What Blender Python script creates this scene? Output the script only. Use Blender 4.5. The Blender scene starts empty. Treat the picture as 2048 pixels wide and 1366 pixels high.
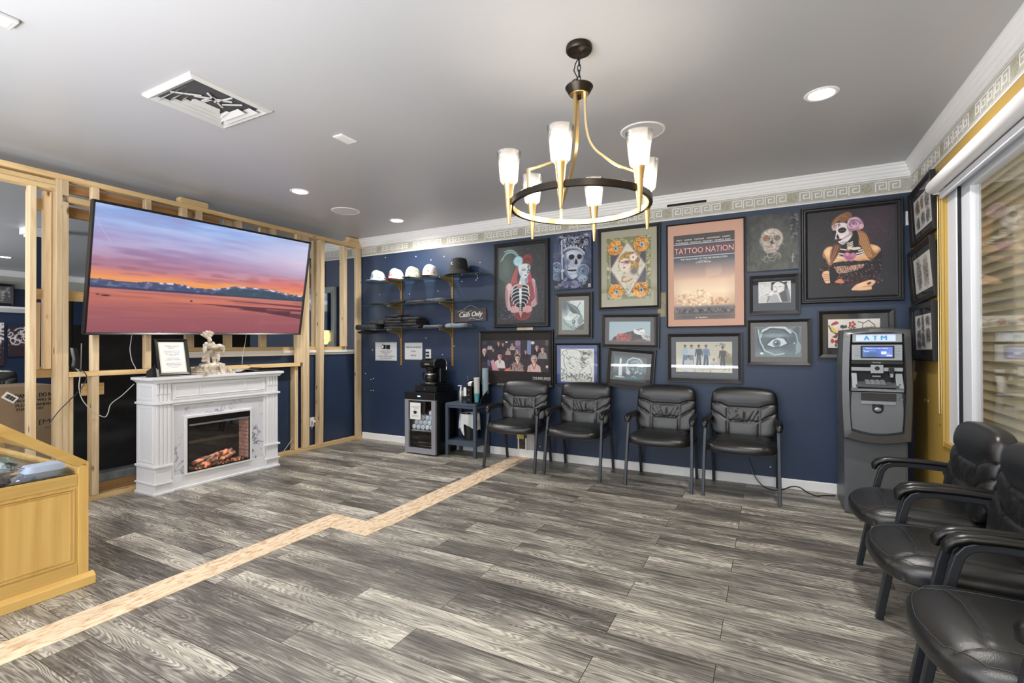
import bpy, math, random
import numpy as np
from mathutils import Vector, Matrix

random.seed(7)
SC = bpy.context.scene
COL = SC.collection
PI = math.pi

# ------------------------------------------------------------------ camera
CF, CYAW, CPITCH, CROLL = 969.5227, .4864, .0062, -.0034
CC = np.array([-1.0278, -4.9436, 1.28])
_f = np.array([-math.sin(CYAW) * math.cos(CPITCH), math.cos(CYAW) * math.cos(CPITCH), math.sin(CPITCH)])
_r0 = np.array([math.cos(CYAW), math.sin(CYAW), 0.0])
_u0 = np.cross(_r0, _f)
_r = math.cos(CROLL) * _r0 + math.sin(CROLL) * _u0
_u = -math.sin(CROLL) * _r0 + math.cos(CROLL) * _u0
cam = bpy.data.objects.new('camera', bpy.data.cameras.new('camera'))
COL.objects.link(cam)
cam.data.sensor_width = 36
cam.data.lens = 36 * CF / 2048
cam.data.clip_start = .02
cam.matrix_world = Matrix(((_r[0], _u[0], -_f[0], CC[0]), (_r[1], _u[1], -_f[1], CC[1]), (_r[2], _u[2], -_f[2], CC[2]), (0, 0, 0, 1)))
SC.camera = cam

# ------------------------------------------------------------------ exposure, world, lights
SC.view_settings.view_transform = 'Standard'
SC.view_settings.look = 'None'
SC.view_settings.gamma = 1
SC.view_settings.use_curve_mapping = False
SC.view_settings.exposure = 0.35
world = bpy.data.worlds.new('world'); SC.world = world
world.use_nodes = True
bg = world.node_tree.nodes['Background']
bg.inputs[0].default_value = (.86, .93, 1, 1)
bg.inputs[1].default_value = 2.2
SC.cycles.max_bounces = 8
SC.cycles.transparent_max_bounces = 16


def area_light(name, loc, rot, sx, sy, power, col=(1, 1, 1), spread=PI, shape='RECTANGLE'):
    l = bpy.data.lights.new(name, 'AREA'); l.shape = shape; l.size = sx
    if shape == 'RECTANGLE': l.size_y = sy
    l.energy = power; l.color = col; l.spread = spread
    o = bpy.data.objects.new(name, l); COL.objects.link(o)
    o.location = loc; o.rotation_euler = rot
    return o


# daylight through the shop front behind the camera
area_light('shopfront_daylight', (-3.4, -7.55, 1.55), (PI / 2, 0, 0), 6.6, 2.1, 24, (.93, .97, 1))
# added unseen fill behind the viewer, aimed up to brighten ceiling and room
area_light('ceiling_fill', (-2.8, -6.1, .8), (PI, 0, 0), 3.2, 1.4, 265, (.98, .99, 1))
area_light('far_room_fill', (-11.5, -7.55, 1.55), (PI / 2, 0, 0), 4, 2.0, 90, (.93, .97, 1))  # added fill for the further room; no window in the wall there
area_light('far_ceiling_fill', (-10.8, -5.6, .8), (PI, 0, 0), 2.4, 1.2, 190, (.98, .99, 1))  # added unseen fill that brightens the further room's ceiling
DOWNLIGHTS = [(-4.946, -1.825), (-4.867, -.556), (-.745, -1.6), (-12.046, -1.819),
              (-.745, -4.4), (-4.95, -5.0), (-2.9, -6.2), (-9.0, -4.6)]
DOWN_W = 19
BULB_L = 95          # radiance of the chandelier bulbs

# ------------------------------------------------------------------ helpers


def s2l(c):
    c = np.asarray(c, float) / 255.0
    return np.where(c <= .04045, c / 12.92, ((c + .055) / 1.055) ** 2.4)


def lin(c):
    v = s2l(c); return (float(v[0]), float(v[1]), float(v[2]), 1)


def ray(x, y): return _f + _r * (x - 1024) / CF - _u * (y - 683) / CF


def _pl(x, y, ax, v):
    d = ray(x, y); t = (v - CC[ax]) / d[ax]; return CC + t * d


def PX(x, y, v=0.): return _pl(x, y, 0, v)     # point of the plane x = v seen at a pixel
def PY(x, y, v=0.): return _pl(x, y, 1, v)
def PZ(x, y, v=0.): return _pl(x, y, 2, v)


MATS = {}


def mat(name, col=(128, 128, 128), rough=.5, metal=0., spec=.5, emit=None, estr=0., coat=0., alpha=None, bump=None, vary=None, vscale=6, rim=None):
    """principled surface; bump=(scale,strength); vary=second colour mixed by noise"""
    if name in MATS: return MATS[name]
    m = bpy.data.materials.new(name); m.use_nodes = True
    nt = m.node_tree; b = nt.nodes['Principled BSDF']
    b.inputs['Base Color'].default_value = lin(col)
    b.inputs['Roughness'].default_value = rough
    b.inputs['Metallic'].default_value = metal
    b.inputs['Specular IOR Level'].default_value = spec
    b.inputs['Coat Weight'].default_value = coat
    b.inputs['Coat Roughness'].default_value = .08
    if emit is not None:
        b.inputs['Emission Color'].default_value = lin(emit); b.inputs['Emission Strength'].default_value = estr
    if vary is not None or bump is not None:
        tc = nt.nodes.new('ShaderNodeTexCoord')
    if vary is not None:
        n = nt.nodes.new('ShaderNodeTexNoise'); n.inputs['Scale'].default_value = vscale; n.inputs['Detail'].default_value = 6
        nt.links.new(tc.outputs['Object'], n.inputs['Vector'])
        r = nt.nodes.new('ShaderNodeValToRGB')
        r.color_ramp.elements[0].position = .35; r.color_ramp.elements[1].position = .65
        r.color_ramp.elements[0].color = lin(col); r.color_ramp.elements[1].color = lin(vary)
        nt.links.new(n.outputs[0], r.inputs[0]); nt.links.new(r.outputs[0], b.inputs['Base Color'])
    if bump is not None:
        n2 = nt.nodes.new('ShaderNodeTexNoise'); n2.inputs['Scale'].default_value = bump[0]; n2.inputs['Detail'].default_value = 4
        nt.links.new(tc.outputs['Object'], n2.inputs['Vector'])
        bp = nt.nodes.new('ShaderNodeBump'); bp.inputs['Strength'].default_value = bump[1]; bp.inputs['Distance'].default_value = .01
        nt.links.new(n2.outputs[0], bp.inputs['Height']); nt.links.new(bp.outputs[0], b.inputs['Normal'])
    MATS[name] = m
    return m


def pane_mat(name, tint=(255, 255, 255), ior=1.5, rough=0.0, body=0.0, bodycol=(255, 255, 255)):
    """clear pane: lets light through, mirrors by Fresnel; body>0 adds a milky share"""
    if name in MATS: return MATS[name]
    m = bpy.data.materials.new(name); m.use_nodes = True
    nt = m.node_tree; nt.nodes.clear()
    out = nt.nodes.new('ShaderNodeOutputMaterial')
    t = nt.nodes.new('ShaderNodeBsdfTransparent'); t.inputs[0].default_value = lin(tint)
    g = nt.nodes.new('ShaderNodeBsdfGlossy'); g.inputs['Roughness'].default_value = rough
    fr = nt.nodes.new('ShaderNodeFresnel')
    ge = nt.nodes.new('ShaderNodeNewGeometry'); mi = nt.nodes.new('ShaderNodeMapRange')       # the same mirroring from both sides of a pane
    mi.inputs[3].default_value = ior; mi.inputs[4].default_value = 1 / ior
    nt.links.new(ge.outputs['Backfacing'], mi.inputs[0]); nt.links.new(mi.outputs[0], fr.inputs[0])
    mx = nt.nodes.new('ShaderNodeMixShader')
    base = t.outputs[0]
    if body > 0:
        tr = nt.nodes.new('ShaderNodeBsdfTranslucent'); tr.inputs[0].default_value = lin(bodycol)
        df = nt.nodes.new('ShaderNodeBsdfDiffuse'); df.inputs[0].default_value = lin(bodycol)
        a = nt.nodes.new('ShaderNodeMixShader'); a.inputs[0].default_value = .5
        nt.links.new(tr.outputs[0], a.inputs[1]); nt.links.new(df.outputs[0], a.inputs[2])
        c = nt.nodes.new('ShaderNodeMixShader'); c.inputs[0].default_value = body
        nt.links.new(t.outputs[0], c.inputs[1]); nt.links.new(a.outputs[0], c.inputs[2])
        base = c.outputs[0]
    nt.links.new(fr.outputs[0], mx.inputs[0]); nt.links.new(base, mx.inputs[1]); nt.links.new(g.outputs[0], mx.inputs[2])
    nt.links.new(mx.outputs[0], out.inputs[0])
    MATS[name] = m
    return m


def wood(name, c1, c2, axis, scale=1., rough=.65, knots=True):
    if name in MATS: return MATS[name]
    m = bpy.data.materials.new(name); m.use_nodes = True
    nt = m.node_tree; b = nt.nodes['Principled BSDF']; b.inputs['Roughness'].default_value = rough
    tc = nt.nodes.new('ShaderNodeTexCoord'); mp = nt.nodes.new('ShaderNodeMapping')
    oi = nt.nodes.new('ShaderNodeObjectInfo')
    ad = nt.nodes.new('ShaderNodeVectorMath'); ad.operation = 'ADD'
    sc_ = [22 * scale] * 3; sc_[axis] = 1.3 * scale
    mp.inputs['Scale'].default_value = sc_
    mu = nt.nodes.new('ShaderNodeMath'); mu.operation = 'MULTIPLY'; mu.inputs[1].default_value = 37
    nt.links.new(oi.outputs['Random'], mu.inputs[0])
    nt.links.new(tc.outputs['Object'], mp.inputs[0]); nt.links.new(mp.outputs[0], ad.inputs[0]); nt.links.new(mu.outputs[0], ad.inputs[1])
    n = nt.nodes.new('ShaderNodeTexNoise'); n.inputs['Scale'].default_value = 1.6; n.inputs['Detail'].default_value = 5; n.inputs['Distortion'].default_value = .6
    nt.links.new(ad.outputs[0], n.inputs['Vector'])
    r = nt.nodes.new('ShaderNodeValToRGB')
    r.color_ramp.elements[0].position = .3; r.color_ramp.elements[1].position = .7
    r.color_ramp.elements[0].color = lin(c1); r.color_ramp.elements[1].color = lin(c2)
    nt.links.new(n.outputs[0], r.inputs[0])
    last = r.outputs[0]
    if knots:
        v = nt.nodes.new('ShaderNodeTexVoronoi'); v.inputs['Scale'].default_value = 1
        mp2 = nt.nodes.new('ShaderNodeMapping'); s2 = [9.] * 3; s2[axis] = 3.2; mp2.inputs['Scale'].default_value = s2
        ad2 = nt.nodes.new('ShaderNodeVectorMath'); ad2.operation = 'ADD'
        nt.links.new(tc.outputs['Object'], mp2.inputs[0]); nt.links.new(mp2.outputs[0], ad2.inputs[0]); nt.links.new(mu.outputs[0], ad2.inputs[1])
        nt.links.new(ad2.outputs[0], v.inputs['Vector'])
        kr = nt.nodes.new('ShaderNodeValToRGB'); kr.color_ramp.elements[0].position = .05; kr.color_ramp.elements[1].position = .12
        kr.color_ramp.elements[0].color = (1, 1, 1, 1); kr.color_ramp.elements[1].color = (0, 0, 0, 1)
        nt.links.new(v.outputs['Distance'], kr.inputs[0])
        mx = nt.nodes.new('ShaderNodeMix'); mx.data_type = 'RGBA'
        nt.links.new(kr.outputs[0], mx.inputs[0]); nt.links.new(last, mx.inputs[6]); mx.inputs[7].default_value = lin((118, 76, 44))
        last = mx.outputs[2]
    hv = nt.nodes.new('ShaderNodeHueSaturation')
    mr = nt.nodes.new('ShaderNodeMapRange'); mr.inputs[3].default_value = .82; mr.inputs[4].default_value = 1.12
    nt.links.new(oi.outputs['Random'], mr.inputs[0]); nt.links.new(mr.outputs[0], hv.inputs['Value'])
    nt.links.new(last, hv.inputs['Color']); nt.links.new(hv.outputs[0], b.inputs['Base Color'])
    MATS[name] = m
    return m


class B:
    """collects geometry for ONE mesh object"""
    def __init__(s): s.v = []; s.f = []; s.sm = []; s.mi = []; s.cur = 0; s.nb = 0

    def add(s, vs, fs, smooth=False):
        o = len(s.v); s.v += [tuple(map(float, p)) for p in vs]
        for f in fs: s.f.append([i + o for i in f]); s.sm.append(smooth); s.mi.append(s.cur)
        return s

    def box(s, x0, x1, y0, y1, z0, z1):
        x0, x1 = sorted((x0, x1)); y0, y1 = sorted((y0, y1)); z0, z1 = sorted((z0, z1))
        q = .00009 * (s.nb % 6); s.nb += 1        # abutting boxes never share a face exactly
        x0 -= q; x1 += q; y0 -= q; y1 += q; z0 -= q; z1 += q
        v = [(x, y, z) for z in (z0, z1) for y in (y0, y1) for x in (x0, x1)]
        return s.add(v, [(0, 2, 3, 1), (4, 5, 7, 6), (0, 1, 5, 4), (2, 6, 7, 3), (0, 4, 6, 2), (1, 3, 7, 5)])

    def obox(s, c, ax, ay, az):
        c, ax, ay, az = [np.array(q, float) for q in (c, ax, ay, az)]
        v = [c + i * ax + j * ay + k * az for k in (-.5, .5) for j in (-.5, .5) for i in (-.5, .5)]
        return s.add(v, [(0, 2, 3, 1), (4, 5, 7, 6), (0, 1, 5, 4), (2, 6, 7, 3), (0, 4, 6, 2), (1, 3, 7, 5)])

    def ring(s, rings, closed=True, cap=True, smooth=True, loop=False):
        n = len(rings[0]); vs = [p for r in rings for p in r]; fs = []
        m = len(rings)
        for i in range(m if loop else m - 1):
            a = i * n; b = ((i + 1) % m) * n
            for j in range(n if closed else n - 1):
                k = (j + 1) % n
                fs.append((a + j, a + k, b + k, b + j))
        s.add(vs, fs, smooth)
        if cap and not loop:
            s.add(rings[0], [tuple(range(n))[::-1]]); s.add(rings[-1], [tuple(range(n))])
        return s

    def lathe(s, prof, c=(0, 0, 0), n=24, cap=False, axis='z'):
        rs = []
        for r, h in prof:
            q = []
            for i in range(n):
                a = 2 * PI * i / n
                if axis == 'z': q.append((c[0] + r * math.cos(a), c[1] + r * math.sin(a), c[2] + h))
                elif axis == 'y': q.append((c[0] + r * math.cos(a), c[1] + h, c[2] + r * math.sin(a)))
                else: q.append((c[0] + h, c[1] + r * math.cos(a), c[2] + r * math.sin(a)))
            rs.append(q)
        return s.ring(rs, True, cap)

    def tube(s, path, r=.01, n=10, sec=None, cap=True, smooth=True, up=None):
        """sweep; r number or list; sec=(w,h) gives a rectangle, w along the binormal"""
        P = [np.array(p, float) for p in path]
        rings = []; prev = None
        for i, p in enumerate(P):
            t = P[min(i + 1, len(P) - 1)] - P[max(i - 1, 0)]
            t = t / (np.linalg.norm(t) + 1e-12)
            if prev is None:
                a = np.array(up if up is not None else ((0, 0, 1) if abs(t[2]) < .9 else (0, 1, 0)), float)
            else: a = prev
            a = a - t * (a @ t); a /= np.linalg.norm(a) + 1e-12; prev = a
            b = np.cross(t, a)
            rr = r[i] if isinstance(r, (list, tuple)) else r
            if sec:
                w, h = sec if not isinstance(sec[0], (list, tuple)) else sec[i]
                rings.append([p + b * w / 2 * sx + a * h / 2 * sy for sx, sy in ((-1, -1), (1, -1), (1, 1), (-1, 1))])
            else:
                rings.append([p + rr * (b * math.cos(2 * PI * k / n) + a * math.sin(2 * PI * k / n)) for k in range(n)])
        return s.ring(rings, True, cap, smooth and not sec)

    def etube(s, path, w, h, n=14, up=(0, 0, 1)):
        """elliptical sweep with lists of widths and heights"""
        P = [np.array(p, float) for p in path]; rings = []
        prev = np.array(up, float)
        for i, p in enumerate(P):
            t = P[min(i + 1, len(P) - 1)] - P[max(i - 1, 0)]; t = t / np.linalg.norm(t)
            a = prev - t * (prev @ t); a /= np.linalg.norm(a); prev = a; b = np.cross(t, a)
            rings.append([p + b * w[i] / 2 * math.cos(2 * PI * k / n) + a * h[i] / 2 * math.sin(2 * PI * k / n) for k in range(n)])
        return s.ring(rings)

    def ell(s, c, r, n=16, rot=None):
        rs = []
        for i in range(n // 2 + 1):
            ph = -PI / 2 + PI * i / (n // 2)
            q = []
            for j in range(n):
                a = 2 * PI * j / n
                p = np.array([r[0] * math.cos(ph) * math.cos(a), r[1] * math.cos(ph) * math.sin(a), r[2] * math.sin(ph)])
                if rot is not None: p = np.array(rot @ Vector(p))
                q.append(p + np.array(c))
            rs.append(q)
        return s.ring(rs, True, False)

    def prism(s, pts, axis, a, b):
        """extrude a 2-D outline along axis from a to b"""
        def P(p, h):
            return (h, p[0], p[1]) if axis == 0 else ((p[0], h, p[1]) if axis == 1 else (p[0], p[1], h))
        n = len(pts)
        v = [P(p, a) for p in pts] + [P(p, b) for p in pts]
        return s.add(v, [tuple(range(n)), tuple(range(n, 2 * n))[::-1]] + [(i, i + n, (i + 1) % n + n, (i + 1) % n) for i in range(n)])

    def move(s, d=(0, 0, 0), M=None):
        if M is not None: s.v = [tuple(M @ Vector(p)) for p in s.v]
        s.v = [(p[0] + d[0], p[1] + d[1], p[2] + d[2]) for p in s.v]
        return s

    def mesh(s, name, mats):
        me = bpy.data.meshes.new(name)
        me.from_pydata(s.v, [], s.f)
        me.polygons.foreach_set('use_smooth', s.sm)
        me.polygons.foreach_set('material_index', s.mi)
        for m in (mats if isinstance(mats, (list, tuple)) else [mats]): me.materials.append(m)
        import bmesh
        bm = bmesh.new(); bm.from_mesh(me)
        bmesh.ops.recalc_face_normals(bm, faces=bm.faces)
        for e_ in bm.edges:
            if len(e_.link_faces) == 2 and e_.calc_face_angle(0) > .75: e_.smooth = False
        bm.to_mesh(me); bm.free()
        me.update()
        return me


def tag(o, label=None, cat=None, group=None, kind=None):
    if label: o['label'] = label
    if cat: o['category'] = cat
    if group: o['group'] = group
    if kind: o['kind'] = kind
    return o


def bev(o, w, seg=2):
    if w:
        m = o.modifiers.new('bevel', 'BEVEL'); m.width = w; m.segments = seg; m.limit_method = 'ANGLE'; m.angle_limit = math.radians(40)
    return o


def thing(name, label, cat, loc=(0, 0, 0), rotz=0., group=None, rot=None):
    o = bpy.data.objects.new(name, None); COL.objects.link(o)
    o.empty_display_size = .1
    o.location = loc; o.rotation_euler = rot if rot else (0, 0, rotz)
    return tag(o, label, cat, group)


def part(name, b, m, parent, world=False, bevel=0, label=None, kind=None, parentloc=None):
    if world:
        l = parentloc if parentloc is not None else parent.location
        b.move((-l[0], -l[1], -l[2]))
    o = bpy.data.objects.new(name, b.mesh(name, m)); COL.objects.link(o)
    o.parent = parent
    bev(o, bevel)
    return tag(o, label, None, None, kind)


def solo(name, b, m, label, cat, group=None, bevel=0, kind=None):
    v = np.array(b.v); c = (v.min(0) + v.max(0)) / 2; base = (c[0], c[1], v[:, 2].min())
    b.move((-base[0], -base[1], -base[2]))
    o = bpy.data.objects.new(name, b.mesh(name, m)); COL.objects.link(o)
    o.location = base
    bev(o, bevel)
    return tag(o, label, cat, group, kind)


def struct(name, b, m, parent=None, bevel=0, label=None):
    o = bpy.data.objects.new(name, b.mesh(name, m)); COL.objects.link(o)
    if parent: o.parent = parent
    else: o['kind'] = 'structure'
    if label: o['label'] = label
    bev(o, bevel)
    return o


def dup(root, loc, rotz=None, label=None, group=None, scale=None):
    def rec(o, par):
        c = o.copy(); COL.objects.link(c)
        if par is not None: c.parent = par
        for ch in [q for q in ALLCH.get(o.name, [])]: rec(ch, c)
        return c
    r = rec(root, None)
    r.location = loc
    if rotz is not None: r.rotation_euler = (0, 0, rotz)
    if label: r['label'] = label
    if group: r['group'] = group
    if scale: r.scale = scale
    return r


ALLCH = {}


def index(root):
    for o in bpy.data.objects:
        if o.parent and o not in ALLCH.setdefault(o.parent.name, []): ALLCH[o.parent.name].append(o)


# ------------------------------------------------------------------ lettering
def letters(name, rows, m, parent, M=None, bold=0., thick=.0006, shear=0.):
    """rows = (text, centre x, centre z, width, height) on the local XZ plane, facing -Y; one mesh part"""
    b = B()
    for (tx, cx, cz, w, h) in rows:
        cu = bpy.data.curves.new('t', 'FONT'); cu.body = tx; cu.size = 1; cu.offset = bold; cu.shear = shear
        cu.resolution_u = 3; cu.offset = 0
        ob = bpy.data.objects.new('t', cu); COL.objects.link(ob)
        me = bpy.data.meshes.new_from_object(ob)
        bpy.data.objects.remove(ob); bpy.data.curves.remove(cu)
        v = np.array([q.co for q in me.vertices])
        if len(v) == 0: continue
        lo, hi = v.min(0), v.max(0)
        sx = w / (hi[0] - lo[0]) if w else h / .7
        sz = h / (hi[1] - lo[1]) if h else sx
        vs = [((q[0] - (lo[0] + hi[0]) / 2) * sx + cx, -thick, (q[1] - (lo[1] + hi[1]) / 2) * sz + cz) for q in v]
        fs = [list(p.vertices) for p in me.polygons]
        for k in ((0, 1, -1) if bold else (0,)): b.add([(q[0] + k * bold * 1.6 * (h or .02), q[1] - .00005 * k, q[2]) for q in vs], fs)
        bpy.data.meshes.remove(me)
    me = bpy.data.meshes.new(name)
    if M is not None: b.move(M=M)
    me.from_pydata(b.v, [], b.f); me.materials.append(m); me.update()
    o = bpy.data.objects.new(name, me); COL.objects.link(o); o.parent = parent
    return o


# ------------------------------------------------------------------ painter: colours at the points of a fine grid
class Paint:
    def __init__(s, w, h, n, bgc, crop=(0, 1, 0, 1)):
        k = n / max(w, h); s.nx = max(8, int(w * k)); s.ny = max(8, int(h * k)); s.w, s.h = w, h
        s.x0, s.x1, s.y0, s.y1 = crop
        s.asp = (w / (s.x1 - s.x0)) / (h / (s.y1 - s.y0))
        X, Y = np.meshgrid(np.linspace(s.x0, s.x1, s.nx + 1), np.linspace(s.y0, s.y1, s.ny + 1))
        s.X, s.Y = X, Y
        s.px = (s.y1 - s.y0) / s.ny
        s.C = np.ones((s.ny + 1, s.nx + 1, 3)) * np.array(bgc, float)

    def mix(s, m, c): s.C = s.C * (1 - m[..., None]) + np.array(c, float) * m[..., None]; return s

    def e(s, cx, cy, rx, ry, c, rot=0, soft=None, a=1.):
        dx = (s.X - cx) * s.asp; dy = s.Y - cy; t = math.radians(rot)
        u = dx * math.cos(t) + dy * math.sin(t); v = -dx * math.sin(t) + dy * math.cos(t)
        d = np.sqrt((u / (rx * s.asp)) ** 2 + (v / ry) ** 2)
        sf = soft if soft is not None else s.px / min(rx, ry)
        return s.mix(np.clip((1 + sf / 2 - d) / max(sf, 1e-3), 0, 1) * a, c)

    def p(s, pts, c, a=1.):
        n = len(pts); tot = np.zeros(s.X.shape)
        xs = [p[0] for p in pts]; ys = [p[1] for p in pts]; mg = 2 * s.px
        iy = np.where((s.Y[:, 0] > min(ys) - mg) & (s.Y[:, 0] < max(ys) + mg))[0]; ix = np.where((s.X[0] > min(xs) - mg / s.asp) & (s.X[0] < max(xs) + mg / s.asp))[0]
        if len(iy) == 0 or len(ix) == 0: return s
        sl = (slice(iy[0], iy[-1] + 1), slice(ix[0], ix[-1] + 1)); X0, Y0 = s.X[sl], s.Y[sl]
        for ox, oy in ((-.33, -.12), (.12, -.33), (.33, .12), (-.12, .33)):
            X, Y = X0 + ox * s.px / s.asp, Y0 + oy * s.px; ins = np.zeros(X.shape, bool)
            for i in range(n):
                x1, y1 = pts[i]; x2, y2 = pts[(i + 1) % n]
                if y1 == y2: continue
                ins ^= ((y1 > Y) != (y2 > Y)) & (X < (x2 - x1) * (Y - y1) / (y2 - y1) + x1)
            tot[sl] += ins * .25
        return s.mix(tot * a, c)

    def s(s, pts, c, a=1.):
        """smooth closed shape through the points"""
        n = len(pts); out = []
        for i in range(n):
            p0, p1, p2, p3 = [np.array(pts[(i + k) % n], float) for k in (-1, 0, 1, 2)]
            for q in range(6):
                u = q / 6; out.append(tuple(.5 * (2 * p1 + (p2 - p0) * u + (2 * p0 - 5 * p1 + 4 * p2 - p3) * u * u + (3 * p1 - p0 - 3 * p2 + p3) * u ** 3)))
        return s.p(out, c, a)

    def c(s, pts, w, c, a=1.):
        """smooth stroke through the points"""
        out = []; n = len(pts)
        for i in range(n - 1):
            p0, p1, p2, p3 = [np.array(pts[min(max(i + k, 0), n - 1)], float) for k in (-1, 0, 1, 2)]
            for q in range(5):
                u = q / 5; out.append(tuple(.5 * (2 * p1 + (p2 - p0) * u + (2 * p0 - 5 * p1 + 4 * p2 - p3) * u * u + (3 * p1 - p0 - 3 * p2 + p3) * u ** 3)))
        return s.l(out + [pts[-1]], w, c, a)

    def l(s, pts, w, c, a=1.):
        D = np.full(s.X.shape, 1e9)
        for (x1, y1), (x2, y2) in zip(pts[:-1], pts[1:]):
            ax, ay, bx, by = x1 * s.asp, y1, x2 * s.asp, y2
            dx, dy = bx - ax, by - ay; L = dx * dx + dy * dy + 1e-9
            t = np.clip(((s.X * s.asp - ax) * dx + (s.Y - ay) * dy) / L, 0, 1)
            D = np.minimum(D, np.hypot(s.X * s.asp - ax - t * dx, s.Y - ay - t * dy))
        return s.mix(np.clip((w / 2 + s.px / 2 - D) / s.px, 0, 1) * a, c)

    def noise(s, f, seed, fy=None):
        r = np.random.RandomState(seed); fy = fy or f
        g = r.rand(int(fy) + 3, int(f) + 3)
        x = (s.X - s.x0) / (s.x1 - s.x0) * f; y = (s.Y - s.y0) / (s.y1 - s.y0) * fy
        xi = x.astype(int); yi = y.astype(int); xf = x - xi; yf = y - yi
        xf = xf * xf * (3 - 2 * xf); yf = yf * yf * (3 - 2 * yf)
        return (g[yi, xi] * (1 - xf) + g[yi, xi + 1] * xf) * (1 - yf) + (g[yi + 1, xi] * (1 - xf) + g[yi + 1, xi + 1] * xf) * yf

    def grain(s, amp, seed=1, f=60):
        n = s.noise(f, seed) * .6 + s.noise(f / 3, seed + 1) * .4
        s.C = np.clip(s.C + (n[..., None] - .5) * amp, 0, 255); return s

    def grad(s, stops, vert=True):
        t = (s.Y - s.y0) / (s.y1 - s.y0) if vert else (s.X - s.x0) / (s.x1 - s.x0)
        pos = [q[0] for q in stops]
        s.C = np.stack([np.interp(t, pos, [q[1][k] for q in stops]) for k in range(3)], -1); return s

    def specks(s, n, seed, box, r, cols, a=.8):
        R_ = random.Random(seed)
        for _ in range(n):
            s.e(R_.uniform(box[0], box[1]), R_.uniform(box[2], box[3]), r * R_.uniform(.5, 1.4), r * R_.uniform(.5, 1.4), R_.choice(cols), a=a)
        return s

    def swirls(s, n, seed, box, r, w, c, turns=1.2, a=1.):
        R_ = random.Random(seed)
        for _ in range(n):
            cx, cy = R_.uniform(box[0], box[1]), R_.uniform(box[2], box[3]); t0 = R_.uniform(0, 6.3); rr = r * R_.uniform(.6, 1.3); d = R_.choice((-1, 1))
            pts = [(cx + rr * k / 9 * math.cos(t0 + d * turns * 6.28 * k / 9) / s.asp, cy + rr * k / 9 * math.sin(t0 + d * turns * 6.28 * k / 9)) for k in range(2, 10)]
            s.l(pts, w, c, a)
        return s

    def build(s, name, m, parent, y=0., zc=0., xc=0., M=None):
        nx, ny = s.nx, s.ny
        xs = np.linspace(-s.w / 2, s.w / 2, nx + 1) + xc; zs = np.linspace(s.h / 2, -s.h / 2, ny + 1) + zc
        X, Z = np.meshgrid(xs, zs)
        v = np.stack([X, np.full_like(X, y), Z], -1).reshape(-1, 3)
        if M is not None:
            A = np.array(M); v = v @ A[:3, :3].T + A[:3, 3]
        i = np.arange(ny)[:, None] * (nx + 1) + np.arange(nx)[None, :]
        q = np.stack([i, i + nx + 1, i + nx + 2, i + 1], -1).reshape(-1, 4)
        me = bpy.data.meshes.new(name)
        me.vertices.add(len(v)); me.vertices.foreach_set('co', v.ravel())
        me.loops.add(q.size); me.loops.foreach_set('vertex_index', q.ravel())
        me.polygons.add(len(q)); me.polygons.foreach_set('loop_start', np.arange(0, q.size, 4)); me.polygons.foreach_set('loop_total', np.full(len(q), 4))
        at = me.color_attributes.new('paint', 'FLOAT_COLOR', 'POINT')
        c = np.ones((len(v), 4)); c[:, :3] = s2l(np.clip(s.C, 0, 255)).reshape(-1, 3)
        at.data.foreach_set('color', c.ravel())
        me.materials.append(m); me.update(); me.validate()
        o = bpy.data.objects.new(name, me); COL.objects.link(o)
        if parent is not None: o.parent = parent
        return o


def attr_mat(name, rough=.6, emit=0., coat=0.):
    m = bpy.data.materials.new(name); m.use_nodes = True; nt = m.node_tree; b = nt.nodes['Principled BSDF']
    a = nt.nodes.new('ShaderNodeAttribute'); a.attribute_name = 'paint'
    b.inputs['Roughness'].default_value = rough; b.inputs['Coat Weight'].default_value = coat; b.inputs['Coat Roughness'].default_value = .05
    if emit:
        b.inputs['Base Color'].default_value = (.01, .01, .01, 1)
        nt.links.new(a.outputs['Color'], b.inputs['Emission Color']); b.inputs['Emission Strength'].default_value = emit
    else: nt.links.new(a.outputs['Color'], b.inputs['Base Color'])
    MATS[name] = m
    return m

# ------------------------------------------------------------------ materials
H = 2.738
LW = -5.976
M_blue = mat('blue_wall', (42, 58, 86), .42, spec=.5, bump=(260, .08), vary=(38, 54, 80), vscale=1.5)
M_yellow = mat('ochre_wall', (178, 146, 72), .5, bump=(240, .08))
M_white = mat('white_trim', (238, 238, 238), .45)
M_grey = mat('grey_wall', (150, 150, 150), .6)
M_ceil = mat('ceiling_paint', (178, 179, 183), .36, spec=.35, bump=(3, .02))
M_dark = mat('black_plastic', (14, 14, 15), .32)
M_matte = mat('black_matte', (16, 17, 19), .75)
M_frame = mat('black_wood_frame', (24, 24, 26), .38, bump=(60, .1))
M_leather = mat('black_leather', (17, 18, 20), .33, spec=.75, bump=(420, .1))
M_steel = mat('chair_frame_paint', (56, 59, 64), .34, metal=.5)
M_chrome = mat('chrome', (200, 200, 200), .12, metal=1)
M_silver = mat('silver_plastic', (150, 154, 158), .35, metal=.6)
M_brass = mat('brushed_brass', (214, 188, 138), .32, metal=1, bump=(200, .03))
M_bronze = mat('dark_bronze', (52, 46, 40), .36, metal=.85)
M_paper = mat('paper', (232, 232, 230), .7)
M_ink = mat('ink', (22, 22, 24), .7)
M_art = attr_mat('painted_art', .55)
M_artg = attr_mat('glossy_print', .35, coat=.3)
M_pane = pane_mat('clear_pane')
WZ = wood('stud_wood_z', (204, 176, 136), (230, 208, 172), 2)
WY = wood('stud_wood_y', (204, 168, 116), (230, 202, 152), 1)
WD = wood('old_wood_y', (150, 112, 74), (192, 152, 104), 1)
M_maple = wood('maple_case_z', (204, 164, 92), (226, 192, 120), 2, .5, .4, knots=False)
M_mapley = wood('maple_case_y', (206, 166, 94), (226, 192, 118), 1, .5, .4, knots=False)
M_shell = mat('warm_white_lacquer', (226, 227, 230), .35)


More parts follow.
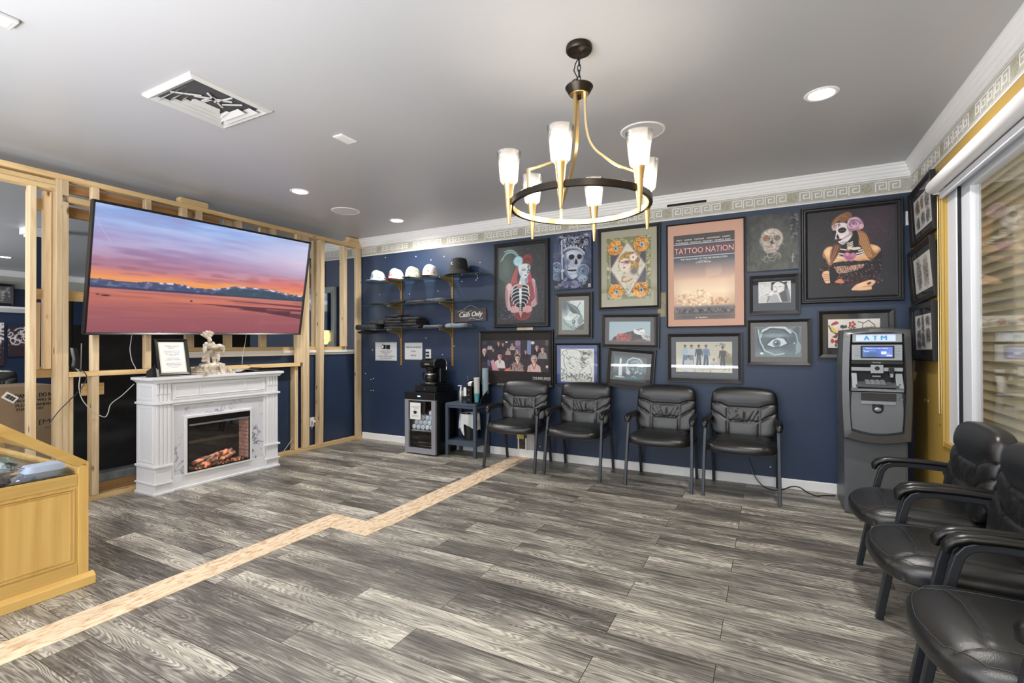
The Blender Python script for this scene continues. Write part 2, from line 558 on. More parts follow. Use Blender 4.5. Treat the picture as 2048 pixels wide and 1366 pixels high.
def floor_mat():
    m = bpy.data.materials.new('vinyl_planks'); m.use_nodes = True; nt = m.node_tree; b = nt.nodes['Principled BSDF']
    N = nt.nodes.new; Lk = nt.links.new
    tc = N('ShaderNodeTexCoord')
    br = N('ShaderNodeTexBrick'); br.inputs['Scale'].default_value = 1; br.inputs['Brick Width'].default_value = 1.22; br.inputs['Row Height'].default_value = .178
    br.inputs['Mortar Size'].default_value = .0016; br.inputs['Mortar Smooth'].default_value = .1; br.offset = .37; br.offset_frequency = 2
    br.inputs['Color1'].default_value = (0, 0, 0, 1); br.inputs['Color2'].default_value = (1, 1, 1, 1); br.inputs['Mortar'].default_value = (.5, .5, .5, 1)
    Lk(tc.outputs['Object'], br.inputs['Vector'])
    # per-plank offset for the grain
    mu = N('ShaderNodeVectorMath'); mu.operation = 'MULTIPLY'; mu.inputs[1].default_value = (19, 31, 7)
    Lk(br.outputs['Color'], mu.inputs[0])
    ad = N('ShaderNodeVectorMath'); ad.operation = 'ADD'; Lk(tc.outputs['Object'], ad.inputs[0]); Lk(mu.outputs[0], ad.inputs[1])
    # cathedral grain: rings of a distorted wave
    mp = N('ShaderNodeMapping'); mp.inputs['Scale'].default_value = (1.1, 7.5, 1); Lk(ad.outputs[0], mp.inputs[0])
    n0 = N('ShaderNodeTexNoise'); n0.inputs['Scale'].default_value = 1.1; n0.inputs['Detail'].default_value = 2.5; n0.inputs['Distortion'].default_value = .35
    Lk(mp.outputs[0], n0.inputs['Vector'])
    m1 = N('ShaderNodeMath'); m1.operation = 'MULTIPLY'; m1.inputs[1].default_value = 210; Lk(n0.outputs[0], m1.inputs[0])
    m2 = N('ShaderNodeMath'); m2.operation = 'SINE'; Lk(m1.outputs[0], m2.inputs[0])
    # fine fibre
    mp2 = N('ShaderNodeMapping'); mp2.inputs['Scale'].default_value = (5, 110, 1); Lk(ad.outputs[0], mp2.inputs[0])
    n1 = N('ShaderNodeTexNoise'); n1.inputs['Scale'].default_value = 1; n1.inputs['Detail'].default_value = 5; Lk(mp2.outputs[0], n1.inputs['Vector'])
    # broad smoky patches along a plank
    mp3 = N('ShaderNodeMapping'); mp3.inputs['Scale'].default_value = (1.3, 6, 1); Lk(ad.outputs[0], mp3.inputs[0])
    n2 = N('ShaderNodeTexNoise'); n2.inputs['Scale'].default_value = 1.3; n2.inputs['Detail'].default_value = 3; Lk(mp3.outputs[0], n2.inputs['Vector'])
    # where the grain shows
    gs = N('ShaderNodeMapRange'); gs.inputs[1].default_value = .42; gs.inputs[2].default_value = .62; gs.inputs[3].default_value = .05; gs.inputs[4].default_value = .18; Lk(n2.outputs[0], gs.inputs[0])
    ga = N('ShaderNodeMath'); ga.operation = 'MULTIPLY'; Lk(m2.outputs[0], ga.inputs[0]); Lk(gs.outputs[0], ga.inputs[1])
    fa = N('ShaderNodeMath'); fa.operation = 'MULTIPLY_ADD'; fa.inputs[1].default_value = 1.15; fa.inputs[2].default_value = -.575; Lk(n1.outputs[0], fa.inputs[0])
    pa = N('ShaderNodeMath'); pa.operation = 'MULTIPLY_ADD'; pa.inputs[1].default_value = 1.3; pa.inputs[2].default_value = -.65; Lk(n2.outputs[0], pa.inputs[0])
    sp = N('ShaderNodeSeparateColor'); Lk(br.outputs['Color'], sp.inputs[0])
    pw = N('ShaderNodeMath'); pw.operation = 'MULTIPLY_ADD'; pw.inputs[1].default_value = .30; pw.inputs[2].default_value = .32; Lk(sp.outputs[0], pw.inputs[0])
    s1 = N('ShaderNodeMath'); s1.operation = 'ADD'; Lk(ga.outputs[0], s1.inputs[0]); Lk(fa.outputs[0], s1.inputs[1])
    s2 = N('ShaderNodeMath'); s2.operation = 'ADD'; Lk(s1.outputs[0], s2.inputs[0]); Lk(pa.outputs[0], s2.inputs[1])
    s3 = N('ShaderNodeMath'); s3.operation = 'ADD'; Lk(s2.outputs[0], s3.inputs[0]); Lk(pw.outputs[0], s3.inputs[1])
    cr = N('ShaderNodeValToRGB'); e = cr.color_ramp.elements
    e[0].position = 0.0; e[0].color = lin((62, 59, 56)); e[1].position = 1; e[1].color = lin((206, 201, 188))
    q = e.new(.35); q.color = lin((104, 100, 95)); q = e.new(.65); q.color = lin((154, 150, 140))
    Lk(s3.outputs[0], cr.inputs[0])
    mx = N('ShaderNodeMix'); mx.data_type = 'RGBA'; Lk(br.outputs['Fac'], mx.inputs[0]); Lk(cr.outputs[0], mx.inputs[6]); mx.inputs[7].default_value = lin((44, 42, 40))
    Lk(mx.outputs[2], b.inputs['Base Color'])
    b.inputs['Roughness'].default_value = .42
    b.inputs['Specular IOR Level'].default_value = .45
    bp = N('ShaderNodeBump'); bp.inputs['Strength'].default_value = .15; bp.inputs['Distance'].default_value = .002
    Lk(s1.outputs[0], bp.inputs['Height']); Lk(bp.outputs[0], b.inputs['Normal'])
    return m


def osb_mat():
    m = bpy.data.materials.new('particle_board'); m.use_nodes = True; nt = m.node_tree; b = nt.nodes['Principled BSDF']
    tc = nt.nodes.new('ShaderNodeTexCoord'); mp = nt.nodes.new('ShaderNodeMapping'); mp.inputs['Scale'].default_value = (40, 16, 1)
    n = nt.nodes.new('ShaderNodeTexNoise'); n.inputs['Scale'].default_value = 1; n.inputs['Detail'].default_value = 6; n.inputs['Distortion'].default_value = .8
    r = nt.nodes.new('ShaderNodeValToRGB'); e = r.color_ramp.elements
    e[0].position = .3; e[0].color = lin((186, 146, 108)); e[1].position = .5; e[1].color = lin((222, 200, 170))
    q = e.new(.8); q.color = lin((234, 218, 194))
    nt.links.new(tc.outputs['Object'], mp.inputs[0]); nt.links.new(mp.outputs[0], n.inputs['Vector']); nt.links.new(n.outputs[0], r.inputs[0]); nt.links.new(r.outputs[0], b.inputs['Base Color'])
    b.inputs['Roughness'].default_value = .7
    return m


# ------------------------------------------------------------------ the room shell
XF, YF = -14.2, -7.7
struct('floor', B().add([(XF, YF, 0), (.16, YF, 0), (.16, 0, 0), (XF, 0, 0)], [(0, 1, 2, 3)]), floor_mat())
c = B().box(XF, .2, YF, .1, H, H + .1)
struct('ceiling', c, M_ceil)
struct('trim_1', B().box(-3.955, -3.755, -7.6, -2.525, .0, .0025).box(-3.955, -3.415, -2.525, -2.32, 0, .0025).box(-3.615, -3.4, -2.32, -.012, 0, .0025), osb_mat(),
       label='bare particle board strip left in the plank floor where a wall stood')

wb = struct('wall_back', B().box(XF - .1, .2, 0, .12, 0, H), M_blue)
# bare patches left on the blue wall
M_board = mat('bare_board', (168, 158, 136), .8, vary=(150, 140, 116), vscale=20)
struct('bare_patch', B().box(-2.0, -1.92, -.002, .0, 1.55, 1.79), M_board, wb, label='unpainted beige patch')
struct('bare_patch', B().box(-3.455, -3.36, -.002, 0, .05, .27), mat('joint_compound', (205, 203, 200), .8, vary=(180, 176, 172), vscale=14), wb, label='patched white plaster strip')
q = B().box(-3.565, -3.55, -.012, 0, .075, .215).box(-3.47, -3.455, -.012, 0, .075, .215).box(-3.565, -3.455, -.012, 0, .075, .09)
struct('box_rim', q, M_white, wb, label='white rim of a cut out electrical box')
struct('box_hole', B().box(-3.55, -3.47, -.004, 0, .09, .2), mat('hole_brown', (92, 82, 66), .9, vary=(60, 54, 44), vscale=30), wb)
struct('torn_paper', B().box(-3.575, -3.49, -.01, 0, .205, .25), mat('torn_yellow', (206, 180, 96), .8), wb)
struct('bare_patch', B().box(-3.57, -3.37, -.012, 0, 1.44, 1.475), mat('torn_plaster', (198, 178, 146), .8, vary=(220, 214, 205), vscale=9), wb)
# small white spackle dots (nail holes)
d = B()
for (x, y) in [(771, 515), (832, 513), (888, 513), (876, 582), (819, 588), (759, 589), (952, 560), (924, 563), (955, 556), (745, 700), (852, 676), (908, 692), (885, 709),
               (742, 759), (747, 757), (731, 747), (742, 781), (747, 781), (1225, 716), (1080, 893), (1541, 934), (960, 525), (862, 520)]:
    p_ = PY(x, y, 0); d.lathe([(.008, -.0015), (.008, 0)], (p_[0], 0, p_[2]), 8, True, 'y')
struct('nail_hole', d, mat('spackle', (205, 212, 225), .8), wb)['kind'] = 'stuff'

# right wall (window wall)
WY0, WY1, WZ0, WZ1 = -3.55, -.80, .63, 2.285
wr = B().box(0, .16, YF, WY0, 0, H).box(0, .16, WY1, .1, 0, H).box(0, .16, WY0, WY1, 0, WZ0).box(0, .16, WY0, WY1, WZ1, H)
w_r = struct('wall_right', wr, M_yellow)
d = B()
for (x, y) in [(1884, 480), (1885, 487), (1885, 628), (1885, 634), (1850, 800), (1856, 802)]:
    p_ = PX(x, y, 0); d.lathe([(.012, -.0015), (.012, 0)], (0, p_[1], p_[2]), 8, True, 'x')
struct('paint_chip', d, mat('chip_white', (225, 220, 205), .8), w_r)['kind'] = 'stuff'
fr_ = B().box(XF, -6.95, YF - .1, YF, 0, H).box(-6.95, 0.2, YF - .1, YF, 0, .35).box(-6.95, .2, YF - .1, YF, 2.65, H).box(-.15, .2, YF - .1, YF, .3, 2.7).box(-3.6, -3.45, YF - .1, YF, .3, 2.7)
struct('wall_front', fr_, M_blue)
struct('wall_far', B().box(XF - .1, XF + .2, YF, 0, 0, H), M_blue)

# window in the right wall
w1 = thing('window_1', None, None, (0, (WY0 + WY1) / 2, WZ0)); w1['kind'] = 'structure'
M_upvc = mat('white_window_frame', (214, 218, 226), .4)
fb = B().box(.015, .10, WY1 - .165, WY1, WZ0, WZ1).box(.015, .10, WY0, WY0 + .1, WZ0, WZ1).box(.015, .1, WY0, WY1, WZ0, WZ0 + .05).box(.015, .1, WY0, WY1, WZ1 - .03, WZ1)
part('window_frame', fb, M_upvc, w1, True, .004)
fb = B().box(.035, .085, WY1 - .335, WY1 - .185, WZ0 + .05, WZ1 - .03).box(.035, .085, WY0 + .1, WY0 + .2, WZ0 + .05, WZ1 - .03).box(.035, .085, WY0 + .1, WY1 - .2, WZ0 + .05, WZ0 + .1).box(.035, .085, WY0 + .1, WY1 - .2, WZ1 - .07, WZ1 - .03)
part('window_sash', fb, M_upvc, w1, True, .004)
part('track', B().box(.022, .09, WY1 - .186, WY1 - .164, WZ0 + .04, WZ1 - .03), M_matte, w1, True)
part('window_pane', B().box(.055, .061, WY0 + .15, WY1 - .33, WZ0 + .09, WZ1 - .06), M_pane, w1, True)
part('sill', B().box(-.012, .1, WY0, WY1, WZ0 - .03, WZ0 + .004), M_yellow, w1, True, .004)
# yellow casing strips beside the opening
struct('trim_2', B().box(-.016, 0, WY1, WY1 + .05, WZ0 - .03, WZ1).box(-.008, 0, WY1 + .05, WY1 + .14, WZ0 + .1, WZ1), M_yellow, bevel=.004)


def blind_mat():
    m = bpy.data.materials.new('blind_slats'); m.use_nodes = True; nt = m.node_tree; nt.nodes.clear()
    o = nt.nodes.new('ShaderNodeOutputMaterial'); d1 = nt.nodes.new('ShaderNodeBsdfDiffuse'); d1.inputs[0].default_value = lin((212, 206, 188))
    t = nt.nodes.new('ShaderNodeBsdfTranslucent'); t.inputs[0].default_value = lin((210, 200, 176)); mx = nt.nodes.new('ShaderNodeMixShader'); mx.inputs[0].default_value = .5
    nt.links.new(d1.outputs[0], mx.inputs[1]); nt.links.new(t.outputs[0], mx.inputs[2]); nt.links.new(mx.outputs[0], o.inputs[0])
    return m


bb = B()
z = .35
while z < 2.5:
    bb.obox((.26, -2.1, z), (.003, 0, 0), (0, 3.4, 0), (-.020, 0, .084)); z += .064
solo('window_blind', bb, blind_mat(), 'closed beige slatted blind hanging outside the window glass', 'blind')
solo('ground_outside', B().box(.18, 3.2, -6, 2, -.12, -.02), mat('pavement', (140, 138, 130), .9), 'pale pavement strip outside the window', 'pavement')
bpy.data.objects['ground_outside']['kind'] = 'structure'; bpy.data.objects['ground_outside'].name = 'trim_9'


# crown moulding: profile of (distance from wall, height)
PR = [(0, 2.627), (.010, 2.627), (.010, 2.640), (.017, 2.644), (.017, 2.662), (.028, 2.672), (.030, 2.690), (.040, 2.700), (.042, 2.716), (.052, 2.722), (.052, H), (0, H)]


def crown(nm, kind, a, b_):
    b = B()
    if kind == 'back': b.prism([(-q[0], q[1]) for q in PR], 0, a, b_)
    elif kind == 'right': b.prism([(-q[0], q[1]) for q in PR], 1, a, b_)
    else: b.prism([(XF + .2 + q[0], q[1]) for q in PR], 1, a, b_)
    return struct(nm, b, M_white)


cb = crown('trim_3', 'back', XF + .2, 0)
crown('trim_4', 'right', YF, 0)
crown('trim_5', 'far', YF, 0)
struct('slot', B().box(-1.9, -1.54, -.022, -.009, 2.628, 2.648), M_matte, cb, label='dark slot cut in the crown moulding')

# greek-key wallpaper border
M_bord = mat('border_paper', (186, 184, 174), .6, vary=(174, 172, 163), vscale=40)
M_key = mat('border_key', (232, 231, 226), .5)
M_med = mat('border_medallion', (188, 184, 166), .6, vary=(150, 146, 126), vscale=120)
KEY = [((0, 0), (0, 5)), ((0, 5), (5, 5)), ((5, 5), (5, 1.2)), ((5, 1.2), (1.8, 1.2)), ((1.8, 1.2), (1.8, 3.4)), ((1.8, 3.4), (3.5, 3.4))]


def key_geo(b, u0, z0, s, P):
    t = s * .55
    for (x1, y1), (x2, y2) in KEY:
        a0, a1 = sorted((u0 + x1 * s, u0 + x2 * s)); b0, b1 = sorted((z0 + y1 * s, z0 + y2 * s))
        P(b, a0 - t / 2, a1 + t / 2, b0 - t / 2, b1 + t / 2)


def border(nm, P, u_start, u_end, first, paper):
    root = struct(nm, paper, M_bord)
    b = B(); md = B(); ln = B()
    per = .5375; u = first
    while u < u_end:
        if u > u_start: P(md, u, None, 2.566, .04)
        for k in range(5):
            uu = u + .062 + k * .089
            if uu > u_start and uu + .085 < u_end: key_geo(b, uu, 2.53, .0145, P)
        u += per
    P(ln, u_start, u_end, 2.497, 2.507); P(ln, u_start, u_end, 2.512, 2.515); P(ln, u_start, u_end, 2.617, 2.621)
    struct('key_pattern', b, M_key, root); struct('medallion', md, M_med, root); struct('edge_line', ln, M_key, root)


def P_back(b, a0, a1, b0, b1):
    if a1 is None: b.lathe([(b1, -.0035), (b1, -.002)], (a0, 0, b0), 20, True, 'y')
    else: b.box(a0, a1, -.003, -.001, b0, b1)


def P_right(b, a0, a1, b0, b1):
    if a1 is None: b.lathe([(b1, -.0035), (b1, -.002)], (0, a0, b0), 20, True, 'x')
    else: b.box(-.003, -.001, a0, a1, b0, b1)


def P_far(b, a0, a1, b0, b1):
    x = XF + .2
    if a1 is None: b.lathe([(b1, .0035), (b1, .002)], (x, a0, b0), 20, True, 'x')
    else: b.box(x + .001, x + .003, a0, a1, b0, b1)


border('trim_6', P_back, -9.2, 0, -5.674 - .5375 * 6, B().box(XF + .2, 0, -.002, 0, 2.495, 2.63))
border('trim_7', P_right, -5, 0, -1.889 - .53 * 5, B().box(-.002, 0, YF, 0, 2.495, 2.63))
struct('trim_8', B().box(XF + .2, XF + .203, YF, 0, 2.40, 2.63), M_bord)

struct('baseboard_back', B().prism([(0, 0), (-.012, 0), (-.012, .078), (-.007, .085), (0, .085)], 0, -5.97, -.0), M_white)
struct('baseboard_right', B().prism([(0, 0), (-.012, 0), (-.012, .078), (-.007, .085), (0, .085)], 1, YF, 0), M_yellow)

# ------------------------------------------------------------------ open stud wall on the left
wl = thing('wall_left', None, None, (LW, -2, 0)); wl['kind'] = 'structure'
DX = .089


def stud(nm, y0, y1, z0, z1, x1=LW, dx=DX, m=None, b=.002, lean=0):
    g = B().box(x1 - dx, x1, y0, y1, z0, z1)
    if lean: g.v = [(p[0], p[1] + lean * (p[2] - z0) / (z1 - z0), p[2]) for p in g.v]
    return part(nm, g, m or (WZ if nm in ('stud', 'cripple_stud') else WY), wl, True, b)


stud('top_plate', -4.6, -.002, 2.603, 2.645)
stud('header_plate', -4.6, -3.25, 2.548, 2.583, LW - .004)
stud('header_plate', -4.6, -3.25, 2.507, 2.546, LW - .002)
stud('bottom_plate', -4.6, -.002, 0, .038)
stud('stud', -3.405, -3.367, .04, 2.506)
stud('stud', -3.25, -3.212, .04, 2.602)
stud('stud', -3.211, -3.173, .04, 2.43)
stud('cripple_stud', -3.211, -3.173, 2.482, 2.602)
stud('stud', -3.168, -3.135, .04, 1.028, LW - .02)
stud('stud', -3.02, -2.972, .04, 1.028)
stud('stud', -3.02, -2.972, 1.072, 2.602, LW - .0, .06)
stud('stud', -2.63, -2.585, 1.072, 2.602, LW - .0, .06)
stud('stud', -1.055, -1.01, .04, 1.028, LW - .03)
stud('stud', -1.05, -.965, 1.07, 2.602, LW - .0, .05)
stud('stud', -.962, -.872, .04, 2.602, LW, .04)
stud('stud', -.72, -.665, .04, 2.602, LW, .089, lean=.03)
stud('stud', -.70, -.655, 1.262, 2.602, LW - .13, .05)
stud('stud', -.285, -.235, 1.262, 2.602, LW - .04)
stud('stud', -.108, -.016, .04, 2.602, LW, .04)
stud('middle_rail', -3.17, -1.0, 1.03, 1.07, LW + .002)
stud('upper_rail', -3.17, -1.4, 2.432, 2.48)
for y0 in (-2.245, -1.86, -1.46):
    stud('cripple_stud', y0, y0 + .075, 1.262, 2.602, LW - .08, .045)
for y0 in (-2.33, -2.19, -1.78, -1.37):
    stud('cripple_stud', y0, y0 + .055, 2.49, 2.602, LW - .0, .06)
stud('blocking', -3.375, -3.15, 2.35, 2.44, -6.085, .038)
stud('blocking', -3.375, -2.7, 1.65, 1.73, -6.085, .038)
stud('blocking', -3.375, -3.13, 1.03, 1.115, -6.085, .038)
stud('back_header', -3.17, -1.9, 2.535, 2.601, -6.09, .038, WD)
stud('back_header', -3.17, -1.9, 2.345, 2.43, -6.13, .038, WD)
stud('blocking', -3.045, -2.90, .865, .965, -6.07, .038)
stud('shim_block', -2.34, -2.08, 2.646, 2.70, LW, .07)
stud('shim_block', -.245, -.04, 2.646, 2.68, LW - .01, .07)
stud('shim_block', -.225, -.06, 2.681, 2.73, LW - .01, .07)
stud('back_plate', -3.2, -2.3, .0, .10, -6.12, .04, WD)
# low blue wall with white ledge behind the studs
kw = struct('wall_side', B().box(-6.26, -6.085, -2.245, -.0, 0, 1.17), M_blue)
struct('ledge', B().prism([(-6.28, 1.16), (-6.07, 1.16), (-6.06, 1.185), (-6.05, 1.19), (-6.05, 1.218), (-6.28, 1.218)], 1, -2.25, -.06), M_white, kw)
struct('ledge_plate', B().box(-6.2, -6.068, -2.25, -.2, 1.2185, 1.2605), WY, kw)
struct('trim_10', B().box(-6.9, -6.165, -3.6, -2.26, 0, .17), mat('grey_slab', (150, 160, 166), .5, vary=(110, 118, 122), vscale=8), bevel=.01)
solo('backing_panel', B().box(-6.36, -6.30, -3.11, -1.42, .172, 1.46), mat('black_felt', (28, 30, 35), .9, vary=(38, 40, 46), vscale=8), 'tall black panel standing on the grey slab behind the open studs', 'panel')
solo('black_pole', B().lathe([(.022, 0), (.022, 1.50)], (-6.24, -3.07, .172), 14, True), M_matte, 'slim black pole standing just left of the television behind the studs', 'pole')
for (y, dy, z0, z1, l, lb) in [(-3.305, .04, 1.10, 2.50, .0, 'loose rough board leaning upright behind the doubled stud, wider one'), (-3.352, .022, 1.10, 1.62, .01, 'short thin offcut board standing beside the wider loose board')]:
    g = B().box(-6.082, -6.046, y, y + dy * 1.25, z0, z1)
    g.v = [(p[0], p[1] + l * (p[2] - z0), p[2]) for p in g.v]
    g.v = [(p[0], p[1], p[2]) for p in g.v]
    solo('loose_board', g, WZ, lb, 'board', bevel=.002)

# ------------------------------------------------------------------ the further room
pier = struct('wall_pier', B().box(-9.15, -9.0, -2.45, -2.26, 0, H), M_blue)
struct('pier_crown', B().box(-9.20, -8.95, -2.50, -2.21, 2.66, H).box(-9.17, -8.98, -2.47, -2.24, 2.63, 2.66), M_white, pier)
sh = thing('wall_shelf', 'long white moulded shelf ledge on the far blue wall', 'shelf', (-13.95, -2.5, 1.93))
part('shelf_board', B().prism([(-14.0, 1.93), (-13.93, 1.93), (-13.86, 1.99), (-13.84, 2.0), (-13.84, 2.04), (-14.0, 2.04)], 1, -4, -1.0), M_white, sh, True)

# ------------------------------------------------------------------ pictures


def frame_bars(w, h, fw, d, prof=None):
    """mitred frame; local XZ plane centred on 0, back at y=0, front at y=-d"""
    pr = prof or [(0, 0), (0, -d), (fw * .25, -d), (fw * .8, -d * .72), (fw, -d * .62), (fw, 0)]
    b = B(); rings = []
    for sx, sz in ((-1, -1), (1, -1), (1, 1), (-1, 1)):
        rings.append([(sx * (w / 2 - a), y, sz * (h / 2 - a)) for a, y in pr])
    return b.ring(rings, True, False, False, loop=True)


def picture(label, cx, cz, w, h, fw, paint, n=120, rot=0, wall='back', matc=None, matw=(0, 0, 0, 0), fm=None, d=.03, glass=True, prof=None, name='framed_picture', cat='framed picture', lean=0., am=None, group='framed artworks on the blue wall', gap=.004, crop=(0, 1, 0, 1), bgc=(128, 128, 128), texts=None, loc=None, noframe=False):
    if wall == 'back': R_ = Matrix.Rotation(math.radians(-rot), 4, 'Y'); L = Vector((cx, -gap, cz))
    elif wall == 'right': R_ = Matrix.Rotation(-PI / 2, 4, 'Z') @ Matrix.Rotation(math.radians(-rot), 4, 'Y'); L = Vector((-gap, cx, cz))
    else: R_ = loc[1]; L = loc[0]
    if lean: R_ = R_ @ Matrix.Rotation(math.radians(lean), 4, 'X')
    t = thing(name, label, cat, group=group)
    t.matrix_world = Matrix.Translation(L) @ R_ @ Matrix.Translation((0, 0, -h / 2))
    up = Matrix.Translation((0, 0, h / 2))
    fm = fm or M_frame
    if not noframe: part('frame', frame_bars(w, h, fw, d, prof).move(M=up), fm, t, bevel=.0008)
    part('backing', B().box(-w / 2 + .004, w / 2 - .004, -d * .3, 0, .004, h - .004) if not noframe else B().box(-w / 2, w / 2, -d + .0005, 0, 0, h), M_matte if not noframe else M_frame, t)
    iw, ih = w - 2 * fw, h - 2 * fw
    ya = -d * .42 if not noframe else -d
    if matc is not None:
        part('mat_board', B().box(-iw / 2, iw / 2, ya + .001, ya + .003, h / 2 - ih / 2, h / 2 + ih / 2), mat('matboard_%d_%d_%d' % tuple(matc), matc, .8), t)
    l, r, tp, bt = matw
    aw, ah = iw - l - r, ih - tp - bt
    ax, az = (l - r) / 2, h / 2 + (bt - tp) / 2
    P = Paint(aw, ah, n, bgc, crop)
    paint(P)
    P.build('artwork', am or M_art, t, ya - .0005, az, ax)
    if texts: texts(t, aw, ah, ax, az, ya - .0012, P)
    if glass: part('glass', B().add([(-iw / 2, ya - .005, h / 2 - ih / 2), (iw / 2, ya - .005, h / 2 - ih / 2), (iw / 2, ya - .005, h / 2 + ih / 2), (-iw / 2, ya - .005, h / 2 + ih / 2)], [(0, 1, 2, 3)]), M_pane, t)
    return t


def skull(P, cx, cy, r, base, shade, dark, rot=0, look=0):
    """a painted skull of radius r (crop units)"""
    P.e(cx, cy, r * .95, r, base, rot); P.e(cx - r * .2, cy - r * .35, r * .5, r * .35, tuple(min(255, q + 25) for q in base), rot, soft=1.2, a=.7)
    P.p([(cx - r * .55, cy + r * .5), (cx + r * .6, cy + r * .5), (cx + r * .45, cy + r * 1.45), (cx - r * .3, cy + r * 1.5)], base)
    P.e(cx + r * .08, cy + r * 1.45, r * .42, r * .2, base)
    P.e(cx - r * .5, cy + r * .75, r * .25, r * .35, shade, soft=.8, a=.8); P.e(cx + r * .7, cy + r * .65, r * .2, r * .3, shade, soft=.8, a=.8)
    P.e(cx - r * .36 + look, cy + r * .12, r * .27, r * .25, dark, 10); P.e(cx + r * .42 + look, cy + r * .12, r * .25, r * .25, dark, -10)
    P.p([(cx + look, cy + r * .3), (cx - r * .12 + look, cy + r * .62), (cx + r * .02 + look, cy + r * .56), (cx + r * .16 + look, cy + r * .62)], dark)
    P.l([(cx - r * .42, cy + r * .95), (cx, cy + r * 1.02), (cx + r * .48, cy + r * .93)], r * .07, dark)
    for k in range(9):
        x = cx - r * .38 + k * r * .1
        P.l([(x, cy + r * .82), (x, cy + r * 1.15)], r * .025, shade)


def rose(P, cx, cy, r, c1, c2, c3):
    P.e(cx, cy, r, r, c2)
    R_ = random.Random(int(cx + cy))
    for k in range(6):
        rr = r * (1 - k / 6.5)
        P.e(cx + R_.uniform(-.08, .08) * r, cy + R_.uniform(-.08, .08) * r, rr, rr * .95, c1 if k % 2 else c2)
        a0 = R_.uniform(0, 6)
        P.l([(cx + rr * .92 * math.cos(a0 + q * .5) / P.asp, cy + rr * .92 * math.sin(a0 + q * .5)) for q in range(7)], r * .07, c3)
    P.e(cx, cy, r * .13, r * .13, c3)


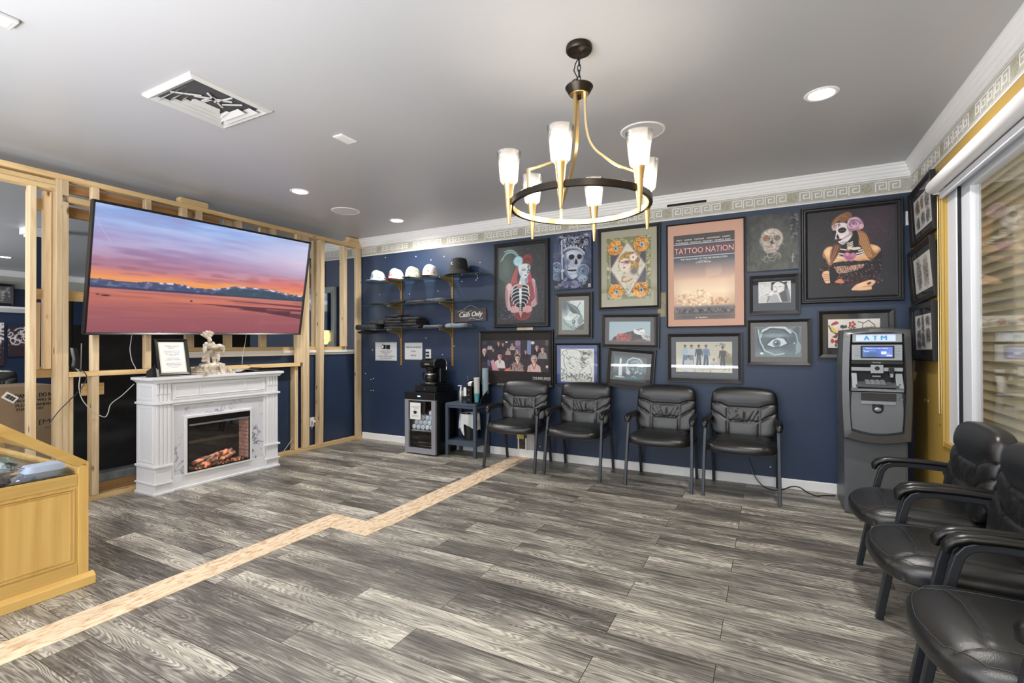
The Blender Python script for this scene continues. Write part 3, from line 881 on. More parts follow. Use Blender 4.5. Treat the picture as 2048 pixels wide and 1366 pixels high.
def art_ribs(P):
    P.grain(24, 3, 70); P.e(380, 700, 330, 520, (66, 66, 70), 0, 1.2, .5)
    P.specks(560, 5, (95, 670, 165, 1160), 3.2, [(100, 108, 116), (130, 134, 142), (60, 64, 70), (86, 90, 110)])
    P.e(200, 430, 120, 270, (98, 116, 108), 0, 1.6, .8)
    for k in range(7): P.c([(120 + k * 6, 350 - k * 4), (165 + k * 4, 285 - k * 6), (235, 248 - k * 4), (300, 262 - k * 3), (350, 330)], 7, (126 + k * 6, 176 + k * 3, 174 + k * 3), .55)
    P.c([(176, 222), (240, 206), (300, 226), (350, 290), (372, 340)], 9, (176, 212, 212)); P.c([(190, 240), (250, 226), (300, 250), (340, 310)], 8, (132, 186, 186), .8)
    P.s([(400, 330), (440, 282), (500, 290), (526, 350), (515, 410), (470, 400), (420, 400)], (122, 58, 56)); P.c([(420, 330), (460, 300), (505, 330)], 16, (150, 80, 72), .7); P.c([(410, 380), (450, 340), (510, 360)], 8, (92, 40, 42), .8)
    P.s([(330, 430), (352, 440), (340, 540), (335, 640), (300, 740), (262, 720), (258, 620), (290, 520)], (166, 84, 88))
    P.s([(455, 500), (500, 520), (515, 600), (545, 700), (545, 800), (520, 880), (490, 780), (440, 620)], (186, 74, 92))
    for k in range(9): P.c([(335 - k * 2, 450 + k * 4), (312 - k * 4, 560), (292 - k * 4, 690)], 3, (112, 46, 54) if k % 2 else (208, 134, 132), .8); P.c([(470 + k * 3, 520), (478 + k * 6, 640), (500 + k * 6, 780)], 3, (122, 40, 56) if k % 2 else (226, 116, 128), .8)
    P.e(350, 362, 60, 66, (146, 190, 204))
    for k in range(9): a = k * .7; P.e(350 + 34 * math.cos(a) / P.asp, 362 + 36 * math.sin(a), 20, 22, (176, 214, 224), k * 40, .5, .8); P.c([(350 + 12 * math.cos(a), 362 + 14 * math.sin(a)), (350 + 38 * math.cos(a + .4), 362 + 40 * math.sin(a + .4)), (350 + 50 * math.cos(a + .9), 362 + 54 * math.sin(a + .9))], 3, (84, 118, 136), .8)
    P.s([(252, 660), (320, 640), (400, 620), (480, 630), (528, 660), (540, 760), (505, 880), (512, 1020), (470, 1110), (380, 1130), (300, 1080), (268, 960), (262, 820)], (142, 78, 80)); P.e(390, 1060, 90, 60, (110, 52, 56), 0, 1, .8)
    P.s([(190, 700), (212, 650), (252, 642), (275, 690), (262, 760), (240, 840), (252, 950), (232, 1000), (196, 930), (184, 820)], (204, 166, 168)); P.s([(192, 720), (206, 700), (216, 800), (214, 940), (196, 920), (186, 820)], (158, 118, 124), .8); P.e(236, 700, 20, 40, (226, 198, 200), 0, 1, .8)
    P.s([(515, 612), (550, 612), (570, 700), (584, 860), (578, 930), (525, 965), (505, 905), (548, 850), (540, 740)], (186, 150, 156)); P.s([(556, 640), (566, 700), (584, 860), (574, 920), (560, 830)], (126, 92, 100), .8); P.c([(520, 602), (540, 612), (552, 640)], 8, (206, 210, 214))
    P.s([(385, 560), (450, 560), (470, 640), (420, 665), (366, 650)], (186, 198, 204)); P.e(450, 610, 16, 40, (120, 120, 130), 0, .8, .7)
    P.s([(352, 430), (400, 402), (470, 405), (500, 430), (496, 490), (480, 545), (446, 588), (405, 580), (366, 530)], (208, 218, 224)); P.s([(470, 410), (500, 430), (496, 490), (480, 545), (460, 570), (470, 500)], (160, 170, 180), .7); P.e(385, 530, 18, 34, (176, 190, 198), -20, .8, .7)
    P.e(418, 482, 25, 9, (44, 50, 58)); P.e(416, 481, 9, 5, (190, 214, 220)); P.e(480, 486, 14, 8, (40, 42, 50)); P.c([(394, 464), (418, 456), (440, 466)], 4, (84, 74, 80)); P.specks(16, 8, (460, 498, 412, 528), 5.5, [(42, 42, 50)]); P.s([(424, 550), (442, 544), (458, 552), (442, 562)], (146, 84, 98)); P.c([(456, 490), (470, 520), (456, 528)], 3, (120, 126, 136))
    P.s([(300, 700), (360, 660), (420, 660), (470, 720), (492, 800), (462, 880), (440, 930), (420, 1000), (376, 1020), (345, 1000), (322, 930), (280, 870), (264, 800)], (40, 36, 42))
    for k in range(6):
        y = 664 + k * 46; m_ = (1, 1.05, 1.12, 1.05, .85, .6)[k]
        P.c([(368, y), (368 - 44 * m_, y + 8), (368 - 84 * m_, y + 34), (368 - 96 * m_, y + 66)], 15 - k, (206, 216, 220)); P.c([(368, y + 4), (368 - 44 * m_, y + 12), (368 - 84 * m_, y + 38)], 3, (140, 152, 160), .8)
        P.c([(386, y), (386 + 44 * m_, y + 6), (386 + 84 * m_, y + 28), (386 + 92 * m_, y + 60)], 15 - k, (212, 220, 224)); P.c([(386, y + 4), (386 + 44 * m_, y + 10), (386 + 84 * m_, y + 32)], 3, (140, 152, 160), .8)
    P.s([(362, 640), (390, 640), (392, 780), (386, 900), (368, 900), (362, 780)], (218, 228, 232)); P.e(366, 690, 36, 28, (178, 132, 132), 0, .7)
    for k in range(5): P.e(376, 912 + k * 25, 14, 10, (198, 210, 214))
    P.s([(360, 1020), (398, 1020), (388, 1070), (380, 1100), (370, 1070)], (196, 150, 150))
    for sx, d in ((305, 1), (460, -1)):
        P.s([(sx - d * 56, 960), (sx - d * 30, 944), (sx + d * 20, 950), (sx + d * 52, 968), (sx + d * 50, 1000), (sx + d * 20, 1030), (sx - d * 30, 1030), (sx - d * 60, 1000)], (206, 162, 164))
        for k in range(4): P.c([(sx - d * 10, 956 + k * 19), (sx + d * 20, 962 + k * 18), (sx + d * 52, 974 + k * 15)], 13, (216, 174, 174)); P.c([(sx - d * 10, 965 + k * 19), (sx + d * 20, 971 + k * 18), (sx + d * 50, 984 + k * 14)], 3, (118, 68, 74))
    P.specks(110, 15, (130, 300, 940, 1120), 4, [(70, 80, 120), (150, 158, 180)]); P.specks(40, 25, (480, 620, 960, 1100), 4, [(66, 72, 100)])


def art_king(P):
    P.grad([(0, (44, 52, 76)), (.3, (66, 76, 104)), (1, (40, 46, 62))]); P.grain(60, 4, 16)
    P.e(1010, 330, 190, 240, (96, 108, 140), 0, 1.4, .6); P.e(1220, 100, 70, 60, (112, 120, 150), 0, 1.4, .7)
    P.s([(850, 120), (920, 80), (1000, 110), (1060, 70), (1130, 105), (1200, 80), (1235, 140), (1180, 300), (1120, 250), (1000, 215), (900, 240)], (40, 44, 62))
    P.swirls(40, 3, (860, 1225, 90, 215), 24, 7, (22, 24, 38)); P.swirls(46, 13, (860, 1225, 85, 215), 22, 5, (186, 190, 212)); P.specks(14, 5, (860, 1225, 75, 130), 9, [(210, 214, 230)])
    for k in range(9): P.p([(900 + k * 36, 190 + (k - 2) ** 2 * 1.1), (912 + k * 36, 204 + (k - 2) ** 2 * 1.2), (902 + k * 36, 222 + (k - 2) ** 2 * 1.3), (890 + k * 36, 206 + (k - 2) ** 2 * 1.2)], (206, 210, 226) if k % 2 else (130, 134, 160))
    P.c([(890, 268), (960, 236), (1050, 234), (1120, 262), (1170, 315)], 30, (150, 156, 176)); P.c([(890, 258), (960, 226), (1050, 224), (1125, 252), (1178, 305)], 8, (216, 220, 232)); P.c([(900, 285), (970, 252), (1050, 250), (1110, 275)], 5, (52, 58, 78))
    P.s([(925, 380), (918, 330), (945, 285), (1010, 262), (1090, 268), (1140, 300), (1165, 350), (1158, 400), (1130, 430), (1112, 470), (1040, 480), (965, 460), (938, 430)], (172, 180, 198))
    P.e(1010, 305, 62, 36, (208, 214, 226), 0, 1, .8); P.s([(925, 380), (918, 330), (945, 290), (950, 360), (975, 420), (960, 455), (938, 430)], (112, 124, 150), .9); P.e(965, 400, 26, 34, (96, 106, 134), 0, .9, .8); P.s([(1130, 300), (1165, 350), (1158, 400), (1135, 420), (1146, 360)], (110, 120, 146), .8)
    P.s([(925, 430), (950, 440), (962, 480), (1000, 510), (1060, 520), (1105, 505), (1112, 540), (1085, 585), (1035, 612), (985, 600), (945, 560), (922, 500)], (160, 172, 194)); P.s([(925, 430), (940, 440), (950, 500), (975, 560), (1010, 600), (985, 600), (945, 560), (922, 500)], (98, 116, 150), .9); P.e(1045, 575, 40, 22, (206, 212, 224), 0, 1, .7)
    P.s([(955, 482), (1000, 494), (1060, 500), (1112, 496), (1106, 516), (1050, 524), (990, 516), (960, 502)], (20, 20, 28))
    for k in range(10): P.e(972 + k * 14.5, 482 + (2 if k < 5 else 4) * .8, 6.5, 14, (214, 218, 228)); P.e(978 + k * 13, 524 + math.sin(k / 3) * 3, 6, 11, (200, 206, 218)); P.l([(979 + k * 14.5, 474), (979 + k * 14.5, 494)], 1.6, (60, 66, 86))
    P.s([(980, 330), (1005, 312), (1040, 318), (1052, 345), (1035, 372), (1000, 374), (980, 355)], (16, 16, 24)); P.s([(1090, 325), (1120, 318), (1142, 340), (1138, 370), (1110, 380), (1088, 360)], (16, 16, 24)); P.s([(1072, 368), (1088, 395), (1090, 425), (1072, 440), (1054, 425), (1058, 395)], (20, 20, 28)); P.c([(975, 315), (1015, 298), (1056, 325)], 6, (214, 218, 230)); P.c([(1082, 318), (1120, 304), (1150, 330)], 5, (206, 210, 224)); P.c([(1000, 380), (1010, 420), (1004, 455)], 4, (84, 92, 118)); P.c([(1040, 385), (1046, 430), (1036, 465)], 4, (96, 104, 130))
    P.l([(892, 130), (896, 600)], 26, (144, 152, 176)); P.l([(886, 130), (890, 600)], 6, (222, 226, 236)); P.l([(905, 130), (908, 600)], 5, (60, 66, 88)); P.e(896, 500, 26, 16, (190, 196, 212)); P.e(893, 320, 24, 22, (190, 196, 212))
    P.p([(775, 280), (885, 296), (885, 335), (775, 325)], (40, 42, 58))
    for k in range(8): P.c([(782 + k * 14, 284), (776 + k * 14, 305), (782 + k * 14, 328)], 5, (136, 140, 158))
    for q in ((822, 460, 70), (1155, 520, 78), (806, 570, 44)): rose(P, q[0], q[1], q[2], (96, 118, 148), (146, 164, 188), (38, 46, 68))
    P.e(1150, 615, 66, 44, (150, 166, 186), 0, .4); P.s([(890, 640), (940, 610), (1000, 650), (970, 710), (910, 700)], (100, 102, 142)); P.s([(1010, 640), (1070, 630), (1130, 680), (1080, 720), (1010, 710)], (120, 126, 156)); P.swirls(24, 7, (800, 1200, 600, 725), 26, 5, (36, 38, 58)); P.swirls(16, 17, (800, 1200, 600, 725), 24, 4, (186, 190, 212), a=.9)
    P.s([(1180, 360), (1230, 378), (1265, 380), (1265, 396), (1200, 395)], (60, 68, 90)); P.p([(1222, 682), (1252, 682), (1252, 718), (1222, 718)], (206, 206, 210)); P.p([(1228, 690), (1246, 690), (1246, 710), (1228, 710)], (150, 150, 156))


def art_goldlady(P):
    P.grad([(0, (118, 122, 66)), (1, (126, 130, 74))]); P.swirls(230, 3, (957, 1290, 100, 620), 13, 3.4, (212, 212, 176)); P.swirls(120, 33, (957, 1290, 100, 620), 12, 3, (70, 78, 44))
    P.p([(985, 235), (1253, 235), (1253, 480), (985, 480)], (58, 56, 64))
    P.l([(985, 235), (985, 480)], 4, (226, 222, 210)); P.l([(1253, 235), (1253, 480)], 4, (226, 222, 210))
    D = [(1117, 150), (1252, 345), (1125, 582), (988, 365)]
    P.p(D, (214, 214, 196)); P.swirls(90, 8, (1010, 1230, 200, 540), 12, 3, (126, 134, 92)); P.l(D + [D[0]], 9, (235, 228, 218)); P.l(D + [D[0]], 3.4, (120, 52, 66))
    P.p([(985, 235), (1060, 235), (988, 345)], (58, 56, 64)); P.p([(1253, 235), (1185, 235), (1253, 330)], (58, 56, 64)); P.p([(985, 480), (985, 390), (1055, 500)], (58, 56, 64)); P.p([(1253, 480), (1253, 370), (1190, 490)], (58, 56, 64))
    P.l(D + [D[0]], 4, (120, 52, 66))
    for (x, y) in ((1022, 190), (1218, 178), (1028, 545), (1212, 540)):
        P.e(x, y, 56, 60, (232, 152, 40)); P.swirls(14, int(x), (x - 42, x + 42, y - 46, y + 46), 22, 4, (120, 72, 24)); P.swirls(8, int(x) + 3, (x - 42, x + 42, y - 46, y + 46), 20, 5, (248, 190, 84)); P.e(x + 8, y + 4, 15, 20, (160, 190, 196)); P.e(x + 6, y + 4, 6, 10, (70, 52, 40))
    P.p([(1108, 380), (1150, 370), (1190, 420), (1120, 440), (1100, 420)], (222, 208, 190)); P.p([(1100, 410), (1180, 350), (1192, 440), (1130, 500), (1096, 470)], (212, 196, 178)); P.e(1166, 386, 26, 30, (66, 60, 60), 20, .7, .7)
    P.e(1125, 300, 74, 70, (176, 132, 58)); P.swirls(30, 12, (1060, 1195, 240, 360), 24, 5, (120, 80, 30)); P.swirls(22, 22, (1060, 1195, 240, 360), 22, 4, (216, 178, 92))
    P.e(1098, 332, 44, 52, (232, 220, 204), 10); P.e(1113, 312, 26, 14, (150, 76, 70), 0, .8, .8); P.e(1112, 311, 11, 5, (60, 44, 44)); P.e(1076, 312, 9, 5, (70, 50, 48)); P.e(1092, 356, 10, 5, (170, 64, 64)); P.l([(1092, 318), (1086, 338), (1094, 341)], 2.5, (170, 130, 110))
    P.l([(1100, 430), (1078, 440), (1076, 465), (1100, 470), (1130, 462), (1150, 450)], 12, (172, 128, 56)); P.l([(1180, 330), (1200, 350), (1188, 380)], 12, (172, 128, 56))
    for k in range(5): P.e(1160 + 17 * math.cos(k * 1.256) / P.asp, 277 + 17 * math.sin(k * 1.256), 14, 14, (240, 230, 224))
    P.e(1160, 277, 7, 8, (150, 90, 60))


def art_mask(P):
    P.grad([(0, (206, 216, 214)), (1, (178, 194, 192))]); P.e(920, 900, 60, 120, (70, 88, 96), 0, 1.2); P.p([(883, 1060), (950, 1150), (1040, 1200), (1120, 1265), (883, 1265)], (150, 170, 170))
    P.p([(955, 885), (1010, 905), (1080, 930), (1130, 1000), (1180, 1110), (1140, 1060), (1060, 1030), (990, 985)], (96, 118, 118)); P.p([(955, 885), (975, 930), (1000, 990), (1060, 1035), (1100, 1020), (1040, 960)], (56, 66, 70))
    P.l([(955, 885), (1030, 905), (1095, 950), (1130, 1005)], 7, (22, 26, 30)); P.l([(1005, 990), (1040, 1030), (1075, 1028)], 7, (20, 22, 26)); P.l([(1140, 880), (1096, 952)], 8, (18, 22, 24)); P.l([(1020, 1040), (985, 1085)], 6, (18, 22, 24)); P.l([(1050, 865), (1010, 905)], 3, (60, 70, 72))
    P.p([(1140, 1060), (1190, 1130), (1150, 1180), (1110, 1190), (1100, 1120)], (120, 140, 140)); P.e(1048, 1150, 24, 30, (70, 92, 96), 20); P.e(1042, 1142, 12, 12, (160, 182, 182)); P.l([(930, 1130), (990, 1140), (1040, 1120), (1100, 1070)], 9, (66, 86, 88), .8)
    P.p([(1070, 1250), (1190, 1170), (1190, 1265), (1060, 1265)], (58, 52, 56)); P.l([(900, 1110), (930, 1170), (980, 1210), (1040, 1250), (1130, 1200), (1190, 1130)], 6, (22, 28, 32)); P.l([(940, 1020), (955, 1050), (940, 1062)], 5, (30, 34, 38)); P.l([(1040, 1180), (1060, 1200), (1030, 1225)], 7, (28, 34, 38))
    P.e(980, 1100, 50, 40, (228, 234, 232), 0, 1.2, .8); P.grain(18, 5, 50)


def art_lying(P):
    P.grad([(0, (156, 182, 192)), (1, (170, 186, 194))])
    P.p([(985, 925), (1010, 890), (1060, 866), (1120, 850), (1180, 835), (1210, 850), (1250, 905), (1302, 925)], (28, 26, 30)); P.e(1095, 892, 62, 34, (150, 46, 40)); P.swirls(34, 4, (1040, 1150, 865, 922), 11, 4, (206, 92, 74)); P.swirls(22, 14, (1040, 1150, 865, 922), 10, 3, (84, 22, 24))
    P.e(1215, 845, 46, 24, (224, 224, 226), 8); P.e(1245, 838, 12, 12, (236, 234, 236)); P.l([(1190, 828), (1240, 822)], 5, (30, 28, 32)); P.e(1210, 838, 6, 3, (40, 40, 46)); P.l([(1226, 856), (1250, 850)], 3, (120, 70, 74))
    P.e(1275, 880, 26, 14, (196, 196, 200)); P.specks(30, 6, (1240, 1300, 870, 922), 4, [(90, 110, 110), (210, 210, 212), (70, 40, 40)]); P.p([(972, 915), (1302, 915), (1302, 925), (972, 925)], (120, 70, 66)); P.e(1215, 908, 40, 9, (110, 56, 60))


def person_bust(P, x, y, s, skin, hair, coat, seed=0, shade=.6):
    R_ = random.Random(seed)
    P.p([(x - s * 1.9, y + s * 4.2), (x - s * 1.55, y + s * 1.9), (x - s * .6, y + s * 1.2), (x + s * .6, y + s * 1.2), (x + s * 1.55, y + s * 1.9), (x + s * 1.9, y + s * 4.2)], coat)
    P.p([(x - s * .4, y + s * .7), (x + s * .4, y + s * .7), (x + s * .3, y + s * 1.5), (x, y + s * 2.3), (x - s * .3, y + s * 1.5)], skin)
    P.l([(x - s * .45, y + s * 1.3), (x, y + s * 2.6), (x + s * .45, y + s * 1.3)], s * .18, tuple(q * .5 for q in coat)); P.l([(x - s * 1.2, y + s * 2.2), (x - s * 1.0, y + s * 4.1)], s * .12, tuple(q * .55 for q in coat))
    P.e(x, y - s * .15, s * .82, s * 1.05, hair); P.e(x, y + s * .12, s * .7, s * .95, skin, R_.uniform(-8, 8)); P.e(x + s * .38, y + s * .25, s * .3, s * .75, tuple(q * shade for q in skin), 0, .8, .75)
    P.p([(x - s * .75, y - s * .35), (x - s * .4, y - s * 1.1), (x + s * .5, y - s * 1.1), (x + s * .75, y - s * .3), (x + s * .3, y - s * .6), (x - s * .4, y - s * .55)], hair)
    for q in (-.28, .28): P.e(x + q * s, y + s * .02, s * .15, s * .08, (30, 24, 26)); P.l([(x + (q - .17) * s, y - s * .14), (x + (q + .17) * s, y - s * .16)], s * .08, hair)
    P.l([(x, y), (x - s * .08, y + s * .35), (x + s * .08, y + s * .37)], s * .08, tuple(q * .62 for q in skin)); P.l([(x - s * .2, y + s * .6), (x + s * .2, y + s * .6)], s * .09, (110, 50, 52))


def art_crowd(P):
    P.p([(90, 240), (1190, 240), (1190, 770), (90, 770)], (52, 44, 52)); P.p([(660, 245), (750, 245), (750, 500), (660, 500)], (110, 96, 120)); P.e(705, 290, 45, 45, (140, 118, 150)); P.p([(860, 245), (920, 245), (915, 480), (850, 480)], (120, 134, 170)); P.e(520, 270, 20, 12, (220, 210, 210)); P.e(945, 285, 28, 26, (214, 214, 224)); P.p([(110, 255), (180, 255), (180, 310), (110, 310)], (70, 62, 76))
    P.specks(120, 3, (240, 1000, 500, 760), 12, [(120, 40, 48), (70, 30, 40), (36, 30, 36)])
    L = [(235, 300, 24, (70, 50, 48), (30, 24, 26), (166, 166, 178)), (385, 285, 30, (206, 150, 150), (44, 30, 32), (36, 32, 38)), (462, 300, 26, (206, 160, 156), (26, 22, 24), (32, 32, 38)), (615, 305, 24, (206, 164, 156), (36, 28, 28), (170, 156, 146)), (292, 395, 25, (206, 164, 160), (26, 22, 24), (50, 46, 52)), (545, 385, 25, (214, 160, 160), (28, 22, 24), (176, 150, 146)), (700, 410, 28, (214, 176, 170), (24, 20, 24), (150, 130, 126)), (832, 425, 28, (214, 160, 160), (26, 20, 24), (40, 36, 42)), (1010, 365, 34, (220, 180, 174), (120, 108, 108), (26, 24, 28)), (1098, 390, 38, (220, 178, 170), (30, 24, 26), (150, 140, 140)), (140, 430, 44, (220, 180, 168), (210, 170, 160), (30, 28, 34))]
    for i, (x, y, s_, sk, ha, co) in enumerate(L): person_bust(P, x, y, s_, sk, ha, co, i)
    for i, (x, y, s_, sk, ha, co) in enumerate([(405, 510, 50, (226, 178, 176), (24, 20, 24), (216, 206, 206)), (700, 545, 52, (224, 196, 168), (60, 50, 46), (160, 134, 130)), (965, 560, 62, (226, 178, 168), (150, 150, 158), (206, 176, 172))]): person_bust(P, x, y, s_, sk, ha, co, 20 + i)
    P.p([(250, 600), (300, 570), (350, 700), (400, 760), (280, 760)], (206, 150, 158)); P.p([(190, 575), (235, 580), (235, 690), (200, 690)], (80, 96, 150)); P.p([(500, 730), (560, 715), (620, 760), (480, 765)], (226, 130, 104)); P.specks(50, 9, (560, 800, 620, 760), 9, [(60, 46, 50), (206, 176, 168), (110, 86, 88)])
    P.p([(1140, 560), (1185, 600), (1190, 700), (1150, 720), (1120, 640)], (40, 36, 40)); P.e(1165, 680, 20, 26, (220, 178, 170)); P.p([(1140, 240), (1190, 240), (1190, 330), (1140, 330)], (86, 82, 78))


def art_sketch(P):
    P.grain(12, 3, 20); K = (26, 26, 30)
    P.l([(1345, 470), (1370, 400), (1430, 368), (1530, 358), (1640, 380), (1750, 430), (1850, 500)], 6, K); P.l([(1360, 440), (1390, 480), (1380, 560), (1395, 650), (1430, 720)], 10, (50, 50, 54)); P.l([(1420, 375), (1450, 430), (1390, 480)], 5, K)
    R_ = random.Random(4)
    for k in range(26):
        x, y = R_.uniform(1400, 1680), R_.uniform(450, 700); P.p([(x, y), (x + R_.uniform(40, 90), y + R_.uniform(20, 70)), (x + R_.uniform(20, 60), y + R_.uniform(30, 60))], K, .9)
        P.p([(x + 4, y + 14), (x + 46, y + 36), (x + 26, y + 50)], (206, 208, 208))
    P.swirls(26, 6, (1660, 1860, 370, 460), 26, 5, (70, 72, 76)); P.swirls(20, 8, (1660, 1800, 500, 640), 26, 5, K)
    P.l([(1800, 620), (1700, 700), (1640, 780), (1700, 800), (1740, 760), (1780, 830), (1850, 860)], 6, K); P.l([(1780, 560), (1830, 640), (1850, 760), (1800, 880)], 5, K); P.l([(1440, 740), (1420, 800), (1480, 850), (1520, 800), (1480, 760)], 8, K); P.l([(1480, 790), (1560, 830), (1620, 800)], 6, K)
    P.specks(90, 12, (1340, 1860, 790, 920), 8, [K, (90, 92, 96)]); P.swirls(20, 16, (1400, 1860, 800, 910), 18, 4, K); P.swirls(12, 26, (1340, 1400, 690, 800), 12, 4, K)


def art_candle(P):
    P.grad([(0, (70, 86, 92)), (.5, (112, 132, 138)), (.78, (52, 62, 68)), (1, (88, 104, 110))]); P.grain(26, 5, 24)
    P.p([(1045, 1120), (1072, 1118), (1078, 1215), (1048, 1215)], (216, 222, 222)); P.e(1058, 1085, 9, 26, (230, 232, 226)); P.e(1060, 1218, 44, 10, (120, 140, 144)); P.e(1060, 1218, 44, 4, (210, 220, 222)); P.l([(1075, 1130), (1078, 1170)], 5, (160, 172, 176))
    P.e(1175, 1100, 72, 52, (112, 130, 138)); P.l([(1110, 1120), (1120, 1075), (1160, 1050), (1215, 1055), (1246, 1090), (1244, 1125)], 7, (214, 226, 230)); P.e(1140, 1118, 18, 20, (30, 36, 42)); P.e(1182, 1112, 26, 18, (60, 74, 82)); P.p([(1108, 1120), (1130, 1150), (1150, 1200), (1118, 1190)], (190, 204, 208)); P.specks(40, 4, (1110, 1240, 1130, 1210), 6, [(206, 216, 220), (60, 72, 80), (150, 168, 176)]); P.p([(1120, 1195), (1250, 1180), (1270, 1200), (1240, 1235), (1110, 1235)], (70, 96, 106)); P.l([(1160, 1215), (1180, 1200), (1200, 1222)], 3, (200, 220, 226)); P.swirls(10, 6, (1150, 1240, 1060, 1120), 24, 3, (180, 196, 202))


def art_nation(P):
    P.grad([(0, (78, 74, 74)), (.1, (80, 78, 78)), (.12, (66, 66, 74)), (.3, (92, 100, 110)), (.36, (140, 132, 132)), (.44, (196, 168, 158)), (.55, (236, 204, 178)), (.68, (250, 228, 198)), (.78, (236, 204, 172)), (.83, (214, 188, 162)), (.86, (120, 116, 118)), (.92, (96, 94, 98)), (1, (110, 106, 108))])
    n = P.noise(7, 3); t = (P.Y - 275) / 610
    m = np.clip((t - .3) * 6, 0, 1) * np.clip((.55 - t) * 6, 0, 1) * (n > .45) * .35; P.mix(m, (120, 104, 106))
    ed = np.clip(1 - (P.X - 165) / 70, 0, 1) + np.clip(1 - (583 - P.X) / 70, 0, 1); P.mix(np.clip(ed, 0, 1) * np.clip((t - .4) * 3, 0, 1) * .35, (170, 140, 130))
    P.specks(46, 7, (190, 300, 700, 780), 8, [(226, 190, 150), (250, 236, 206), (196, 160, 136)]); P.specks(60, 9, (300, 420, 680, 785), 10, [(248, 220, 180), (214, 176, 146), (255, 240, 214)]); P.specks(40, 10, (420, 540, 735, 780), 7, [(236, 200, 160), (180, 140, 120)])
    P.p([(165, 348), (583, 348), (583, 432), (165, 432)], (96, 78, 84)); P.l([(165, 343), (583, 343)], 5, (206, 220, 236)); P.l([(165, 434), (583, 434)], 5, (206, 220, 236)); P.l([(165, 366), (583, 366)], 1.6, (150, 140, 150)); P.l([(165, 416), (583, 416)], 1.6, (150, 140, 150))
    P.specks(200, 11, (170, 580, 805, 835), 4, [(60, 58, 64), (150, 146, 148)]); P.l([(165, 852), (583, 852)], 4, (150, 128, 116))


def txt_nation(t, aw, ah, ax, az, y, P):
    g = lambda px, py: (ax + ((px - 165) / 418 - .5) * aw, az + (.5 - (py - 275) / 610) * ah)
    wh = mat('print_white', (240, 238, 236), .6); pk = mat('print_pink', (240, 190, 186), .6)
    rows = []
    for s_, px, py, w in (('TRACY', 205, 324, 40), ('BARKER', 270, 318, 52), ('CARTOON', 345, 313, 66), ('CARTWRIGHT', 443, 304, 92), ('HARDY', 530, 297, 52), ('HILLENBRAND', 224, 347, 92), ('HENDRICKS', 320, 341, 76), ('MAHONEY', 405, 330, 68), ('NEGRETE', 482, 322, 62), ('RUDY', 540, 317, 38)):
        x, z_ = g(px, 300 + (0 if py > 500 else (0))); rows.append((s_, x, g(px, 312 if s_ in ('TRACY', 'BARKER', 'CARTOON', 'CARTWRIGHT', 'HARDY') else 332)[1], w / 418 * aw, .0125))
    x, z_ = g(374, 463); rows.append(('THE TRUE STORY OF THE INK REVOLUTION', x, g(374, 452)[1], 320 / 418 * aw, .015)); rows.append(('NARRATED BY', x, g(374, 468)[1], 66 / 418 * aw, .007)); rows.append(('COREY MILLER', x, g(374, 479)[1], 104 / 418 * aw, .013)); rows.append(('In Theaters', g(360, 868)[0], g(360, 872)[1], 80 / 418 * aw, .015))
    My = Matrix.Translation((0, y, 0))
    letters('lettering', rows, wh, t, My, .01)
    x, z_ = g(374, 391); letters('title_lettering', [('TATTOO NATION', x, z_, 404 / 418 * aw, .052)], pk, t, My, .0)


def art_oldskull(P):
    P.grad([(0, (56, 58, 60)), (1, (82, 84, 82))]); P.grain(46, 7, 22); P.e(850, 340, 120, 170, (96, 100, 92), 0, 1.4, .7); P.l([(985, 160), (980, 300)], 24, (44, 46, 50), .6); P.specks(30, 3, (965, 1012, 160, 330), 10, [(40, 42, 46), (110, 112, 112)])
    P.e(835, 325, 78, 76, (178, 168, 158)); P.e(820, 285, 44, 22, (214, 204, 192), 0, 1); P.p([(770, 360), (898, 360), (880, 405), (850, 425), (800, 425), (780, 400)], (176, 162, 154)); P.e(798, 318, 27, 23, (150, 108, 82)); P.e(872, 322, 22, 20, (110, 96, 88)); P.p([(838, 328), (824, 362), (850, 360)], (60, 54, 54)); P.e(836, 385, 34, 12, (206, 186, 180)); P.l([(805, 384), (868, 384)], 3, (90, 76, 76)); P.e(830, 410, 40, 12, (160, 148, 142))
    P.l([(800, 440), (825, 480), (850, 485), (868, 450)], 4, (150, 148, 142)); P.l([(810, 455), (860, 462)], 4, (130, 128, 122)); P.swirls(18, 6, (770, 900, 260, 480), 30, 2.5, (206, 202, 192), .9, .7); P.swirls(16, 16, (760, 910, 250, 480), 34, 2.5, (60, 62, 62), .9, .7); P.l([(980, 440), (975, 500)], 4, (180, 184, 184)); P.l([(966, 470), (990, 465)], 3, (180, 184, 184))


def art_smoker(P):
    K = (38, 36, 40); P.grain(20, 4, 12); P.swirls(12, 3, (745, 830, 640, 780), 30, 2, (160, 160, 158)); P.p([(830, 635), (870, 628), (900, 632), (935, 660), (945, 720), (958, 785), (900, 788), (880, 720), (915, 700), (918, 660), (900, 640), (850, 650), (838, 700), (826, 690)], K)
    P.e(872, 672, 32, 40, (216, 214, 212)); P.l([(848, 668), (862, 672)], 4, K); P.l([(878, 670), (896, 668)], 4, K); P.l([(868, 676), (864, 690), (872, 692)], 2.4, (110, 106, 106)); P.e(862, 704, 7, 4, (90, 84, 86)); P.l([(790, 730), (855, 706)], 4, K); P.p([(790, 745), (840, 718), (870, 735), (890, 790), (800, 790)], (160, 160, 160)); P.l([(800, 790), (815, 740), (845, 712)], 4, K); P.e(830, 722, 20, 12, (222, 220, 218), -30); P.p([(745, 760), (800, 740), (800, 790), (745, 790)], (190, 190, 188)); P.p([(905, 640), (935, 632), (930, 662)], (60, 60, 62))
    for k in range(5): P.l([(925 + k * 5, 690), (940 + k * 4, 780)], 3, (120, 118, 120))


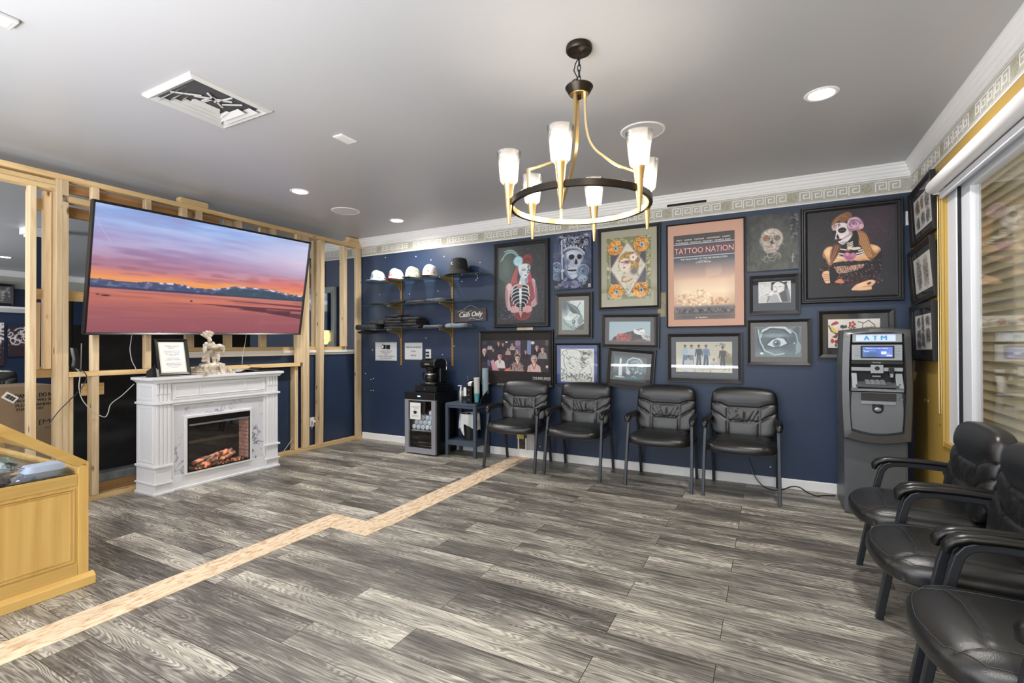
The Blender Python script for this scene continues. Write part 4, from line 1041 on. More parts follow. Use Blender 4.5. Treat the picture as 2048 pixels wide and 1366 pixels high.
def art_eye(P):
    P.grad([(0, (96, 112, 118)), (.5, (70, 86, 94)), (1, (104, 120, 126))]); P.e(860, 1035, 130, 100, (64, 80, 88), 0, .8); P.e(850, 1120, 90, 30, (110, 130, 136), 0, 1)
    P.l([(760, 1010), (780, 965), (840, 940), (930, 950), (975, 990), (985, 1050)], 14, (186, 200, 202)); P.l([(775, 985), (830, 955), (910, 960), (965, 1000)], 12, (44, 54, 60)); P.l([(745, 960), (760, 1040), (790, 1100), (860, 1130), (920, 1120)], 8, (176, 192, 196)); P.l([(735, 950), (748, 1050), (780, 1115)], 8, (36, 46, 52)); P.e(990, 1000, 26, 60, (54, 68, 76), 20); P.l([(960, 960), (1000, 990), (1015, 1060), (1000, 1120)], 7, (150, 168, 172)); P.e(1015, 1080, 18, 36, (130, 150, 156))
    P.p([(805, 1062), (835, 1030), (880, 1014), (920, 1022), (942, 1052), (900, 1072), (850, 1078)], (196, 210, 212)); P.e(872, 1052, 27, 26, (92, 116, 124)); P.e(872, 1052, 12, 12, (20, 26, 30)); P.e(866, 1046, 5, 4, (230, 236, 236)); P.l([(800, 1062), (835, 1028), (880, 1010), (925, 1018), (950, 1055)], 8, (28, 36, 42)); P.l([(808, 1066), (850, 1082), (905, 1074), (945, 1056)], 5, (40, 50, 56)); P.e(860, 1000, 90, 14, (120, 140, 146), 0, 1); P.e(770, 1120, 12, 8, (230, 234, 234)); P.grain(14, 4, 50)


def art_group(P):
    P.grad([(0, (182, 178, 160)), (.55, (196, 192, 174)), (.6, (206, 204, 190)), (1, (214, 210, 194))])
    for r_ in range(6):
        P.l([(175, 1045 + r_ * 17), (562, 1045 + r_ * 17)], 1.2, (150, 148, 136))
    P.e(540, 1170, 60, 40, (120, 122, 90), 0, 1)
    for i, (x, sh, pt) in enumerate([(240, (150, 176, 196), (90, 104, 126)), (285, (170, 188, 196), (110, 120, 136)), (337, (44, 48, 54), (70, 84, 110)), (387, (90, 120, 156), (66, 82, 110)), (500, (52, 46, 46), (60, 56, 62))]):
        y = 1062 + (0 if i < 4 else 12)
        P.p([(x - 13, y + 60), (x + 14, y + 60), (x + 18, y + 150), (x + 2, y + 150), (x, y + 90), (x - 4, y + 150), (x - 20, y + 150)], pt); P.p([(x - 17, y + 22), (x + 17, y + 22), (x + 16, y + 70), (x - 15, y + 70)], sh); P.l([(x - 18, y + 26), (x - 24, y + 76)], 8, sh); P.l([(x + 18, y + 26), (x + 24, y + 70)], 8, sh); P.e(x, y + 6, 9, 13, (150, 112, 92)); P.e(x, y - 4, 10, 7, (36, 30, 30))
    P.l([(520, 1100), (545, 1130), (520, 1140)], 8, (150, 110, 96)); P.e(265, 1150, 10, 13, (150, 112, 92)); P.e(265, 1140, 11, 7, (36, 30, 30)); P.p([(235, 1170), (295, 1170), (300, 1215), (320, 1240), (215, 1248), (230, 1210)], (176, 190, 198)); P.p([(205, 1225), (320, 1230), (310, 1250), (210, 1254)], (206, 206, 206))
    P.e(440, 1165, 9, 12, (150, 112, 92)); P.p([(420, 1180), (465, 1180), (480, 1225), (410, 1235)], (176, 180, 186)); P.l([(330, 1245), (560, 1232)], 4, (150, 146, 136)); P.specks(16, 5, (180, 560, 1235, 1260), 5, [(150, 146, 136)])
    for k in range(3): P.swirls(4, k, (455, 515, 1040, 1062), 8, 1.8, (60, 60, 66))


def art_catrina(P):
    P.grad([(0, (42, 40, 46)), (1, (40, 40, 46))]); P.specks(900, 3, (115, 1260, 110, 1270), 5, [(60, 58, 66), (30, 30, 34), (74, 70, 82)], .6); P.e(1020, 330, 220, 260, (76, 54, 68), 0, 1.6, .65); P.specks(220, 4, (850, 1240, 130, 600), 5, [(100, 70, 90), (56, 46, 56)], .7)
    sk = (218, 164, 118); hi = (244, 204, 160); sd = (128, 82, 58)
    P.s([(318, 695), (345, 630), (400, 590), (455, 590), (520, 640), (700, 625), (850, 640), (930, 600), (1010, 615), (1075, 668), (1040, 730), (940, 815), (860, 770), (700, 800), (560, 775), (420, 835), (365, 775)], sk)
    P.e(390, 660, 46, 64, hi, 15, 1, .85); P.e(1005, 650, 44, 28, hi, 20, 1, .85); P.s([(318, 695), (332, 650), (350, 690), (390, 770), (415, 835), (365, 775)], sd, .7); P.s([(1075, 668), (1050, 690), (960, 780), (940, 815), (1040, 735)], sd, .6); P.s([(430, 640), (470, 610), (500, 700), (450, 800), (420, 760)], sd, .75); P.s([(440, 790), (560, 740), (650, 790), (600, 812), (500, 808)], (236, 188, 142), .9); P.s([(730, 790), (800, 735), (900, 740), (935, 790), (850, 808)], (228, 176, 130), .9); P.c([(600, 800), (660, 815), (740, 800)], 12, sd, .8)
    P.s([(560, 610), (700, 590), (860, 620), (880, 700), (740, 740), (600, 735), (540, 690)], (32, 27, 31))
    for (a, b, c_) in (((560, 632), (600, 640), (650, 652)), ((545, 688), (590, 700), (640, 706)), ((520, 738), (580, 752), (640, 770)), ((770, 708), (820, 700), (862, 688)), ((760, 742), (820, 730), (858, 716)), ((800, 672), (840, 664), (868, 650))): P.c([a, b, c_], 17, (234, 222, 208)); P.c([(q[0], q[1] + 7) for q in (a, b, c_)], 3, (140, 120, 110), .8)
    P.s([(645, 545), (720, 525), (738, 600), (735, 650), (640, 640)], (34, 28, 32))
    for k in range(4): P.c([(652, 560 + k * 25), (688, 560 + k * 25), (722, 545 + k * 27)], 14, (232, 222, 204))
    P.s([(700, 640), (730, 618), (800, 620), (830, 640), (780, 655), (720, 656)], (226, 214, 200)); P.s([(655, 620), (700, 610), (712, 640), (670, 650)], (226, 214, 200))
    P.s([(592, 730), (612, 690), (655, 680), (690, 700), (735, 690), (764, 725), (745, 770), (690, 812), (630, 775)], (190, 118, 156)); P.e(650, 712, 26, 18, (226, 168, 194), 0, .8); P.e(715, 725, 24, 20, (214, 146, 178), 0, .8)
    for k in range(10): P.c([(615 + k * 14, 700 + (k % 3) * 8), (625 + k * 12, 735), (650 + k * 6, 775)], 3, (116, 56, 92), .8)
    P.e(660, 655, 24, 12, (196, 104, 74), 20)
    P.s([(770, 400), (830, 405), (890, 450), (925, 520), (950, 620), (990, 700), (1020, 720), (985, 770), (930, 800), (880, 720), (830, 620), (780, 560)], (150, 98, 60))
    for k in range(15): P.c([(780 + k * 7, 415 + k * 3), (800 + k * 8, 520), (850 + k * 7, 640), (890 + k * 6, 760 - (k % 3) * 20)], 7, ((232, 190, 132), (96, 58, 40), (186, 132, 84))[k % 3], .75)
    P.s([(700, 410), (770, 400), (800, 520), (785, 610), (735, 610), (722, 520)], (28, 23, 27))
    P.s([(470, 560), (560, 580), (545, 660), (490, 760), (430, 820), (440, 700)], (104, 66, 52))
    for k in range(7): P.c([(545 - k * 10, 585), (510 - k * 9, 680), (440 - k * 2, 815 - k * 8)], 5, ((60, 34, 34), (170, 112, 80), (216, 160, 112))[k % 3], .8)
    P.s([(438, 330), (450, 260), (500, 200), (580, 160), (660, 140), (710, 175), (700, 230), (640, 260), (600, 300), (540, 250), (480, 290), (455, 350)], (132, 88, 56))
    for k in range(14): P.c([(445 + k * 6, 330 - k * 6), (500 + k * 8, 230 - k * 4), (600 + k * 7, 165 + k * 5)], 6, ((220, 172, 114), (72, 44, 34), (160, 108, 68))[k % 3], .75)
    P.s([(452, 320), (490, 285), (560, 275), (650, 300), (690, 380), (720, 440), (690, 500), (640, 545), (600, 572), (560, 560), (520, 520), (490, 480), (500, 430), (470, 390)], (226, 216, 216))
    P.s([(452, 320), (480, 296), (520, 300), (500, 380), (470, 380)], (206, 178, 178)); P.s([(640, 300), (690, 380), (720, 440), (700, 470), (660, 400)], (176, 160, 162), .7); P.e(600, 470, 40, 26, (240, 232, 230), 0, 1, .8)
    P.s([(528, 372), (560, 346), (610, 345), (640, 372), (622, 405), (580, 418), (545, 405)], (26, 20, 26)); P.c([(556, 388), (586, 378), (618, 384)], 6, (112, 96, 106)); P.s([(458, 385), (490, 372), (508, 395), (495, 425), (470, 430), (455, 410)], (32, 26, 30)); P.s([(522, 425), (535, 450), (548, 482), (520, 486), (506, 466)], (38, 28, 32))
    P.s([(500, 498), (530, 488), (552, 492), (588, 498), (560, 518), (520, 522)], (58, 32, 38)); P.c([(505, 506), (560, 502), (640, 470), (705, 425)], 5, (90, 50, 60)); [P.l([(600 + k * 22, 478 - k * 12), (606 + k * 22, 502 - k * 12)], 3, (70, 44, 50)) for k in range(4)]; P.specks(22, 9, (462, 560, 285, 345), 6, [(120, 60, 80), (60, 40, 50)]); P.specks(18, 19, (560, 640, 535, 562), 4, [(110, 70, 80)])
    P.s([(650, 300), (670, 240), (740, 215), (800, 230), (850, 290), (862, 350), (830, 390), (760, 395), (690, 400), (655, 350)], (172, 130, 156)); rose(P, 735, 310, 82, (184, 138, 164), (222, 190, 206), (92, 54, 80)); P.s([(800, 330), (850, 320), (866, 360), (830, 385), (800, 370)], (216, 178, 184)); P.s([(670, 370), (720, 375), (735, 400), (690, 410)], (156, 114, 136))
    P.s([(400, 840), (480, 808), (600, 800), (760, 812), (900, 818), (1000, 770), (1075, 700), (1095, 800), (1085, 920), (1040, 1020), (960, 1090), (760, 1110), (560, 1110), (400, 1110), (300, 1040), (280, 940), (320, 820), (345, 740), (380, 800)], (26, 22, 26)); P.s([(450, 880), (540, 860), (700, 862), (860, 850), (830, 900), (700, 940), (560, 958), (500, 930)], (206, 164, 140))
    for k in range(12): P.c([(470 + k * 32, 868), (480 + k * 32, 900), (470 + k * 30, 940)], 5, (60, 42, 44), .8)
    P.specks(700, 11, (285, 1090, 790, 1110), 6, [(20, 18, 22), (96, 56, 62), (60, 46, 52), (176, 140, 134), (30, 26, 30)], .85); P.specks(160, 12, (470, 1040, 1000, 1130), 7, [(150, 70, 80), (90, 40, 50), (40, 30, 34)], .7)
    P.s([(322, 930), (360, 912), (405, 920), (418, 1000), (420, 1070), (360, 1078), (330, 1020), (312, 970)], (232, 184, 144)); [P.c([(322, 948 + k * 30), (360, 962 + k * 27), (400, 966 + k * 25)], 5, (112, 68, 52)) for k in range(4)]; P.s([(415, 890), (490, 890), (505, 1060), (425, 1082)], (22, 18, 22)); P.s([(480, 1070), (520, 1040), (565, 1030), (606, 1082), (540, 1088)], (206, 130, 96))
    P.s([(700, 1182), (760, 1120), (840, 1090), (900, 1072), (960, 1066), (1004, 1082), (998, 1110), (960, 1150), (955, 1188), (860, 1196), (760, 1198)], (232, 186, 146)); P.e(830, 1120, 60, 16, (246, 208, 170), -22, 1, .8); P.s([(900, 1110), (930, 1092), (955, 1098), (940, 1118), (912, 1124)], (66, 42, 36)); P.c([(850, 1152), (900, 1148), (962, 1146)], 5, (160, 102, 74)); P.c([(720, 1192), (840, 1200), (955, 1192)], 8, (146, 92, 66)); P.c([(905, 1128), (940, 1135), (985, 1118)], 4, (170, 112, 84))


def art_flash_red(P):
    K = (40, 36, 38); P.p([(230, 1000), (250, 985), (270, 978), (290, 992), (262, 1005), (235, 1010)], (168, 44, 50)); P.l([(215, 1010), (235, 1050), (270, 1070), (290, 1060)], 8, K); P.p([(228, 1010), (258, 1030), (280, 1062), (250, 1060), (232, 1040)], (214, 196, 92)); P.e(285, 1045, 14, 22, (226, 190, 176)); P.e(322, 1020, 22, 10, (30, 60, 62)); P.specks(9, 4, (300, 345, 1005, 1035), 6, [(28, 46, 50)])
    for k in range(5): P.e(378 + 17 * math.cos(k * 1.256), 1003 + 15 * math.sin(k * 1.256), 9, 9, (178, 60, 70))
    P.e(378, 1003, 8, 8, (214, 190, 120)); P.l([(378, 1012), (372, 1040)], 4, K); P.e(360, 1028, 12, 4, (40, 80, 60), 30); P.e(392, 1028, 12, 4, (40, 80, 60), -30)
    P.l([(420, 985), (455, 995), (475, 985), (490, 975), (500, 985), (530, 1010)], 5, K); P.l([(448, 1025), (450, 1000), (490, 978), (520, 1000), (535, 1030)], 4, (130, 84, 60)); P.l([(440, 1030), (535, 1022)], 4, K); P.l([(470, 1018), (490, 1030), (510, 1018)], 5, (190, 150, 80))
    P.p([(235, 1095), (270, 1070), (290, 1078), (262, 1098)], (178, 52, 56)); P.e(262, 1092, 12, 9, (60, 90, 60)); P.e(240, 1120, 12, 16, (200, 60, 50)); P.p([(250, 1120), (290, 1105), (300, 1140), (262, 1140)], (150, 36, 44)); P.e(264, 1152, 8, 10, (50, 50, 56)); P.p([(320, 1080), (400, 1070), (410, 1130), (330, 1140)], (180, 60, 60)); P.e(470, 1100, 34, 30, (60, 90, 96)); P.e(530, 1100, 18, 30, (200, 150, 80))


def art_flash(seed, lay):
    def f(P):
        P.grain(10, seed, 10)
        for (cx, cy, rx, ry, c) in lay:
            P.e(cx, cy, rx * .85, ry * .9, tuple(q + (225 - q) * .55 for q in c), 0, .6); P.swirls(int(17), seed + int(cx * 100), (cx - rx * .8, cx + rx * .8, cy - ry * .85, cy + ry * .85), min(rx, ry) * .55, .012, c, 1.1); P.specks(26, seed + int(cx * 90), (cx - rx * .8, cx + rx * .8, cy - ry * .9, cy + ry * .9), min(rx, ry) * .12, [c, (50, 46, 46), tuple(min(255, q + 50) for q in c)], .9)
    return f


G_ = 'framed artworks on the blue wall'
picture('tall black framed painting of a red haired woman with painted ribs and teal flower', -3.514, 1.966, .699, .984, .055, art_ribs, 210, crop=(95, 670, 165, 1160), bgc=(52, 54, 57), d=.04, glass=False, prof=[(0, 0), (0, -.03), (.008, -.04), (.02, -.04), (.026, -.03), (.038, -.03), (.044, -.022), (.055, -.018), (.055, 0)])
picture('unframed canvas of a crowned grey skull with roses and sword', -2.891, 2.172, .437, .60, .0, art_king, 170, rot=0, crop=(775, 1265, 60, 735), bgc=(60, 70, 96), d=.028, glass=False, noframe=True, name='canvas_print', cat='canvas')
picture('black framed print of a lady in a diamond with orange flowers and beige mat', -2.286, 2.058, .635, .849, .032, art_goldlady, 190, crop=(957, 1290, 110, 610), bgc=(120, 124, 70), matc=(168, 164, 142), matw=(.058, .058, .075, .075), d=.032)
picture('small black framed drawing of a half masked face on a brown mat', -2.882, 1.59, .431, .495, .042, art_mask, 110, rot=-.6, crop=(883, 1190, 850, 1265), bgc=(200, 210, 210), matc=(104, 94, 80), matw=(.04, .055, .045, .05), d=.03)
picture('black framed picture of a pale woman lying down in red flowers', -2.274, 1.414, .59, .35, .035, art_lying, 120, rot=-1.2, crop=(972, 1302, 765, 925), bgc=(160, 184, 194), matc=(74, 66, 62), matw=(.045, .055, .045, .03), d=.03)


def txt_bad(t, aw, ah, ax, az, y, P):
    letters('lettering', [('THE BAD GUYS', .335, .105, .22, .019), ('THE ART OF JUSTIN REED', .335, .085, .215, .010)], mat('print_white', (240, 238, 236), .6), t, Matrix.Translation((0, y, 0)), .012)


picture('wide black framed poster of a crowd of illustrated men, bottom left of the wall', -3.599, 1.122, .965, .643, .03, art_crowd, 230, crop=(90, 1190, 240, 770), bgc=(52, 44, 52), matc=(38, 34, 33), matw=(.008, .03, .085, .14), d=.03, glass=False, texts=txt_bad)
picture('black framed ink drawing on white paper with a blue mat', -2.844, 1.064, .505, .46, .022, art_sketch, 150, crop=(1330, 1890, 350, 935), bgc=(216, 220, 216), matc=(66, 82, 140), matw=(.045, .04, .04, .02), d=.04)
picture('tilted black framed drawing of a skull and a lit candle', -2.271, 1.03, .489, .41, .04, art_candle, 120, rot=-4.5, crop=(1000, 1280, 1040, 1245), bgc=(96, 112, 118), matc=(72, 68, 68), matw=(.03, .045, .04, .04), d=.032)
picture('large black framed movie poster with peach mat and pink neon title', -1.56, 1.942, .701, 1.011, .014, art_nation, 200, crop=(165, 583, 275, 885), bgc=(200, 170, 160), matc=(206, 166, 148), matw=(.055, .075, .10, .065), d=.025, glass=False, texts=txt_nation)
picture('unframed dark canvas of a bare skull, high beside the sugar skull lady', -.991, 2.189, .408, .507, 0, art_oldskull, 130, crop=(660, 1018, 145, 550), bgc=(66, 68, 70), d=.02, glass=False, noframe=True, name='canvas_print', cat='canvas')
picture('small black framed drawing of a long haired woman smoking', -.982, 1.721, .407, .362, .036, art_smoker, 110, crop=(742, 958, 628, 790), bgc=(206, 206, 204), matc=(34, 35, 38), matw=(.045, .035, .03, .07), d=.03)
picture('black framed blue grey drawing of a single eye on brown mat', -.949, 1.293, .504, .414, .03, art_eye, 130, crop=(722, 1035, 940, 1143), bgc=(80, 96, 104), matc=(84, 76, 66), matw=(.035, .045, .038, .045), d=.03)
picture('black framed photograph of a group of men by a block wall', -1.572, 1.149, .67, .475, .038, art_group, 170, crop=(175, 562, 1030, 1262), bgc=(190, 186, 168), matc=(58, 58, 64), matw=(.045, .05, .05, .06), d=.032)
picture('large square framed painting of a sugar skull lady in black lace', -.416, 2.04, .71, .831, .05, art_catrina, 220, crop=(115, 1260, 110, 1270), bgc=(42, 41, 46), d=.045, glass=False, prof=[(0, 0), (0, -.03), (.006, -.045), (.016, -.045), (.022, -.034), (.034, -.034), (.04, -.026), (.05, -.02), (.05, 0)])
picture('black framed tattoo flash sheet with red flower and bow, behind the cash machine', -.386, 1.358, .527, .41, .034, art_flash_red, 150, crop=(210, 565, 965, 1170), bgc=(222, 218, 212), matc=(48, 46, 47), matw=(.04, .06, .045, .055), d=.03)
GR = 'framed flash sheets on the ochre wall'
L6 = [(.22, .28, .16, .2, (110, 84, 66)), (.5, .24, .1, .2, (120, 96, 60)), (.8, .28, .15, .24, (90, 92, 96)), (.22, .76, .13, .18, (70, 66, 70)), (.52, .72, .13, .2, (72, 72, 76)), (.82, .74, .13, .2, (80, 78, 80))]
L2 = [(.3, .5, .17, .44, (96, 84, 76)), (.7, .5, .17, .44, (110, 94, 82))]
L7 = [(.22, .2, .13, .14, (70, 66, 66)), (.5, .25, .1, .24, (64, 60, 60)), (.8, .2, .14, .14, (84, 80, 80)), (.22, .56, .15, .14, (76, 70, 70)), (.5, .7, .12, .22, (64, 60, 60)), (.8, .6, .15, .22, (70, 66, 66)), (.24, .84, .15, .12, (78, 74, 74))]
for (yc, zc, w_, h_, ro, le, lay, sd, lb) in [(-.41, 2.245, .60, .41, 2.5, 2., L6, 3, 'topmost black framed flash sheet on the ochre wall, six small designs'), (-.405, 1.795, .60, .42, 3.2, 3., L2, 5, 'middle black framed flash sheet on the ochre wall, two tall designs'), (-.41, 1.36, .585, .415, 1, 1, L7, 8, 'lowest black framed flash sheet on the ochre wall, beside the cash machine')]:
    picture(lb, yc, zc, w_, h_, .035, art_flash(sd, lay), 130, rot=ro, wall='right', bgc=(236, 234, 230), matc=(36, 37, 41), matw=(.05, .055, .045, .045), d=.034, lean=le, group=GR, gap=.012)

# pictures in the further room, seen through the studs
RF = Matrix.Rotation(PI / 2, 4, 'Z')
picture('small framed gold and grey pattern print standing on the far shelf', 0, 0, .9, .42, .05, lambda P: (P.swirls(60, 4, (0, 1, 0, 1), .08, .02, (226, 226, 220)), P.e(.5, .5, .2, .3, (170, 120, 50), 0, .5)), 60, wall='x', loc=(Vector((XF + .29, -1.62, 2.26)), RF), bgc=(90, 90, 92), d=.03, group='pictures on the far wall', glass=False)
splat = lambda sd: (lambda P: (P.swirls(26, sd, (0, 1, 0, .5), .2, .03, (236, 230, 230), .7), P.specks(60, sd + 1, (0, 1, .2, .9), .012, [(236, 230, 230)])))
picture('dark canvas with white paint splatter, left of the far pair', 0, 0, .42, .82, 0, splat(3), 60, wall='x', loc=(Vector((XF + .21, -1.50, 1.32)), RF), bgc=(60, 44, 52), d=.04, group='pictures on the far wall', noframe=True, glass=False, name='canvas_print', cat='canvas')
picture('dark canvas with white paint splatter, right of the far pair', 0, 0, .60, .58, 0, splat(6), 60, wall='x', loc=(Vector((XF + .21, -.94, 1.37)), RF), bgc=(54, 40, 48), d=.04, group='pictures on the far wall', noframe=True, glass=False, name='canvas_print', cat='canvas')
picture('framed painting of a brown skull seen between studs right of the television', -6.93, 2.30, .42, .52, .04, lambda P: (skull(P, .5, .35, .2, (190, 170, 130), (120, 96, 70), (50, 40, 34)), P.grain(30, 3, 20)), 70, bgc=(60, 58, 56), group='pictures on the far wall')
M_mir = mat('mirror', (140, 150, 160), .04, metal=1)
t = thing('wall_mirror', 'grey framed mirror on the blue wall seen between the studs', 'mirror', (-6.88, -.02, 1.25))
part('frame', frame_bars(.86, .86, .085, .045).move((0, 0, .43)), mat('grey_frame', (128, 136, 136), .45), t, bevel=.002)
part('mirror_glass', B().box(-.36, .36, -.02, -.012, .07, .79), M_mir, t)
t = thing('wall_lamp', 'small glowing wall lamp in front of the grey mirror', 'wall lamp', (-6.62, -.05, 1.29))
part('shade', B().lathe([(.025, 0), (.05, .05), (.055, .13), (.03, .2)], (0, 0, 0), 16), mat('lamp_glow', (255, 226, 150), .4, emit=(255, 206, 120), estr=1.6), t)
part('bracket', B().box(-.012, .012, 0, .05, .08, .12).lathe([(.02, -.03), (.03, 0)], (0, 0, 0), 12, True), M_brass, t)
picture('little framed card print below the skull painting', -6.98, 1.46, .15, .2, .018, lambda P: P.e(.5, .5, .25, .3, (60, 80, 56)), 24, bgc=(220, 222, 210), group='pictures on the far wall', glass=False)

# ------------------------------------------------------------------ ceiling fittings
M_led = mat('led_lens', (255, 255, 255), .4, emit=(255, 252, 246), estr=14)
t0 = None
DL = ['round recessed ceiling light nearest the television screen', 'round recessed ceiling light close to the blue wall, left of the chandelier', 'round recessed ceiling light on the right, towards the window wall', 'round recessed ceiling light in the further room beyond the studs']
for i, (x, y) in enumerate(DOWNLIGHTS):
    lb = (DL + ['round recessed ceiling light above the near end of the window wall chairs', 'round recessed ceiling light above the near end of the display case', 'round recessed ceiling light in the middle of the room behind the viewer', 'round recessed ceiling light in the further room, nearest the studs'])[i]
    if i == 0:
        t0 = thing('recessed_light', lb, 'ceiling light', (x, y, H), group='recessed ceiling lights')
        part('trim_ring', B().lathe([(.066, -.003), (.072, -.006), (.084, -.005), (.09, 0)], n=32), M_white, t0)
        part('lens', B().lathe([(.066, -.004), (.066, -.0035)], n=32, cap=True), M_led, t0); index(t0)
    else: dup(t0, (x, y, H), label=lb)
    l = bpy.data.lights.new('downlight', 'AREA'); l.shape = 'DISK'; l.size = .13; l.energy = DOWN_W; l.color = (1, .96, .9); l.spread = math.radians(165)
    o = bpy.data.objects.new('downlight_lamp', l); COL.objects.link(o); o.location = (x, y, H - .012)
M_grille = mat('speaker_grille', (206, 206, 208), .6)
for i, (x, y, lb) in enumerate([(-5.084, -1.135, 'round white ceiling speaker between the two small downlights'), (-1.78, -1.597, 'round white ceiling speaker behind the chandelier')]):
    t = thing('ceiling_speaker', lb, 'speaker', (x, y, H), group='ceiling speakers')
    part('rim', B().lathe([(.135, -.004), (.142, -.006), (.15, 0)], n=36), M_white, t)
    part('grille', B().lathe([(.135, -.0045), (.135, -.002)], n=36, cap=True), M_grille, t)
# big air diffuser
t = thing('air_diffuser', 'square white ceiling air diffuser with nested curved louvres', 'air vent', (-3.98, -3.228, H))
M_vent = mat('vent_enamel', (186, 186, 186), .5)
b = B()
b.ring([[(sx * r, sy * r, z_) for sx, sy in ((-1, -1), (1, -1), (1, 1), (-1, 1))] for r, z_ in ((.245, 0), (.243, -.012), (.222, -.024), (.190, -.006), (.19, .0))], True, False, False)
part('frame', b, M_vent, t, bevel=.001)
part('duct', B().box(-.188, .188, -.188, .188, -.002, -.001), mat('duct_grey', (62, 62, 64), .7), t)
for k in range(4):
    x0_, w_, yo = -.19 + .050 * k, .024, .186 - .034 * k
    g = B().add([(x0_, -yo, -.030), (x0_, yo, -.030), (x0_ + w_, yo - .012, -.008), (x0_ + w_, -yo + .012, -.008)], [(0, 1, 2, 3)])
    xe = .10 - .045 * k
    for sy in (-1, 1):
        if sy == 1 and k == 0: continue
        g.add([(x0_, sy * yo, -.030), (x0_ + w_, sy * (yo - .010), -.008), (xe - .02, sy * (yo - .012), -.006), (xe, sy * (yo - .002), -.012)], [(0, 1, 2, 3)])
    part('louvre', g, M_vent, t)
part('side_louvre', B().add([(-.15, .186, -.030), (.188, .186, -.030), (.15, .150, -.006), (-.12, .150, -.006)], [(0, 1, 2, 3)]), M_vent, t)
part('side_louvre', B().add([(-.10, .146, -.034), (.12, .146, -.034), (.09, .118, -.010), (-.07, .118, -.010)], [(0, 1, 2, 3)]), M_vent, t)
for a0_, a1_, w__ in (((.02, -.10), (.14, .05), .012), ((.12, -.08), (.03, .06), .012), ((-.05, -.19), (.06, -.08), .008), ((.05, .0), (.19, .02), .008), ((.0, -.04), (.10, -.03), .02), ((.06, .04), (.16, .10), .007)):
    part('damper_bar', B().tube([(a0_[0], a0_[1], -.012), (a1_[0], a1_[1], -.012)], sec=(w__, .006)), M_vent, t)
t = thing('ceiling_register', 'small rectangular white grille in the ceiling beyond the diffuser', 'vent', (-3.66, -2.475, H))
part('frame', B().box(-.045, .045, -.07, .07, -.008, 0), M_white, t, bevel=.002)
part('slats', B().box(-.03, -.022, -.055, .055, -.0095, -.008).box(-.006, .002, -.055, .055, -.0095, -.008).box(.018, .026, -.055, .055, -.0095, -.008), M_grille, t)
t = thing('smoke_alarm', 'white square fitting at the far left edge of the ceiling', 'ceiling fitting', tuple(PZ(0, 33, H - .0)))
part('cover', B().box(-.05, .05, -.05, .05, -.02, 0), M_vent, t, bevel=.006)
part('grille', B().box(-.03, .03, -.03, .03, -.022, -.02), M_grille, t)

# ------------------------------------------------------------------ chandelier
CX, CY = -1.838, -2.70
ch = thing('chandelier', 'six light chandelier, dark round hoop with brass torches and seeded glass shades', 'chandelier', (CX, CY, 1.8))
part('ceiling_canopy', B().lathe([(0, .938), (.062, .938), (.064, .93), (.064, .915), (.058, .908), (.015, .905), (.006, .90), (0, .9)], n=36), M_bronze, ch)
for k in range(6):
    zc = .886 - k * .0275
    pts = [(.008 * math.cos(a), 0, zc + .019 * math.sin(a)) if k % 2 == 0 else (0, .008 * math.cos(a), zc + .019 * math.sin(a)) for a in [2 * PI * q / 14 for q in range(15)]]
    part('chain_link', B().tube(pts, .0024, 6), M_bronze, ch)
pts = [(-.02 * math.cos(a) - .022, .004, .762 + .022 * math.sin(a)) for a in [2 * PI * q / 14 for q in range(15)]]
part('chain_link', B().tube(pts, .0024, 6), M_bronze, ch)
part('power_cord', B().tube([(.003, .006, .90), (-.022, .008, .86), (-.03, .008, .83), (-.012, .01, .79), (-.025, .006, .765), (0, .006, .738)], .0028, 6), M_matte, ch)
part('hub', B().lathe([(0, .738), (.066, .738), (.068, .734), (.050, .703), (.048, .700), (0, .700)], n=36), M_bronze, ch)
part('hub_plate', B().lathe([(0, .6995), (.046, .6995), (.044, .697), (0, .696)], n=30), M_brass, ch)
part('finial', B().lathe([(0, .697), (.009, .697), (.009, .678), (0, .674)], n=12), M_bronze, ch)
RR = .335
ZR = .160
part('hoop', B().lathe([(RR - .008, ZR - .0145), (RR + .008, ZR - .0145), (RR + .008, ZR + .0145), (RR - .008, ZR + .0145), (RR - .008, ZR - .0145)], n=72), M_bronze, ch, bevel=.001)
part('hoop_lining', B().lathe([(RR - .0085, ZR - .0135), (RR - .0095, ZR - .0135), (RR - .0095, ZR + .0135), (RR - .0085, ZR + .0135), (RR - .0085, ZR - .0135)], n=72), M_brass, ch)
vd = np.array([CC[0] - CX, CC[1] - CY]); vd /= np.linalg.norm(vd)      # towards the viewer's side of the hoop
rt = np.array([-vd[1], vd[0]])


def smooth(P_, n=5):
    out = []
    for i in range(len(P_) - 1):
        p0, p1, p2, p3 = [np.array(P_[min(max(i + k, 0), len(P_) - 1)], float) for k in (-1, 0, 1, 2)]
        for q in range(n):
            u = q / n; out.append(tuple(.5 * (2 * p1 + (p2 - p0) * u + (2 * p0 - 5 * p1 + 4 * p2 - p3) * u * u + (3 * p1 - p0 - 3 * p2 + p3) * u ** 3)))
    return out + [P_[-1]]


def cdir(deg):
    a = math.radians(deg); return vd * math.cos(a) + rt * math.sin(a)


for deg in (78, -42, -162):
    d_ = cdir(deg)
    prof = smooth([(.028, .70), (.030, .60), (.036, .53), (.050, .469), (.078, .42), (.115, .384), (.178, .333), (.235, .302), (.29, .275), (RR, .256)])
    part('arm', B().tube([(d_[0] * r, d_[1] * r, z_) for r, z_ in prof], sec=(.016, .010), up=(d_[0], d_[1], 0)), M_brass, ch)
    part('arm_drop', B().tube([(d_[0] * RR, d_[1] * RR, .261), (d_[0] * RR, d_[1] * RR, ZR + .0)], sec=(.014, .010), up=(d_[0], d_[1], 0)), M_brass, ch)


